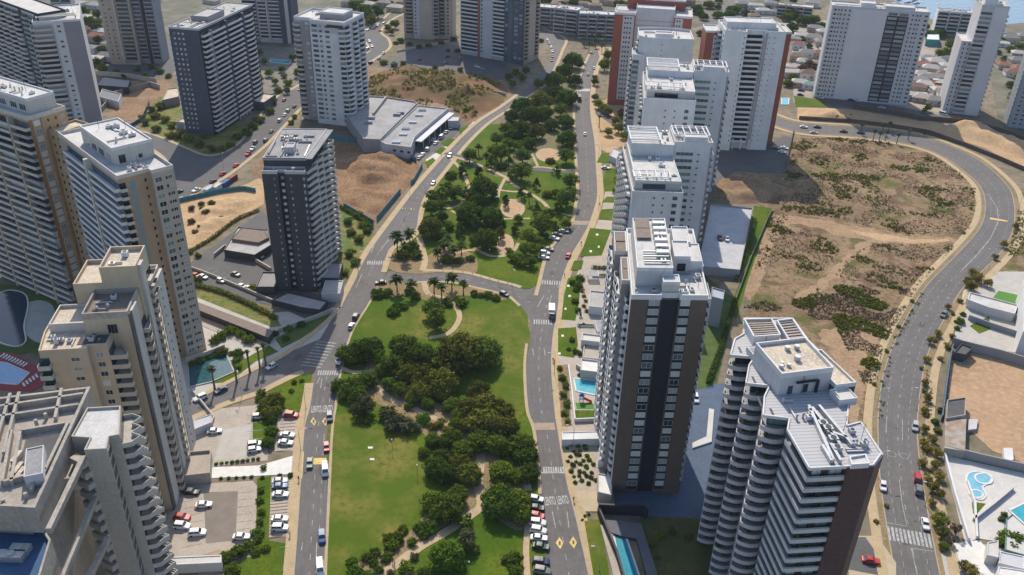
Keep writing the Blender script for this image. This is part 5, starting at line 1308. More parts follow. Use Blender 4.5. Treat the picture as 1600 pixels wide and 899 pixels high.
# ---------------------------------------------------------------- raw concrete tower (lower left corner)
def concrete_tower():
    H = 62; T = Tower('concrete_tower', 'raw concrete tower with open roof frames and leaning beams in the lower corner', (143, 610), H, 0.0); fh = 2.75; N = 22; z0 = 1.5
    L = lambda x, y, z=H: T.loc(x, y, z)
    tr, br, tl = L(143, 610), L(57, 800), L(-40, 632); bl = (tl[0], br[1] + 1)
    deck = [tl, tr, br, bl]
    # roof deck with parapet frames and a sunken plant court
    T.block(deck, H - 5, H, rawcon, rawcon, 1.0, .6)
    rf = MB()
    def beam(p, q, w=.55, z0_=H, z1_=H + 1.3): rf = MB(); rf.obox(L(*p), L(*q), w, z0_, z1_); T.mk(rf, 'roof_beam', [rawcon])
    for p, q in (((0, 642), (132, 622)), ((0, 658), (124, 639)), ((18, 622), (-10, 720)), ((32, 620), (8, 715)), ((98, 614), (88, 660)), ((32, 680), (104, 668)), ((8, 760), (75, 740)), ((20, 680), (6, 760)), ((34, 680), (20, 760)), ((108, 668), (68, 752)), ((50, 772), (55, 760))): beam(p, q)
    pit = [L(x, y, H + .2) for x, y in ((40, 686), (98, 676), (70, 745), (24, 752))]; mb = MB(); mb.prism(pit, H, H + .1, 0); T.mk(mb, 'plant_court', [roofd])
    c = [L(x, y, H + 3) for x, y in ((40, 700), (68, 694), (66, 738), (36, 744))]; T.block(c, H + .1, H + 2.6, lightgrey, roofg, .2, .2, 'plant_room_wall')
    for (x, y) in ((28, 720), (30, 738), (34, 745)): q = L(x, y); mb = MB(); mb.box(q[0] - .4, q[0] + .4, q[1] - 1.5, q[1] + 1.5, H + .1, H + 1.2); T.mk(mb, 'duct', [roofc])
    for (x, y) in ((58, 665), (73, 655), (7, 790), (42, 780)): q = L(x, y); mb = MB(); mb.cyl(q[0], q[1], H, H + 1.4, .35, n=8); T.mk(mb, 'chimney', [rawcon])
    # body below the deck
    bd = [(tl[0] + 1, tr[1] - 1), (tr[0] - 3.5, tr[1] - 2), (br[0] - 2.5, br[1] + 1), (bl[0] + 1, bl[1] + 1)]
    T.block(bd, 0, H - 5.02, rawcon, rawcon, 0)
    # white roofed tower beside it
    W_ = [L(x, y) for x, y in ((137, 640), (189, 637), (187, 682), (171, 685), (167, 704), (132, 706), (141, 687), (112, 685))]
    T.block(W_, 0, H, rawpale, roofw, .5, .25, parm=rawpale)
    lo = [L(x, y, H - 4) for x, y in ((104, 712), (128, 706), (114, 746), (84, 750))]; T.block(lo, H - 7, H - 4.5, rawcon, roofm, .4, .3, 'terrace_wall')
    # leaning beams and floor edges between the two
    for (p, q, za, zb) in (((130, 712), (75, 826), H - 1, H - 1), ((148, 775), (96, 900), H - 10, H - 10), ((168, 838), (135, 905), H - 16, H - 16)):
        a, b = L(*p, za), L(*q, zb); mb = MB(); mb.obox(a, b, .9, za - 1.2, za); T.mk(mb, 'tie_beam', [rawcon])
    fw = T.face(W_[5] if False else L(76, 826), L(132, 706))
    F2 = T.face(L(57, 800), L(130, 712))
    wf = T.face(W_[5], W_[4])
    # shaded gap: floors of the side wing
    g0, g1 = L(100, 760), L(134, 708)
    for i in range(N):
        z = z0 + i * fh
        mb = MB(); mb.obox((W_[5][0] - 3.0, W_[5][1] + 1.0), (W_[5][0] + .0, W_[5][1] - .6), 1.6, z - .5, z + .9); T.mk(mb, 'floor_band', [rawpale])
    a, b = W_[3], W_[2]
    FE = T.face(W_[2], W_[1]); FS = T.face(W_[3], W_[2]); FR = T.face(W_[4], W_[3])
    for i in range(N):
        z = z0 + i * fh
        FR.win(.5, z + .4, max(FR.L - 1, .8), 1.7, gframe, glassk, 0)
        FE.balc(.1, z, max(FE.L - .2, 3), 3.4, rawpale, offwhite, .9, 'zig', gm=glassk)
        mb = None
    # lower terrace at the corner of the picture
    t0 = [L(x, y, H - 6) for x, y in ((-30, 800), (52, 802), (80, 845), (62, 905), (-30, 905))]; T.block(t0, 0, H - 6.5, rawcon, mat('shade_blue_roof', (.04, .1, .2), .8, (.03, .075, .15), .3), .8, .35, 'terrace_wall')  # terrace colour holds the blue that shade gives its dark asphalt
    for (x, y, w) in ((18, 870, 2.2), (32, 860, 1.6)): q = L(x, y, H - 6); mb = MB(); mb.box(q[0] - w, q[0] + w, q[1] - .9, q[1] + .9, H - 6.5, H - 5.2); mb.cyl(q[0], q[1], H - 5.2, H - 5.0, .7, n=10); T.mk(mb, 'air_conditioner', [metal])
rawpale = mat('pale_raw_concrete', (.38, .345, .3), .9, (.34, .305, .265), .3, (.42, .385, .34), 1.5, coord='obj')
concrete_tower()

# ---------------------------------------------------------------- towers whose tops leave the picture
def cut_towers():
    H = 66
    T = Tower('beige_tower', 'beige tower with dark glass recesses in the top row behind the shaded court', (174, 101), 0, 3); 
    T.block((0, 20, 0, 18), 0, H, palebeige, roofw, .8); T.block((20.02, 34, 3, 18), 0, H, slate_pale, roofw, .8)
    F = T.face((0, 0), (20, 0)); G = T.face((20, 3), (34, 3)); F.panel(9, 10, 0, H, offwhite, .8, 'fin'); G.panel(6, 8, 0, H, navy, .5, 'pier')
    for i in range(23):
        z = 3 + i * 2.72; F.win(2, z + .8, 1.2, 1.1, gframe, glassd, 0); F.win(5.5, z + .8, 1.2, 1.1, gframe, glassd, 0); F.balc(11, z, 7.6, 1.2, beige, None, .9, 'box', True, gm=glassk); G.balc(.4, z, 5, 1.2, slate_pale, slate_pale, .8, gm=glassk); G.balc(8.4, z, 5, 1.2, slate_pale, slate_pale, .8, gm=glassk)
        T.face((0, 18), (0, 0)).balc(8, z, 9, 1.6, offwhite, offwhite, .9, 'bow', gm=glassd)
    T = Tower('grey_tower', 'grey striped tower with navy piers behind the dark balcony tower', (408, 66), 0, -3)
    T.block((0, 17, 0, 16), 0, H, lightgrey, roofw, .8); T.block((17.02, 26, -1, 16), 0, H, slate, roofw, .8); T.block((-12, -.02, 2, 16), 0, H, greyw, roofw, .8)
    F = T.face((0, 0), (17, 0)); G = T.face((17.02, -1), (26, -1)); G.panel(4, 6.6, 0, H, offwhite, .3, 'pier'); F.panel(7, 8, 0, H, lightgrey, 1.4, 'fin')
    for i in range(23): z = 3 + i * 2.72; F.balc(.4, z, 6.4, 1.2, lightgrey, lightgrey, .8, gm=glassk); F.balc(8.4, z, 8.2, 1.2, lightgrey, lightgrey, .8, gm=glassk); T.face((-12, 2), (0, 2)).balc(.5, z, 10, 1.2, lightgrey, lightgrey, .8, gm=glassk)
    T = Tower('beige_tower', 'beige tower with rounded balcony columns beside the winding street', (632, 59), 0, -4)
    T.block((0, 8, 0, 18), 0, H, beige, roofw, .8); T.block((8.02, 13, -1.5, 18), 0, H, lightgrey, roofw, .8); T.block((13.02, 27, -2.5, 18), 0, H, palebeige, roofw, .8); T.block((27.02, 38, 1, 18), 0, H, beige, roofw, .8)
    F = T.face((0, 0), (8, 0)); G = T.face((8, -1.5), (13, -1.5)); K = T.face((13, -2.5), (27, -2.5)); M = T.face((27, 1), (38, 1))
    for i in range(23):
        z = 3 + i * 2.72; F.balc(1.5, z, 5.5, 1.2, beige, beige, .8, 'bow', gm=glassk); G.win(1, z + .8, 1.2, 1.2, gframe, glassk, 0); K.win(9.5, z + .8, .6, .8, dframe, glassk, 0); K.balc(10.8, z, 3.4, 1.4, greyw, greyw, .8, gm=glassk); M.balc(.4, z, 4.4, 1.2, beige, None, .8, 'box', True, gm=glassk); M.win(6.5, z + .8, 1.4, 1.2, gframe, glassk, 0)
    T = Tower('striped_tower', 'white striped balcony tower with blue glass corner at the bend of the boulevard', (720, 84), 0, -28)
    a = T.loc(765, 107, 0); b = T.loc(794, 131, 0); W = a[0]; W2 = T.loc(794, 131, 0)[0]
    T.block((0, W, 0, 24), 0, H + 4, lightgrey, roofw, .8); T.block((W + .02, W + 16, -1.5, 22), 0, H + 4, slate, roofw, .8)
    F = T.face((0, 0), (W, 0)); G = T.face((W, -1.5), (W + 16, -1.5)); E = T.face((W + 16, -1.5), (W + 16, 22)); E.panel(0.02, 23.4, 0, H + 3, beige, .04, 'side_wall'); E.panel(7, 16, 0, H + 3, palebeige, .3, 'pier')
    F.panel(W * .52, W * .72, 0, H + 3, lightgrey, .6, 'pier'); F.panel(W * .4, W * .44, 0, H + 3, brick, .3, 'fin'); G.panel(3.2, 6.5, 0, H + 3, glassb, .05, 'glass_strip')
    for i in range(24):
        z = 3 + i * 2.72; F.balc(.3, z, W * .4 - .6, 1.2, white, white, .8, gm=glassk); F.balc(W * .73, z, W * .26, 1.2, white, white, .8, gm=glassk); F.win(W * .46, z + .8, 1.2, 1.2, gframe, glassk, 0)
        G.win(.6, z + .4, 2.2, 1.9, gframe, glassb, 0); G.win(8, z + .5, 2.8, 1.7, wframe, glassb, 1); G.win(12, z + .5, 2.2, 1.4, wframe, glassd, 1); E.balc(1, z, 5, 1.3, beige, beige, .8, 'bow', gm=glassk); E.balc(17, z, 5, 1.3, beige, beige, .8, 'bow', gm=glassk)
cut_towers()

# ---------------------------------------------------------------- terrace blocks and far buildings
def terrace_block(label, p, ang, W, D, n, seed, wall=None, roof=None):
    T = Tower('terrace_block', label, p, 0, ang, 'apartment block', group='terraced apartment blocks'); wall = wall or slate_pale; H = n * 3.0 + 1
    T.block((0, W, 0, D), 0, H, wall, roof or roofw, .7); F = T.face((0, 0), (W, 0)); k = max(1, int(W / 7))
    for i in range(n):
        for j in range(k): F.balc(.4 + j * W / k, 1 + i * 3.0, W / k - .8, 1.6, offwhite, None if (i + j) % 2 else lightgrey, .9, 'box', (i + j) % 2 == 1, gm=glassk)
    E = T.face((W, 0), (W, D))
    for i in range(n): E.win(3, 1.8 + i * 3, 1.6, 1.3, wframe, glassk); E.win(8, 1.8 + i * 3, 1.6, 1.3, wframe, glassk)
    T.clutter(1, W - 2, 2, D - 2, H, 7, seed, 2)
terrace_block('terraced apartment block with slate balconies nearest the striped tower', (828, 42), -14, 34, 14, 5, 201)
terrace_block('terraced apartment block standing beside the brick tower', (903, 61), -4, 28, 14, 6, 202)
terrace_block('terraced apartment block joining the two others at an angle', (864, 51), -22, 20, 14, 6, 203, lightgrey)
terrace_block('terraced apartment block with pale roof furthest up the avenue', (985, 12), -12, 34, 14, 3, 204, offwhite)
terrace_block('white terraced block right on the shore by the marina', (1457, 54), -14, 27, 12, 6, 205, white)
terrace_block('cream terraced block beside the marina trees', (1212, 26), -20, 30, 12, 3, 206, cream)
terrace_block('low terraced block under the top left towers by the shaded court', (82, 18), 10, 16, 12, 3, 207, lightgrey)

# low commercial building with white roofs
roofr = mat('retail_roof', (.3, .295, .295), .9, (.22, .215, .215), .12, (.35, .34, .335), .9)
def retail():
    T = Tower('retail_building', 'low retail building with broad white roof beside the hill', (570, 246), 0, 0, 'building')
    L = lambda x, y, z: T.loc(x, y, z)
    big_ = [L(x, y, 7) for x, y in ((568, 219), (594, 220), (652, 163), (648, 160), (602, 153), (568, 151), (540, 180))]
    T.block(big_, 0, 7, greyw, roofr, .8, .5)
    fr = [L(x, y, 6.2) for x, y in ((603, 227), (642, 232), (648, 215), (700, 171), (653, 166), (594, 222))]
    T.block(fr, 0, 6.2, lightgrey, roofr, .7, .4)
    mb = MB(); mb.obox(L(603, 152, 8), L(583, 178, 8), 1.0, 7, 8.6); T.mk(mb, 'roof_wall', [greyw])
    for (x, y) in ((660, 171), (655, 179), (645, 190), (634, 200), (630, 209), (619, 221)):
        q = L(x, y, 7); mb = MB(); mb.box(q[0] - 2.2, q[0] + 2.2, q[1] - 1.3, q[1] + 1.3, 6.2, 6.9, 0); mb.box(q[0] - 2, q[0] + 2, q[1] - 1.1, q[1] + 1.1, 6.9, 7.0, 1); T.mk(mb, 'skylight', [lightgrey, glassb])
    for (x, y) in ((620, 178), (626, 175), (576, 190), (580, 183)): q = L(x, y, 8); mb = MB(); mb.box(q[0] - 2, q[0] + 2, q[1] - 1.2, q[1] + 1.2, 7, 8.3); T.mk(mb, 'air_conditioner', [slate_pale])
    F = T.face(fr[0], fr[1])
    for u in (4, 8, 12): F.win(u, 3.2, 1.6, 1.2, dframe, glassk)
    G = T.face(fr[2], fr[3]); n = int(G.L / 4)
    for k in range(n): G.win(.4 + k * 4, .2, 3.5, 3.2, dframe, glassk, 2, 'shop_window')
    mb = MB(); a, b = fr[2], fr[3]; mb.obox((a[0] + 2, a[1] - 2), (b[0] + 2, b[1] - 2), 4, 4.4, 4.9); T.mk(mb, 'canopy', [white])
    for k in range(6):
        t = (k + .5) / 6; mb = MB(); mb.cyl(a[0] + (b[0] - a[0]) * t + 3.4, a[1] + (b[1] - a[1]) * t - 3.4, 0, 4.4, .18, n=6); T.mk(mb, 'column', [white])
    T.block([L(x, y, 4) for x, y in ((700, 190), (716, 190), (718, 183), (702, 182))], 0, 4, lightgrey, roofw, .4)
retail()
# ================================================================ vegetation
leafs = {
 'dark': leafm('leaf_dark_green', (.032, .07, .007), (.095, .145, .015)),
 'olive': leafm('leaf_olive', (.07, .085, .01), (.165, .165, .022)),
 'mid': leafm('leaf_mid_green', (.055, .1, .008), (.14, .185, .018)),
 'bright': leafm('leaf_bright_green', (.05, .115, .008), (.11, .18, .014)),
 'lime': leafm('leaf_yellow_green', (.09, .13, .012), (.17, .18, .025)),
 'grey': leafm('leaf_grey_green', (.06, .072, .03), (.11, .115, .048)),
 'autumn': leafm('leaf_autumn', (.13, .12, .02), (.27, .2, .04)),
 'brown': leafm('leaf_dry_brown', (.06, .042, .032), (.16, .105, .072)),
 'palm': leafm('palm_leaf', (.04, .075, .015), (.09, .11, .03)),
}
bark = mat('bark', (.1, .07, .05), .9, (.15, .11, .08), 3, coord='obj')
CROWN = {}
def crown_mesh(shape, tone, v):
    k = (shape, tone, v)
    if k in CROWN: return CROWN[k]
    g = (shape, v)
    if g not in CROWN:
        S = v * 17 + 3
        if shape == 'round': mb = crown_mb(S, 16, 1500, .085, .8)
        elif shape == 'tall': mb = crown_mb(S, 18, 1500, .085, 1.15)
        elif shape == 'dome': mb = crown_mb(S, 30, 3000, .07, .8, 'dome', (.24, .42))
        elif shape == 'cone': mb = crown_mb(S, 18, 1400, .08, 1, 'cone', (.28, .42))
        elif shape == 'shrub': mb = crown_mb(S, 8, 520, .13, .62, cs=(.4, .55))
        elif shape == 'ball': mb = crown_mb(S, 14, 620, .12, .8, 'dome', (.3, .42))
        elif shape == 'loose': mb = crown_mb(S, 14, 700, .085, .95, cs=(.2, .34))
        CROWN[g] = mb
    CROWN[k] = CROWN[g].mesh('crown', [leafs[tone]]); return CROWN[k]
def trunk_mb(h, r, seed, limbs=4):
    rg = random.Random(seed); mb = MB(); lean = Vector((rg.uniform(-.06, .06), rg.uniform(-.06, .06), 1))
    P = [lean * h * t for t in (0, .25, .55, .8)]; mb.tube(P, [r * 1.25, r, r * .75, r * .45], 7)
    for k in range(limbs):
        a = 6.28 * k / limbs + rg.uniform(-.4, .4); s = P[1].lerp(P[3], rg.uniform(.2, .8)); e = s + Vector((math.cos(a) * h * .26, math.sin(a) * h * .26, h * rg.uniform(.12, .28)))
        mb.tube([s, s.lerp(e, .5) + Vector((0, 0, h * .03)), e], [r * .45, r * .3, r * .12], 5)
    return mb
TRUNK = [trunk_mb(1.0, .035, k).mesh('trunk', [bark], True) for k in range(4)]
NAMEK = {'dark': 'dark green', 'olive': 'olive brown', 'mid': 'mid green', 'bright': 'bright green', 'lime': 'yellow green', 'grey': 'grey green', 'autumn': 'autumn coloured', 'brown': 'dry brown', 'palm': 'green'}
PLANTS = []      # (object, phrase, category, group, position)
vrg = random.Random(77)
def scale_at(px, py, z=0.0):
    p = at(px, py, z) - Vector((0, 0, CAM_H)); return FOCAL / p.dot(_f0)
def tree(px, py, r, shape='round', tone='dark', hk=None, group='trees in the park'):
    """crown centred on photograph point (px, py) with a radius of r photograph pixels"""
    s = scale_at(px, py, 4.0); rad = r / s * (1.12 if shape in ('shrub', 'ball', 'loose') else 1.13)
    hk = hk or {'round': 1.8, 'tall': 2.3, 'dome': 1.4, 'cone': 2.3, 'shrub': 1.2, 'ball': 1.25, 'loose': 2.0}[shape]
    if tone == 'dark': tone = vrg.choice(['dark'] * 11 + ['mid'] * 5 + ['bright', 'olive'])
    rad *= vrg.uniform(.9, 1.1); h = rad * hk * vrg.uniform(.9, 1.12)
    small = shape in ('shrub', 'ball')
    cz = h * (.5 if small else .58)
    p = at(px, py, cz); v = vrg.randrange(3)
    clear = 0.0 if small else h * .1
    o = empty('shrub' if small else 'tree', (p.x, p.y, .1), vrg.uniform(0, 6.28))
    me = crown_mesh(shape, tone, v)
    zmax = {'round': 1.75, 'tall': 2.4, 'dome': 1.2, 'cone': 2.25, 'shrub': 1.35, 'ball': 1.2, 'loose': 2.1}[shape]
    c = link('crown', me, o, (0, 0, clear * .9 - (.1 if small else 0)), 0, (rad, rad, (h - clear) / zmax))
    if not small: link('trunk', TRUNK[vrg.randrange(4)], o, (0, 0, -.2), 0, (h * 1.0, h * 1.0, h * .92))
    else: link('stem', TRUNK[vrg.randrange(4)], o, (0, 0, -.1), 0, (h, h, h * .7))
    size = 'small' if rad < (1.2 if small else 2.6) else ('large' if rad > (2.4 if small else 4.6) else 'medium')
    kind = {'round': 'round tree', 'tall': 'upright tree', 'dome': 'spreading tree', 'cone': 'conical tree', 'shrub': 'shrub', 'ball': 'rounded bush', 'loose': 'sparse tree'}[shape]
    PLANTS.append((o, f'{size} {NAMEK[tone]} {kind}', 'shrub' if small else 'tree', 'shrubs and bushes' if small else group, p, rad)); return o
def trees(s, shape, tone, **k):
    for q in s.split():
        a = q.split(','); tree(float(a[0]), float(a[1]), float(a[2]), shape, tone, **k)
def frond_mb(L, seed):
    rg = random.Random(seed); mb = MB(); n = 6; prev = None
    for k in range(n + 1):
        t = k / n; x = L * math.sin(t * 1.45) / math.sin(1.45) * .95; z = L * (.34 * math.sin(t * 2.3) - .42 * t * t * t); w = L * .16 * math.sin(math.pi * min(1, t * .86 + .12))
        c = (Vector((x, -w, z - w * .55)), Vector((x, 0, z)), Vector((x, w, z - w * .55)))
        if prev:
            mb.quad(prev[0], c[0], c[1], prev[1]); mb.quad(prev[1], c[1], c[2], prev[2])
        prev = c
    return mb
def palm_crown(seed, n=34):
    rg = random.Random(seed); mb = MB()
    for k in range(n):
        f = frond_mb(1.0, k); el = rg.uniform(-.35, 1.15); s = rg.uniform(.8, 1.05)
        mb.add(f, Matrix.Rotation(2.4 * k, 4, 'Z') @ Matrix.Rotation(-el, 4, 'Y') @ Matrix.Scale(s, 4))
    return mb
PALMC = [palm_crown(k).mesh('fronds', [leafs['palm']]) for k in range(3)]
_tm = MB(); _tm.tube([Vector((0, 0, 0)), Vector((.01, 0, .3)), Vector((0, .01, .7)), Vector((0, 0, 1))], [.06, .045, .04, .055], 8)
PALMT = _tm.mesh('trunk', [mat('palm_bark', (.16, .12, .085), .9, (.11, .08, .06), 8, coord='obj')], True)
def palm(px, py, r, h, group='palms'):
    """palm whose crown centre shows at (px, py); h its trunk height in metres"""
    p = at(px, py, h); s = scale_at(px, py, h); rad = r / s
    o = empty('palm_tree', (p.x, p.y, .08), vrg.uniform(0, 6)); link('fronds', PALMC[vrg.randrange(3)], o, (0, 0, h), 0, rad); link('trunk', PALMT, o, (0, 0, -.1), 0, (max(6, h) * .9, max(6, h) * .9, h + .15))
    PLANTS.append((o, ('tall' if h > 7 else 'short') + ' feathery palm', 'palm', group, p, rad))
def palms(s, h, group='palms'):
    for q in s.split(): a = q.split(','); palm(float(a[0]), float(a[1]), float(a[2]), h, group)

# south park
trees('548,548,22 572,540,24 630,533,24 655,548,26 700,552,26', 'dome', 'dark'); trees('722,540,42 752,545,34', 'dome', 'dark', hk=1.35); trees('612,566,18 592,556,14', 'round', 'dark')
trees('632,580,21 662,584,24 690,590,24 658,606,22 694,608,20 676,598,18', 'dome', 'olive', hk=1.5); trees('607,598,13 625,606,13', 'round', 'dark')
trees('531,600,17 552,600,20 574,590,17 560,617,19 540,612,14', 'dome', 'dark', hk=1.4); trees('571,630,16 559,638,13', 'round', 'grey')
trees('748,608,19 734,632,19 764,630,24 757,652,26 786,640,19 790,664,20 733,660,15 775,655,18', 'dome', 'olive', hk=1.5)
trees('706,682,20 676,684,14 724,700,19 750,686,18 776,690,19', 'dome', 'mid', hk=1.4); trees('678,726,20 697,733,19 690,712,16 720,722,18', 'dome', 'dark', hk=1.5)
trees('733,736,21', 'dome', 'lime', hk=1.4); trees('783,734,19 805,742,16', 'dome', 'mid'); trees('780,776,30 796,786,24', 'dome', 'dark', hk=1.5)
trees('675,780,19 700,788,24 714,770,16 688,796,18', 'dome', 'mid', hk=1.45); trees('728,840,16', 'round', 'grey'); trees('698,864,27', 'dome', 'bright', hk=1.3)
trees('815,690,24 823,708,20 827,735,18', 'dome', 'dark', hk=1.5); trees('806,776,22 812,796,18', 'dome', 'mid')
trees('677,478,19 682,494,16', 'tall', 'dark', hk=1.9); trees('727,812,13 742,858,11 720,880,13 660,892,12 636,884,12', 'shrub', 'mid')
trees('655,822,12 671,822,13 662,834,9', 'ball', 'bright'); trees('645,845,10 612,850,13 605,868,11 622,838,10 585,862,11 630,826,9', 'ball', 'mid'); trees('620,836,9 606,838,8 571,868,10', 'shrub', 'olive')
trees('550,877,11 556,890,13 583,878,9 567,896,10 577,898,10 592,888,8 545,897,10', 'ball', 'bright'); trees('648,868,8 640,898,10 610,896,8', 'shrub', 'grey'); trees('790,872,9 805,870,14 806,889,11 798,880,8', 'ball', 'mid')
trees('662,652,12 640,632,10', 'ball', 'bright'); trees('620,652,19 636,664,17 606,645,14 612,668,12 650,668,10', 'shrub', 'grey'); trees('572,653,10 562,656,7', 'ball', 'bright'); trees('690,660,10 700,672,9 676,664,9', 'shrub', 'olive')
trees('590,456,10 606,455,9 640,452,10 650,460,9', 'ball', 'mid'); trees('620,478,9 615,485,10 630,476,8', 'ball', 'bright'); trees('720,471,9 741,457,8 763,459,8 775,464,7 752,460,6 700,470,10', 'ball', 'mid')
trees('600,575,14 645,620,13 668,628,12 706,630,14 720,645,13 712,660,12 662,705,11', 'dome', 'mid', hk=1.4)
palms('620,440,14 643,446,12 678,443,12 706,437,14 724,446,10 690,452,11', 4.5, 'palms along the cross street')
# north park
trees('734,240,13 783,234,13 710,298,17 673,322,13 675,305,12', 'tall', 'dark', hk=1.8); trees('755,288,20 735,328,20 769,334,18 672,350,19 760,368,17 745,310,14 690,336,11', 'dome', 'dark', hk=1.7)
trees('705,272,10 783,258,9 785,349,8 860,250,8 855,302,8', 'ball', 'dark'); trees('817,240,14 815,265,16 885,241,14 892,280,15 886,305,16 846,345,16 857,332,11', 'tall', 'dark', hk=1.8)
trees('825,366,12 820,386,11 835,388,10 830,407,10 810,402,11 885,348,9 842,375,9', 'round', 'mid'); trees('800,402,8 816,412,9 795,392,7', 'shrub', 'bright'); trees('690,318,8 700,352,9', 'shrub', 'mid')
trees('895,90,15 867,120,17 882,108,14 898,122,11 846,152,18 866,142,15 886,148,16 815,160,15 830,176,18 851,172,14 885,186,15 815,196,15 838,202,15 887,213,14 804,206,12 826,220,12 862,192,11 800,178,12', 'dome', 'dark', hk=1.6)
trees('790,198,11 776,213,11 795,222,10 770,232,9 810,225,11 842,128,10 905,98,8 876,168,11', 'round', 'mid')
trees('722,262,9 748,268,9 768,250,10 795,250,9 800,268,9 728,300,10 772,300,9 790,312,8 815,300,8 838,285,8 870,262,8 872,320,9 838,322,8 690,296,9 742,345,10 720,356,10 782,362,9 805,355,9 850,362,9 868,352,8', 'cone', 'dark', hk=2.2); trees('700,288,7 760,312,7 810,340,8 868,300,7 740,372,9 720,340,8 690,365,9', 'round', 'mid')
palms('620,374,15 640,368,14 633,388,12', 5.5, 'palms on the island by the boulevard'); trees('645,384,12 628,396,12 650,396,10', 'ball', 'mid')
palms('695,386,15 709,394,13 684,396,12 721,388,12 700,376,11', 3.5, 'palms beside the cross street garden'); trees('700,404,10 716,406,9 735,402,8', 'ball', 'mid')
palms('760,245,9 827,307,8 748,232,8', 4, 'palms inside the north park')
palms('913,62,6 921,70,6 931,64,6 941,72,6 936,58,6 925,58,5 946,64,5', 5, 'palms at the head of the avenue')
# avenue, east side
trees('930,126,6 945,98,9 951,84,10', 'round', 'mid', group='street trees by the avenue'); trees('930,150,7 936,161,8 944,166,7 950,172,9', 'round', 'lime', group='street trees by the avenue'); trees('972,176,9 962,186,8 930,120,5', 'round', 'autumn', group='street trees by the avenue'); trees('967,198,11 951,204,8 975,210,8', 'tall', 'lime', hk=1.7, group='street trees by the avenue'); palms('937,184,5', 6)
trees('978,262,9 968,280,8', 'shrub', 'autumn'); trees('965,297,8 972,288,8', 'shrub', 'lime')
# left side
palms('330,578,9 411,541,6 386,552,6 402,546,5 365,567,6', 8, 'palms at the side street'); trees('362,514,12 388,528,11 378,520,10 345,523,10 335,530,9', 'ball', 'mid', group=None)
trees('308,436,9 395,448,8', 'ball', 'lime'); trees('430,622,14 415,630,13 420,642,12 432,640,10', 'dome', 'olive', hk=1.5, group='trees in the front garden'); trees('408,612,8 460,596,5 472,594,4 455,610,5 404,622,6', 'ball', 'mid'); trees('424,672,11 418,690,10 425,655,9', 'dome', 'dark', group='trees in the front garden')
trees('352,868,12 372,860,13 388,850,12 362,888,12 402,830,10 414,855,9 400,860,8', 'ball', 'mid'); trees('408,765,7 406,782,7 408,800,7 406,815,7 412,730,6 404,842,8', 'shrub', 'mid'); trees('453,742,5 410,746,4 437,742,4', 'ball', 'dark')
for k in range(9): tree(338 + k * 8.2, 724.5 - k * 1.0, 3.4, 'ball', 'mid'); 
for k in range(5): tree(345 + k * 12, 747 - k * .6, 3.2, 'ball', 'dark')
trees('550,362,9 562,372,9 548,395,9 565,350,7 556,408,8 540,425,8', 'shrub', 'lime'); trees('575,360,7 545,345,8 560,335,8 572,345,6', 'shrub', 'dark'); trees('430,520,7 450,512,8 470,505,7 446,528,7', 'ball', 'dark')
trees('300,345,6 312,355,5 322,332,7 304,362,6 315,318,5 345,340,4 300,325,6', 'shrub', 'brown'); trees('330,318,7 318,325,6 296,392,6 310,398,6', 'shrub', 'mid')
trees('205,205,6 236,170,8 242,180,8 228,190,8 250,165,8 258,185,9 245,200,8 270,195,9 280,210,9 265,210,8 295,215,9 310,225,9 330,232,8 345,232,7 300,200,7 320,212,8 222,182,7', 'shrub', 'olive'); trees('370,212,9 385,205,8 395,195,9 360,225,8 405,185,9', 'ball', 'dark')
trees('420,172,8 428,158,8 436,140,8 450,128,8 444,118,6', 'shrub', 'mid'); trees('455,190,5 460,182,5', 'shrub', 'bright'); trees('150,95,8 160,105,8 148,38,10 138,30,9 165,30,10 130,15,9 172,20,9 152,20,8 158,75,7 152,60,7', 'round', 'dark', group='trees among the far towers')
trees('575,22,12 590,15,11 580,30,9 570,12,10 605,42,7 617,35,7 612,48,5', 'round', 'dark', group='trees among the far towers'); trees('626,62,6 618,66,5', 'ball', 'bright'); trees('845,62,5 838,68,5', 'ball', 'bright'); trees('600,97,7 615,100,6 630,98,6 680,104,5 720,108,6 760,140,7 735,160,7 728,172,7', 'shrub', 'mid')
trees('795,118,7 806,112,7 815,120,8 822,108,7 800,130,7', 'round', 'mid', group='trees among the far towers')
trees('405,80,6 412,95,6 420,112,7 440,106,6 458,88,6 465,112,7 405,122,7 430,126,6 448,140,6', 'round', 'mid', group='trees among the far towers'); trees('180,112,6 195,118,6 215,108,6 235,104,7 250,110,7 262,118,6 225,116,5', 'shrub', 'mid'); trees('640,68,5 655,72,5 670,70,5 690,66,5 708,60,5 715,78,5 700,78,4', 'ball', 'dark')
# distant town greenery
frg = random.Random(12)
for k in range(46):
    x, y = frg.choice([(frg.uniform(80, 165), frg.uniform(-6, 60)), (frg.uniform(545, 640), frg.uniform(-8, 12)), (frg.uniform(830, 1000), frg.uniform(-10, 6)), (frg.uniform(1090, 1290), frg.uniform(-10, 30)), (frg.uniform(1090, 1250), frg.uniform(-10, 24))]); tree(x, y, frg.uniform(5, 9), 'dome', frg.choice(['dark', 'mid', 'mid', 'olive']), group='trees of the distant town')
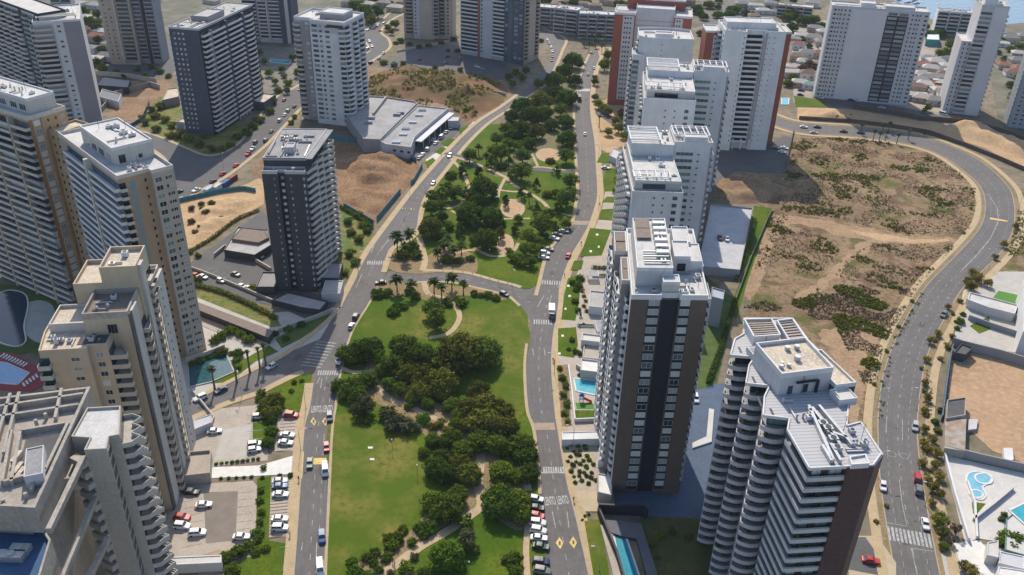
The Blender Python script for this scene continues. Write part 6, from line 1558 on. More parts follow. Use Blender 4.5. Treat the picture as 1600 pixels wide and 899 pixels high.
# far right
trees('1238,40,10 1255,30,11 1272,28,10 1284,38,8 1240,20,9 1222,60,8 1228,15,9', 'dome', 'dark', group='trees of the seaside quarter'); trees('1240,120,9 1252,60,7 1265,70,6 1232,128,8', 'dome', 'mid', group='trees of the seaside quarter'); trees('1265,98,9 1255,106,9 1275,104,8', 'round', 'brown', group='trees of the seaside quarter')
trees('1470,50,11 1455,52,9 1520,50,12 1505,56,10 1532,48,9 1446,40,7', 'dome', 'dark', group='trees of the seaside quarter'); trees('1488,66,10 1480,80,9 1470,82,9', 'round', 'lime', group='trees of the seaside quarter'); trees('1450,166,7 1444,172,5 1592,120,9 1585,150,9 1590,140,8', 'round', 'lime', group='trees of the seaside quarter')
trees('1140,20,9 1150,12,9 1090,12,9 1100,24,8 1128,60,7 1095,50,7 1108,5,9 1165,18,8', 'dome', 'dark', group='trees of the seaside quarter')
trees('1565,60,7 1580,75,8 1572,90,7 1596,70,8 1560,80,6 1594,160,8 1580,130,7', 'dome', 'mid', group='trees of the seaside quarter')
palms('1347,196,5 1381,197,5 1391,194,5 1367,207,5 1376,210,5 1422,206,5 1404,212,5 1386,208,5', 5, 'palms along the curved road')
trees('1292,178,4 1308,182,4 1325,186,4 1445,207,4 1330,180,3', 'loose', 'brown', group='young trees on the sand bank')
trees('1522,425,8 1530,432,9 1512,438,9 1520,445,8 1545,440,8', 'round', 'autumn', group='street trees on the curved road'); trees('1455,530,6 1445,640,7 1452,700,8 1466,706,9 1441,722,8 1468,742,9 1444,690,7 1460,760,8', 'round', 'autumn', group='street trees on the curved road'); trees('1556,400,6 1570,380,6 1588,352,5 1482,478,6 1466,520,7 1448,560,6 1446,596,6 1450,620,7 1458,684,8 1446,668,7 1462,724,8 1452,748,7 1470,770,8 1458,784,7', 'round', 'autumn', group='street trees on the curved road'); trees('1440,575,4 1443,610,4 1449,650,4 1455,735,5 1465,755,5 1490,490,4 1500,470,5 1360,690,4 1356,720,4 1366,600,4 1385,548,4 1404,510,4 1425,470,4', 'shrub', 'olive'); trees('1470,808,14 1474,830,9', 'round', 'lime', group='street trees on the curved road'); trees('1496,825,13 1486,842,9', 'loose', 'brown', group='street trees on the curved road'); trees('1476,852,10', 'dome', 'mid', group='street trees on the curved road'); trees('1520,890,11 1506,882,9', 'round', 'autumn', group='street trees on the curved road')
trees('1462,658,7 1466,672,7 1470,640,6', 'ball', 'dark'); trees('1500,500,8 1497,512,6 1505,490,5', 'ball', 'bright'); trees('1480,540,7 1470,560,5 1488,525,6 1462,530,5', 'shrub', 'autumn'); trees('1575,835,13 1590,840,14 1565,845,10 1585,855,10', 'ball', 'mid'); trees('1565,810,6 1570,803,5', 'ball', 'lime')
trees('1370,815,5 1386,790,4', 'shrub', 'autumn')
trees('878,590,7 884,602,7 880,616,7 886,630,7 882,645,7 887,658,6 874,575,5', 'shrub', 'mid'); trees('900,470,6 903,484,6 906,445,7 893,530,5 900,548,6 906,552,5 888,545,4 915,575,4', 'shrub', 'dark'); trees('900,452,6 907,434,7 895,440,6', 'ball', 'bright')
crg = random.Random(9)
for k in range(32):
    t = (k // 4) / 8; tree(885 + t * 17 + (k % 4) * 10 + crg.uniform(-4, 4), 694 + t * 66 + crg.uniform(-3, 3), crg.uniform(3.0, 5.0), 'ball', crg.choice(['dark', 'olive', 'mid']))
trees('1030,836,7 1018,850,6 1026,870,6 1050,830,7 1075,836,7', 'shrub', 'lime'); trees('914,806,3 920,803,3 910,812,3', 'ball', 'dark')
# ================================================================ things on the ground
LANDMARKS = [((487, 650), 'the LENTO lettering on the boulevard'), ((502, 725), 'the white van on the boulevard'), ((503, 836), 'the blue car on the boulevard'), ((513, 583), 'the crossing at the side street'), ((587, 411), 'the crossing beside the palm island'),
 ((634, 385), 'the palm island'), ((705, 500), 'the looping path in the south lawn'), ((735, 545), 'the largest dark tree mass'), ((660, 590), 'the olive brown tree mass'), ((600, 610), 'the narrow south park path'), ((757, 635), 'the path fork in the south park'), ((735, 735), 'the yellow green tree'),
 ((783, 778), 'the shaded gravel path'), ((640, 866), 'the wide gravel path'), ((838, 815), 'the cars parked on the avenue'), ((845, 667), 'the brick raised crossing'), ((848, 504), 'the crossing by the white truck'), ((861, 443), 'the crossing north of the junction'), ((868, 372), 'the parking bay beside the north park'),
 ((800, 326), 'the round sand playground'), ((857, 243), 'the small round plaza'), ((790, 384), 'the crescent sand plaza'), ((700, 245), 'the park entrance by the white car'), ((740, 300), 'the tree grove of the north park'), ((850, 160), 'the dense north grove'), ((905, 150), 'the truck on the avenue'), ((930, 65), 'the palm court'), ((955, 185), 'the side lane off the avenue'),
 ((320, 580), 'the teal garden pool'), ((360, 500), 'the long carport'), ((430, 630), 'the front garden'), ((450, 672), 'the upper parking strip'), ((438, 790), 'the lower parking strip'), ((380, 735), 'the white entrance ramp'), ((360, 690), 'the upper parking court'), ((320, 810), 'the lower parking court'), ((350, 440), 'the shaded parking court'),
 ((570, 380), 'the fenced grass slope'), ((600, 285), 'the fenced digging site'), ((340, 350), 'the sand lot'), ((260, 190), 'the dry bank'), ((430, 200), 'the upper street'), ((340, 275), 'the shipping containers'), ((590, 60), 'the winding street'), ((680, 215), 'the retail building'), ((740, 100), 'the striped tower'), ((700, 140), 'the dune hill'), ((150, 50), 'the top corner tower'),
 ((915, 605), 'the turquoise tower pool'), ((905, 730), 'the cactus garden'), ((890, 470), 'the garden lawns of the brown tower'), ((1040, 860), 'the lap pool'), ((1135, 370), 'the parking deck'), ((1210, 235), 'the brick winged tower'), ((1226, 158), 'the small square pool'), ((1300, 90), 'the wide grey slab'), ((1265, 60), 'the seaside houses'), ((1440, 140), 'the houses behind the grey slab'), ((1490, 60), 'the shore'), ((1370, 200), 'the top of the curved road'), ((1530, 435), 'the curved road bend'),
 ((1460, 570), 'the walled dirt lot'), ((1455, 720), 'the painted road rings'), ((1420, 840), 'the curved road crossing'), ((1540, 770), 'the curved pool terrace'), ((1360, 870), 'the driveway with the red car'), ((1550, 470), 'the villa garden'), ((1300, 400), 'the vacant lot'), ((1140, 20), 'the far wooded hillside')]
LM = [(at(*p), s) for p, s in LANDMARKS]
def autolabel(items):
    """items (object, phrase, category, group, position): a label by look, nearest landmark and order from it"""
    B = {}
    for o, ph, cat, grp, p, *_ in items:
        k = min(range(len(LM)), key=lambda i: (LM[i][0].xy - p.xy).length); B.setdefault((ph, k), []).append((o, cat, grp, (LM[k][0].xy - p.xy).length))
    for (ph, k), L in B.items():
        L.sort(key=lambda e: e[3])
        for i, (o, cat, grp, d) in enumerate(L):
            tag(o, f'{ph} near {LM[k][1]}' if len(L) == 1 else f'{ph}, {ordinal(i)}closest to {LM[k][1]}', cat, grp)
autolabel(PLANTS)

# ---------------------------------------------------------------- vehicles
PAINT = {n: mat('car_paint_' + n, c, .42, spec=.35) for n, c in dict(white=(.62, .62, .62), silver=(.36, .37, .38), grey=(.14, .145, .15), black=(.02, .02, .022), red=(.4, .025, .025), blue=(.03, .08, .2), navy=(.02, .035, .08), teal=(.03, .09, .1), green=(.02, .06, .045), yellow=(.5, .35, .05)).items()}
carglass = mat('car_glass', (.02, .025, .03), .08, spec=.8); tyre = mat('tyre', (.02, .02, .02), .9); lampm = mat('headlight', (.7, .7, .65), .2, spec=.8); tail = mat('tail_light', (.35, .02, .02), .3)
SHAPE = { # length, width, belt height, roof height, bonnet start, windscreen top, roof end, tail end (along length 0..1)
 'hatchback': (4.1, 1.75, .92, 1.5, .3, .42, .86, .97), 'saloon': (4.6, 1.8, .92, 1.45, .3, .43, .74, .86), 'suv': (4.6, 1.9, 1.05, 1.72, .27, .38, .88, .97), 'van': (5.2, 1.95, 1.15, 2.1, .14, .24, .95, .99), 'pickup': (5.2, 1.9, 1.05, 1.75, .27, .38, .56, .62)}
CARME = {}
def car_parts(kind, paint):
    k = (kind, paint)
    if k in CARME: return CARME[k]
    L, W, zb, zr, a, b, c, d = SHAPE[kind]; w = W / 2; x = lambda t: L / 2 - t * L
    body = MB()
    st = [(0, .42, .72, .80), (.04, .3, .84, .93), (a * .6, .28, zb - .08, 1), (a, .28, zb, 1), (.6, .28, zb, 1), (.93, .3, zb - .02, .99), (.985, .34, zb - .14, .92), (1, .45, zb - .3, .85)]
    rows = [[(x(t), -w * s, zl), (x(t), -w * s, zl + (zh - zl) * .6), (x(t), -w * s * .93, zh), (x(t), w * s * .93, zh), (x(t), w * s, zl + (zh - zl) * .6), (x(t), w * s, zl)] for t, zl, zh, s in st]
    n = 0
    for r in rows: body.v += r
    for i in range(len(rows) - 1):
        for j in range(6):
            l = (j + 1) % 6; body.f.append((i * 6 + j, i * 6 + l, (i + 1) * 6 + l, (i + 1) * 6 + j)); body.m.append(0)
    body.f.append(tuple(range(5, -1, -1))); body.m.append(0); q = (len(rows) - 1) * 6; body.f.append(tuple(range(q, q + 6))); body.m.append(0)
    # roof panel
    wr = w * .78; zr0 = zr
    body.quad((x(b), -wr, zr0 - .03), (x(b), wr, zr0 - .03), (x(c), wr, zr0), (x(c), -wr, zr0)); body.quad((x((b + c) / 2), -wr * .7, zr0 + .03), (x(b + .02), -wr * .7, zr0 + .01), (x(b + .02), wr * .7, zr0 + .01), (x((b + c) / 2), wr * .7, zr0 + .03)); body.quad((x(c - .02), -wr * .7, zr0 + .02), (x((b + c) / 2), -wr * .7, zr0 + .03), (x((b + c) / 2), wr * .7, zr0 + .03), (x(c - .02), wr * .7, zr0 + .02))
    for s in (-1, 1):                                   # pillars
        body.obox((x(a), s * w * .9), (x(b), s * wr), .09, zb - .05, zb + .02, 0, zr - .1, zr - .02); body.obox((x(d), s * w * .9), (x(c), s * wr), .12, zb - .05, zb + .02, 0, zr - .1, zr - .01); m = (b + c) / 2; body.obox((x(m), s * w * .93), (x(m - .01), s * (wr + .02)), .1, zb - .03, zb + .03, 0, zr - .12, zr - .03)
        body.box(x(a + .02) - .1, x(a + .02) + .1, min(s * w * 1.0, s * w * 1.14), max(s * w * 1.0, s * w * 1.14), zb, zb + .14)
    if kind == 'pickup': body.box(x(.97), x(.63), -w * .9, w * .9, zb - .3, zb - .28)
    gl = MB(); wb = w * .9
    A = [(x(a), -wb, zb - .02), (x(a), wb, zb - .02), (x(d), wb, zb - .02), (x(d), -wb, zb - .02)]; Bq = [(x(b), -wr, zr - .04), (x(b), wr, zr - .04), (x(c), wr, zr - .02), (x(c), -wr, zr - .02)]
    for i in range(4): j = (i + 1) % 4; gl.quad(A[i], A[j], Bq[j], Bq[i])
    wh = MB()
    for i in range(12):
        a0, a1 = 2 * math.pi * i / 12, 2 * math.pi * (i + 1) / 12; r = .33
        p, q_ = (r * math.cos(a0), r * math.sin(a0)), (r * math.cos(a1), r * math.sin(a1))
        wh.quad((p[0], -.11, p[1]), (q_[0], -.11, q_[1]), (q_[0], .11, q_[1]), (p[0], .11, p[1])); wh.tri((0, -.11, 0), (p[0], -.11, p[1]), (q_[0], -.11, q_[1])); wh.tri((0, .11, 0), (q_[0], .11, q_[1]), (p[0], .11, p[1]))
    hl = MB(); hl.box(-.09, .03, -.17, .17, -.07, .07)
    far = MB(); far.add(body); k0 = len(far.m); far.add(gl); far.m[k0:] = [1] * (len(far.m) - k0)
    for sx in (.19, .8):
        for s in (-1, 1): k0 = len(far.m); far.add(wh, Matrix.Translation((x(sx), s * w * .88, .33))); far.m[k0:] = [2] * (len(far.m) - k0)
    pm = PAINT[paint]
    CARME[k] = dict(body=body.mesh('body', [pm]), glass=gl.mesh('window_glass', [carglass]), wheel=CARME.setdefault('wheel', None) or wh.mesh('wheel', [tyre]), head=CARME.setdefault('head', None) or hl.mesh('headlight', [lampm]), far=far.mesh('car', [pm, carglass, tyre]))
    CARME['wheel'] = CARME[k]['wheel']; CARME['head'] = CARME[k]['head']
    if not CARME.get('tail'): CARME['tail'] = hl.mesh('tail_light', [tail])
    return CARME[k]
CARS = []
def car(px, py, hx, hy, paint='white', kind='saloon', z=.06, group='cars'):
    """car seen at (px, py), its front pointing along (hx, hy) in the photograph"""
    p = at(px, py, z + .7); q = at(px + hx, py + hy, z + .7); rz = math.atan2(q.y - p.y, q.x - p.x); C_ = car_parts(kind, paint); L, W = SHAPE[kind][:2]; x = lambda t: L / 2 - t * L
    if p.y < 330:
        o = empty('car', (p.x, p.y, z), rz); link('body', C_['body'], o); link('window_glass', C_['glass'], o)
        for sx in (.19, .8):
            for s in (-1, 1): link('wheel', C_['wheel'], o, (x(sx), s * W * .44, .33))
        for s in (-1, 1): link('headlight', C_['head'], o, (L / 2 - .08, s * W * .33, .64)); link('tail_light', CARME['tail'], o, (-L / 2 + .06, s * W * .36, .72))
    else: o = link('car', C_['far'], None, (p.x, p.y, z), rz)
    if kind == 'van': o.name = 'van'
    CARS.append((o, f'{paint} {kind}', 'van' if kind == 'van' else 'car', group, p)); return o
def cars(s, group='parked cars', z=.06):
    for q in s.split():
        a = q.split(','); car(float(a[0]), float(a[1]), float(a[2]), float(a[3]), a[4], a[5] if len(a) > 5 else 'saloon', z, group)
cars('530,563,-4,12,white,suv 515,651,1,14,navy,suv 510,698,1,14,red,hatchback 484,723,-1,14,teal,saloon 508,734,1,14,white,van 503,838,1,14,blue,suv 500,887,1,14,white,van 595,441,-14,1,black,saloon 788,459,10,4,navy,hatchback 703,243,-8,10,white,suv 677,286,-8,10,white,hatchback', 'cars driving on the boulevard', .07)
cars('556,494,6,-12,navy,suv 549,509,6,-12,white,hatchback', 'cars parked by the south lawn', .07)
cars('888,399,5,-10,red,saloon 914,209,0,-10,white,saloon 919,116,2,-8,silver,saloon', 'cars driving on the avenue', .07)
cars('838,779,12,2,white,hatchback 838,793,12,1,black,saloon 839,805,12,2,red,hatchback 840,816,12,1,white,suv 841,828,12,2,white,suv 842,840,12,1,white,saloon 845,853,12,2,green,saloon 845,877,12,1,navy,suv 847,891,12,2,grey,suv', 'cars parked beside the avenue', .068)
cars('881,361,10,1,silver,saloon 870,366,10,1,navy,saloon 866,372,10,2,white,saloon 857,389,10,1,grey,saloon 851,395,10,1,white,suv 850,402,10,1,white,saloon', 'cars parked beside the north park', .068)
cars('1430,666,0,14,silver,suv 1380,759,1,14,white,hatchback 1434,746,1,-13,red,suv 1436,765,1,-13,grey,suv 1446,818,3,14,white,saloon 1475,491,-6,9,grey,suv 1361,875,12,2,red,saloon', 'cars on the curved road', .08)
cars('1256,198,10,1,white,saloon 1277,198,10,1,navy,saloon 1272,207,10,1,silver,saloon 1345,207,9,1,black,saloon 1318,205,9,1,black,saloon', 'cars at the top of the curved road')
cars('335,673,14,-1,white,saloon 403,650,14,-1,white,hatchback 398,694,13,-2,white,suv 397,702,13,-2,white,hatchback 318,788,14,-1,white,saloon 284,808,14,1,red,suv 284,821,14,1,white,suv 308,832,13,-1,white,suv 377,838,12,0,white,saloon 299,768,14,1,black,saloon', 'cars in the parking courts')
cars('455,648,13,1,red,suv 449,679,13,1,white,saloon 446,691,13,1,white,saloon 437,751,13,-1,silver,saloon 437,759,13,-1,blue,saloon 438,772,13,0,white,saloon 437,810,13,0,white,saloon 437,824,13,0,white,suv', 'cars in the parking strips', .07)
cars('424,572,-12,7,white,hatchback 313,621,-12,5,white,suv 345,609,-12,6,navy,saloon', 'cars on the side street')
cars('306,430,8,3,red,saloon 317,432,8,3,white,saloon 345,438,8,3,white,hatchback 378,447,8,3,white,saloon 388,450,8,3,silver,saloon 404,400,9,2,white,saloon 368,428,8,3,grey,saloon', 'cars in the shaded court')
cars('410,188,7,-8,silver,suv 415,219,7,-8,grey,suv 424,205,7,-8,grey,saloon 437,188,7,-8,white,suv 445,179,7,-8,white,saloon 460,166,7,-8,black,saloon 426,173,7,-7,red,saloon 444,156,7,-7,red,saloon 450,173,7,-8,silver,suv 469,139,7,-6,white,saloon 399,222,7,-8,grey,suv', 'cars parked on the upper street')
cars('285,311,9,-3,grey,suv 279,299,9,-3,navy,saloon 307,297,9,-4,white,pickup 348,271,9,-6,red,saloon 333,283,9,-5,black,saloon 369,258,8,-6,red,saloon 388,240,8,-7,red,pickup 395,232,8,-7,white,pickup', 'cars beside the shipping containers')
cars('575,46,-8,5,white,saloon 583,43,-8,5,white,saloon 591,39,-8,5,white,saloon 600,35,-8,4,white,saloon 577,64,4,6,white,saloon 581,72,4,6,white,saloon 575,77,8,-4,white,van 599,83,8,-5,white,saloon 592,91,8,-5,silver,saloon 579,98,8,-4,black,suv 594,48,-6,-6,red,saloon', 'cars on the winding street')
cars('660,241,5,-7,white,saloon 655,246,5,-7,silver,saloon 668,233,5,-7,white,suv 681,223,6,-6,white,saloon 690,214,6,-6,white,van 697,206,6,-6,silver,saloon 677,218,6,-6,white,saloon 705,199,6,-6,white,saloon 640,250,5,-7,black,saloon', 'cars at the retail building')
cars('655,93,8,-3,grey,saloon 695,97,6,-6,silver,saloon 700,88,6,-5,black,saloon 718,91,2,8,red,saloon 745,104,8,2,white,saloon 752,107,8,2,silver,saloon 682,62,8,1,red,saloon', 'cars in the tower forecourts')
cars('855,62,4,7,white,saloon 858,67,4,7,silver,saloon 861,73,3,7,white,saloon 863,80,2,8,white,saloon 863,88,1,8,grey,saloon 862,94,1,8,red,saloon 914,100,2,-7,white,saloon 928,106,2,-7,white,saloon', 'cars at the bend of the boulevard')
cars('1125,371,2,8,black,saloon 1136,373,2,8,white,hatchback', 'cars on the parking deck', 3.3)
cars('1212,231,8,2,navy,saloon 1222,237,8,2,white,saloon 1226,231,8,2,white,saloon 1087,622,2,10,white,suv 946,262,8,1,white,saloon', 'cars beside the towers')
cars('1252,141,7,1,navy,saloon 1251,148,7,1,black,saloon 1282,152,7,2,white,saloon 1330,156,7,1,black,saloon 1340,157,7,1,white,saloon 1378,168,7,1,white,saloon 1238,133,7,1,black,saloon 1436,138,7,2,white,saloon 1452,143,7,2,white,saloon 1464,146,7,2,black,saloon 1474,178,7,2,white,van 1320,153,6,1,black,suv', 'cars at the seaside houses')
# trucks
def truck(px, py, hx, hy, cab, box, label, L=7.0, z=.07):
    p = at(px, py, z + 1.2); q = at(px + hx, py + hy, z + 1.2); o = empty('truck', (p.x, p.y, z), math.atan2(q.y - p.y, q.x - p.x)); tag(o, label, 'truck')
    mb = MB(); mb.box(-L / 2, L / 2 - 2.0, -1.15, 1.15, .9, 3.1); mb.box(-L / 2, L / 2 - 2.0, -1.17, 1.17, .8, .95); build(mb, 'cargo_box', [box], o)
    mb = MB(); mb.prism([(L / 2 - 1.9, -1.05), (L / 2, -1.0), (L / 2, 1.0), (L / 2 - 1.9, 1.05)], .5, 1.5, 0); mb.prism([(L / 2 - 1.8, -1.0), (L / 2 - .35, -.95), (L / 2 - .35, .95), (L / 2 - 1.8, 1.0)], 1.5, 2.4, 0); build(mb, 'cab', [cab], o)
    mb = MB(); mb.quad((L / 2 - .3, -.85, 1.55), (L / 2 - .3, .85, 1.55), (L / 2 - .33, .85, 2.25), (L / 2 - .33, -.85, 2.25)); build(mb, 'windscreen', [carglass], o)
    mb = MB(); mb.box(-L / 2, L / 2 - .3, -.5, .5, .5, .8); build(mb, 'chassis', [darkmetal], o)
    for sx in (-L / 2 + 1.3, L / 2 - 1.1):
        for s in (-1, 1): link('wheel', CARME['wheel'], o, (sx, s * .98, .42), 0, 1.3)
truck(862, 488, 0, 10, PAINT['grey'], PAINT['white'], 'white box truck with dark cab on the avenue before the crossing')
truck(905, 153, 0, -10, PAINT['navy'], PAINT['navy'], 'dark blue truck driving up the avenue past the grove', 8.0)
# shipping containers and works cabin by the upper street
def container(px, py, ang_to, m, label, L=6.0):
    p = at(px, py, 1.2); q = at(*ang_to, 1.2); o = empty('shipping_container', (p.x, p.y, .05), math.atan2(q.y - p.y, q.x - p.x)); tag(o, label, 'container', 'shipping containers by the upper street')
    mb = MB(); mb.box(-L / 2, L / 2, -1.2, 1.2, 0, 2.5); build(mb, 'shell', [m], o)
    for k in range(12): r = MB(); xx = -L / 2 + .25 + k * (L - .5) / 11; r.box(xx - .09, xx + .09, -1.26, 1.26, .15, 2.55); build(r, 'rib', [m], o)
    mb = MB(); mb.box(L / 2, L / 2 + .05, -1.1, -.02, .1, 2.4); mb.box(L / 2, L / 2 + .05, .02, 1.1, .1, 2.4); build(mb, 'door', [m], o)
cm = lambda n, c: mat('container_' + n, c, .6, tuple(v * .8 for v in c), 1.5)
container(363, 279, (375, 271), cm('red', (.2, .035, .025)), 'rust red shipping container at the end of the row'); container(352, 287, (364, 279), cm('blue', (.03, .09, .25)), 'blue shipping container next to the red one'); container(340, 293, (352, 285), cm('white', (.55, .54, .52)), 'white shipping container in the middle of the row'); container(327, 297, (339, 290), cm('pale', (.45, .5, .55)), 'pale blue shipping container nearest the parked cars')

# ---------------------------------------------------------------- pools
poolw = mat('pool_water', (.03, .27, .34), .08, (.045, .33, .4), .6, spec=.6); poolb = mat('pool_water_blue', (.04, .22, .42), .08, (.06, .27, .48), .6, spec=.6); poolp = mat('pool_water_pale', (.14, .36, .47), .08, (.18, .42, .52), .5, spec=.6)
def pool(s, label, m=poolw, z=.26, rim=.5, closed_curve=False, rimm=None, lanes=0):
    P = curve(s, 6, closed=True) if closed_curve else pts(s); P = [(p.x, p.y) for p in P]
    if area(P) < 0: P = P[::-1]
    c = Vector((sum(p[0] for p in P) / len(P), sum(p[1] for p in P) / len(P), 0)); o = empty('swimming_pool', (c.x, c.y, 0)); tag(o, label, 'pool')
    loc_ = [(p[0] - c.x, p[1] - c.y) for p in P]
    mb = MB(); mb.prism(loc_, z - .1, z + .02); build(mb, 'water', [m], o)
    mb = MB()
    for a, b in zip(loc_, loc_[1:] + loc_[:1]): mb.obox(a, b, rim, z - .1, z + .1)
    build(mb, 'rim', [rimm or whitepave], o)
    for k in range(lanes):
        t = (k + 1) / (lanes + 1); a = Vector(loc_[0]).lerp(Vector(loc_[1]), t); b = Vector(loc_[3]).lerp(Vector(loc_[2]), t); mb = MB(); mb.obox(a, b, .2, z, z + .03); build(mb, 'lane_line', [mat('lane_tile', (.02, .1, .2), .4)], o)
    return o
pool('896,592 938,597 937,620 900,612', 'turquoise pool in the garden of the brown tower')
pool('955,820 972,822 1000,905 972,905', 'long lap pool with dark lane lines beside the avenue', lanes=3, z=.3)
pool('-20,565 10,568 46,584 28,602 -20,598', 'blue pool on the red deck below the beige tower', poolb)
pool('1512,742 1530,738 1548,745 1546,755 1535,762 1540,775 1532,782 1518,776 1510,760', 'pale curved pool on the terrace beside the curved road', poolp, closed_curve=True)
for s, l in (('1524,744 1538,741 1549,748 1547,756 1534,757 1525,752', 'round bubble pool set into the curved pool terrace'), ('1515,769 1524,767 1534,771 1534,778 1524,779 1516,775', 'small oval wading pool on the curved pool terrace')): pool(s, l, poolp, z=.32, closed_curve=True, rim=.6)
pool('1573,806 1610,788 1640,800 1640,840 1600,830', 'turquoise roof pool behind glass at the terrace edge', z=2.0)
pool('1221,154 1233,154 1232,164 1221,164', 'small square pool beside the brick winged tower')
pool('423,93 455,96 452,101 422,98', 'narrow pool beside the dark balcony tower')
pool('-10,470 12,455 38,460 44,478 38,510 40,535 20,542 -10,525', 'dark curved pool in the garden of the beige tower', mat('pool_water_dark', (.01, .03, .055), .1), closed_curve=True)
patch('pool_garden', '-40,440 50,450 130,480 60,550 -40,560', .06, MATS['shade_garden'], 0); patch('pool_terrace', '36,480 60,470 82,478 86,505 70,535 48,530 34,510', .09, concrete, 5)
patch('red_pool_deck', '-40,552 20,552 60,575 74,600 50,612 -40,608', .1, mat('red_deck', (.3, .05, .055), .8, (.26, .045, .05), .6), 0)
# loungers on the red deck
lm = MB(); lm.box(-.9, .5, -.32, .32, .25, .36); lm.obox((.5, 0), (1.0, 0), .64, .25, .36, 0, .55, .66)
for lx in (-.8, .4): lm.box(lx, lx + .08, -.3, .3, 0, .25)
lme = lm.mesh('sun_lounger', [mat('lounger_white', (.65, .65, .65), .6)])
for k in range(9): p = at(4 + k * 4.4, 557 + k * 1.9); o = link('sun_lounger', lme, None, (p.x, p.y, .1), 1.2); tag(o, 'white sun lounger in the row behind the blue pool' if False else f'white sun lounger on the red deck, {ordinal(k)}from the picture edge' if k else 'white sun lounger on the red deck, first from the picture edge', 'lounger', 'loungers on the red deck')
for k in range(5): p = at(38 + k * 5, 603 - k * 3.4); o = link('sun_lounger', lme, None, (p.x, p.y, .1), 2.3); tag(o, f'white sun lounger below the blue pool, {ordinal(k) or "first "}counted from its lowest corner', 'lounger', 'loungers on the red deck')

# ---------------------------------------------------------------- walls, fences, hedges
def wall(name, s, h, w, m, label, cat='wall', post=None, panels=None, group=None, curved=False, z=0.0):
    """wall or fence along a line; with panels each panel is a part and each post another"""
    P = curve(s, 6) if curved else pts(s); P = [Vector((p.x, p.y, 0)) for p in P]; o = empty(name, (P[0].x, P[0].y, z)); tag(o, label, cat, group); Q = [p - P[0] for p in P]
    if panels:
        S = resample(Q, panels)
        for a, b in zip(S, S[1:]): mb = MB(); d = (b - a) * .02; mb.obox(a + d, b - d, w, .1, h); build(mb, 'panel', [m], o)
        for a in S: mb = MB(); mb.box(a.x - .06, a.x + .06, a.y - .06, a.y + .06, 0, h + .1); build(mb, 'post', [post or darkmetal], o)
    else:
        mb = MB()
        for a, b in zip(Q, Q[1:]): mb.obox(a, b, w, -.1, h)
        build(mb, 'wall', [m], o)
        mb = MB()
        for a, b in zip(Q, Q[1:]): mb.obox(a, b, w + .12, h, h + .1)
        build(mb, 'coping', [post or m], o)
    return o
tealf = mat('teal_hoarding', (.035, .17, .22), .7, (.045, .21, .26), 1.5)
wall('site_fence', '516,217 545,222 575,222 600,230 630,243 655,256', 2.6, .08, tealf, 'teal hoarding between the digging site and the retail building', 'fence', panels=3.0)
wall('site_fence', '660,262 646,288 636,293', 2.6, .08, tealf, 'teal hoarding along the upper boulevard edge of the digging site', 'fence', panels=3.0); wall('site_fence', '626,302 606,326 586,350', 2.6, .08, tealf, 'teal hoarding along the lower boulevard edge of the digging site', 'fence', panels=3.0); wall('site_fence', '584,352 560,338 532,322', 2.6, .08, tealf, 'teal hoarding above the grass slope', 'fence', panels=3.0)
wall('site_fence', '275,318 300,312 345,302 380,297 405,302', 2.2, .08, tealf, 'teal hoarding along the sand lot below the containers', 'fence', panels=3.0)
wall('site_fence', '200,203 222,190 234,165 232,158', 2.4, .08, mat('blue_hoarding', (.03, .09, .25), .7, (.04, .11, .28), 1.5), 'blue hoarding at the construction yard', 'fence', panels=3.0)
wall('retaining_wall', '1486,540 1500,545 1560,560 1640,584', 3.5, .4, greyw, 'grey retaining wall above the dirt lot', panels=None); wall('boundary_wall', '1487,545 1482,570 1475,620 1470,660', 2.4, .25, mat('blue_sheet', (.08, .14, .2), .6, (.11, .17, .23), 1), 'blue grey sheet wall beside the dirt lot', 'fence', panels=2.5)
wall('retaining_wall', '1474,708 1530,722 1600,738 1640,748', 3.0, .35, greyw, 'dark retaining wall behind the curved pool terrace'); wall('boundary_wall', '1474,712 1490,775 1512,848', 1.6, .4, white, 'white boundary wall of the curved pool terrace along the road'); wall('terrace_wall', '1525,843 1522,790 1510,755', 1.2, .4, white, 'white inner wall beside the curved pool'); wall('terrace_wall', '1520,815 1552,790 1582,765', 1.2, .5, palecon, 'pale diagonal wall crossing the pool terrace')
wall('garden_wall', '888,575 893,612 898,660 937,658', 1.3, .3, white, 'white garden wall round the turquoise pool'); wall('garden_wall', '938,655 939,600 900,575', 1.6, .3, palecon, 'pale garden wall on the tower side of the turquoise pool')
wall('pool_wall', '934,802 962,870 985,950', 2.6, .4, navy, 'black wall along the lap pool towards the avenue'); wall('pool_wall', '934,802 1004,806 1010,812', 3.4, .5, navy, 'black wall at the head of the lap pool')
wall('retaining_wall', '1250,195 1330,201 1400,208 1450,217 1500,234 1560,262 1620,300', 1.4, .4, mat('brown_wall', (.15, .1, .075), .9, (.12, .08, .06), .5), 'brown retaining wall under the sand bank', z=.0) if False else None
wall('retaining_wall', '1248,187 1330,192 1390,199 1450,209 1500,226 1560,250 1640,285', 2.2, .5, mat('brown_wall', (.12, .085, .065), .9, (.095, .068, .052), .5), 'long brown retaining wall under the sand bank')
wall('retaining_wall', '1332,170 1380,176 1440,188 1500,192 1560,206 1640,236', 2.6, .4, MATS['brown_wall'], 'brown retaining wall in front of the wide grey slab')
wall('site_wall', '1240,205 1232,240 1228,272', 1.6, .25, darkmetal, 'dark fence at the edge of the vacant lot', 'fence', panels=2.5)
wall('chain_fence', '1206,330 1175,400 1148,475', 1.8, .05, metal, 'thin metal fence beside the grass strip', 'fence', panels=2.5)
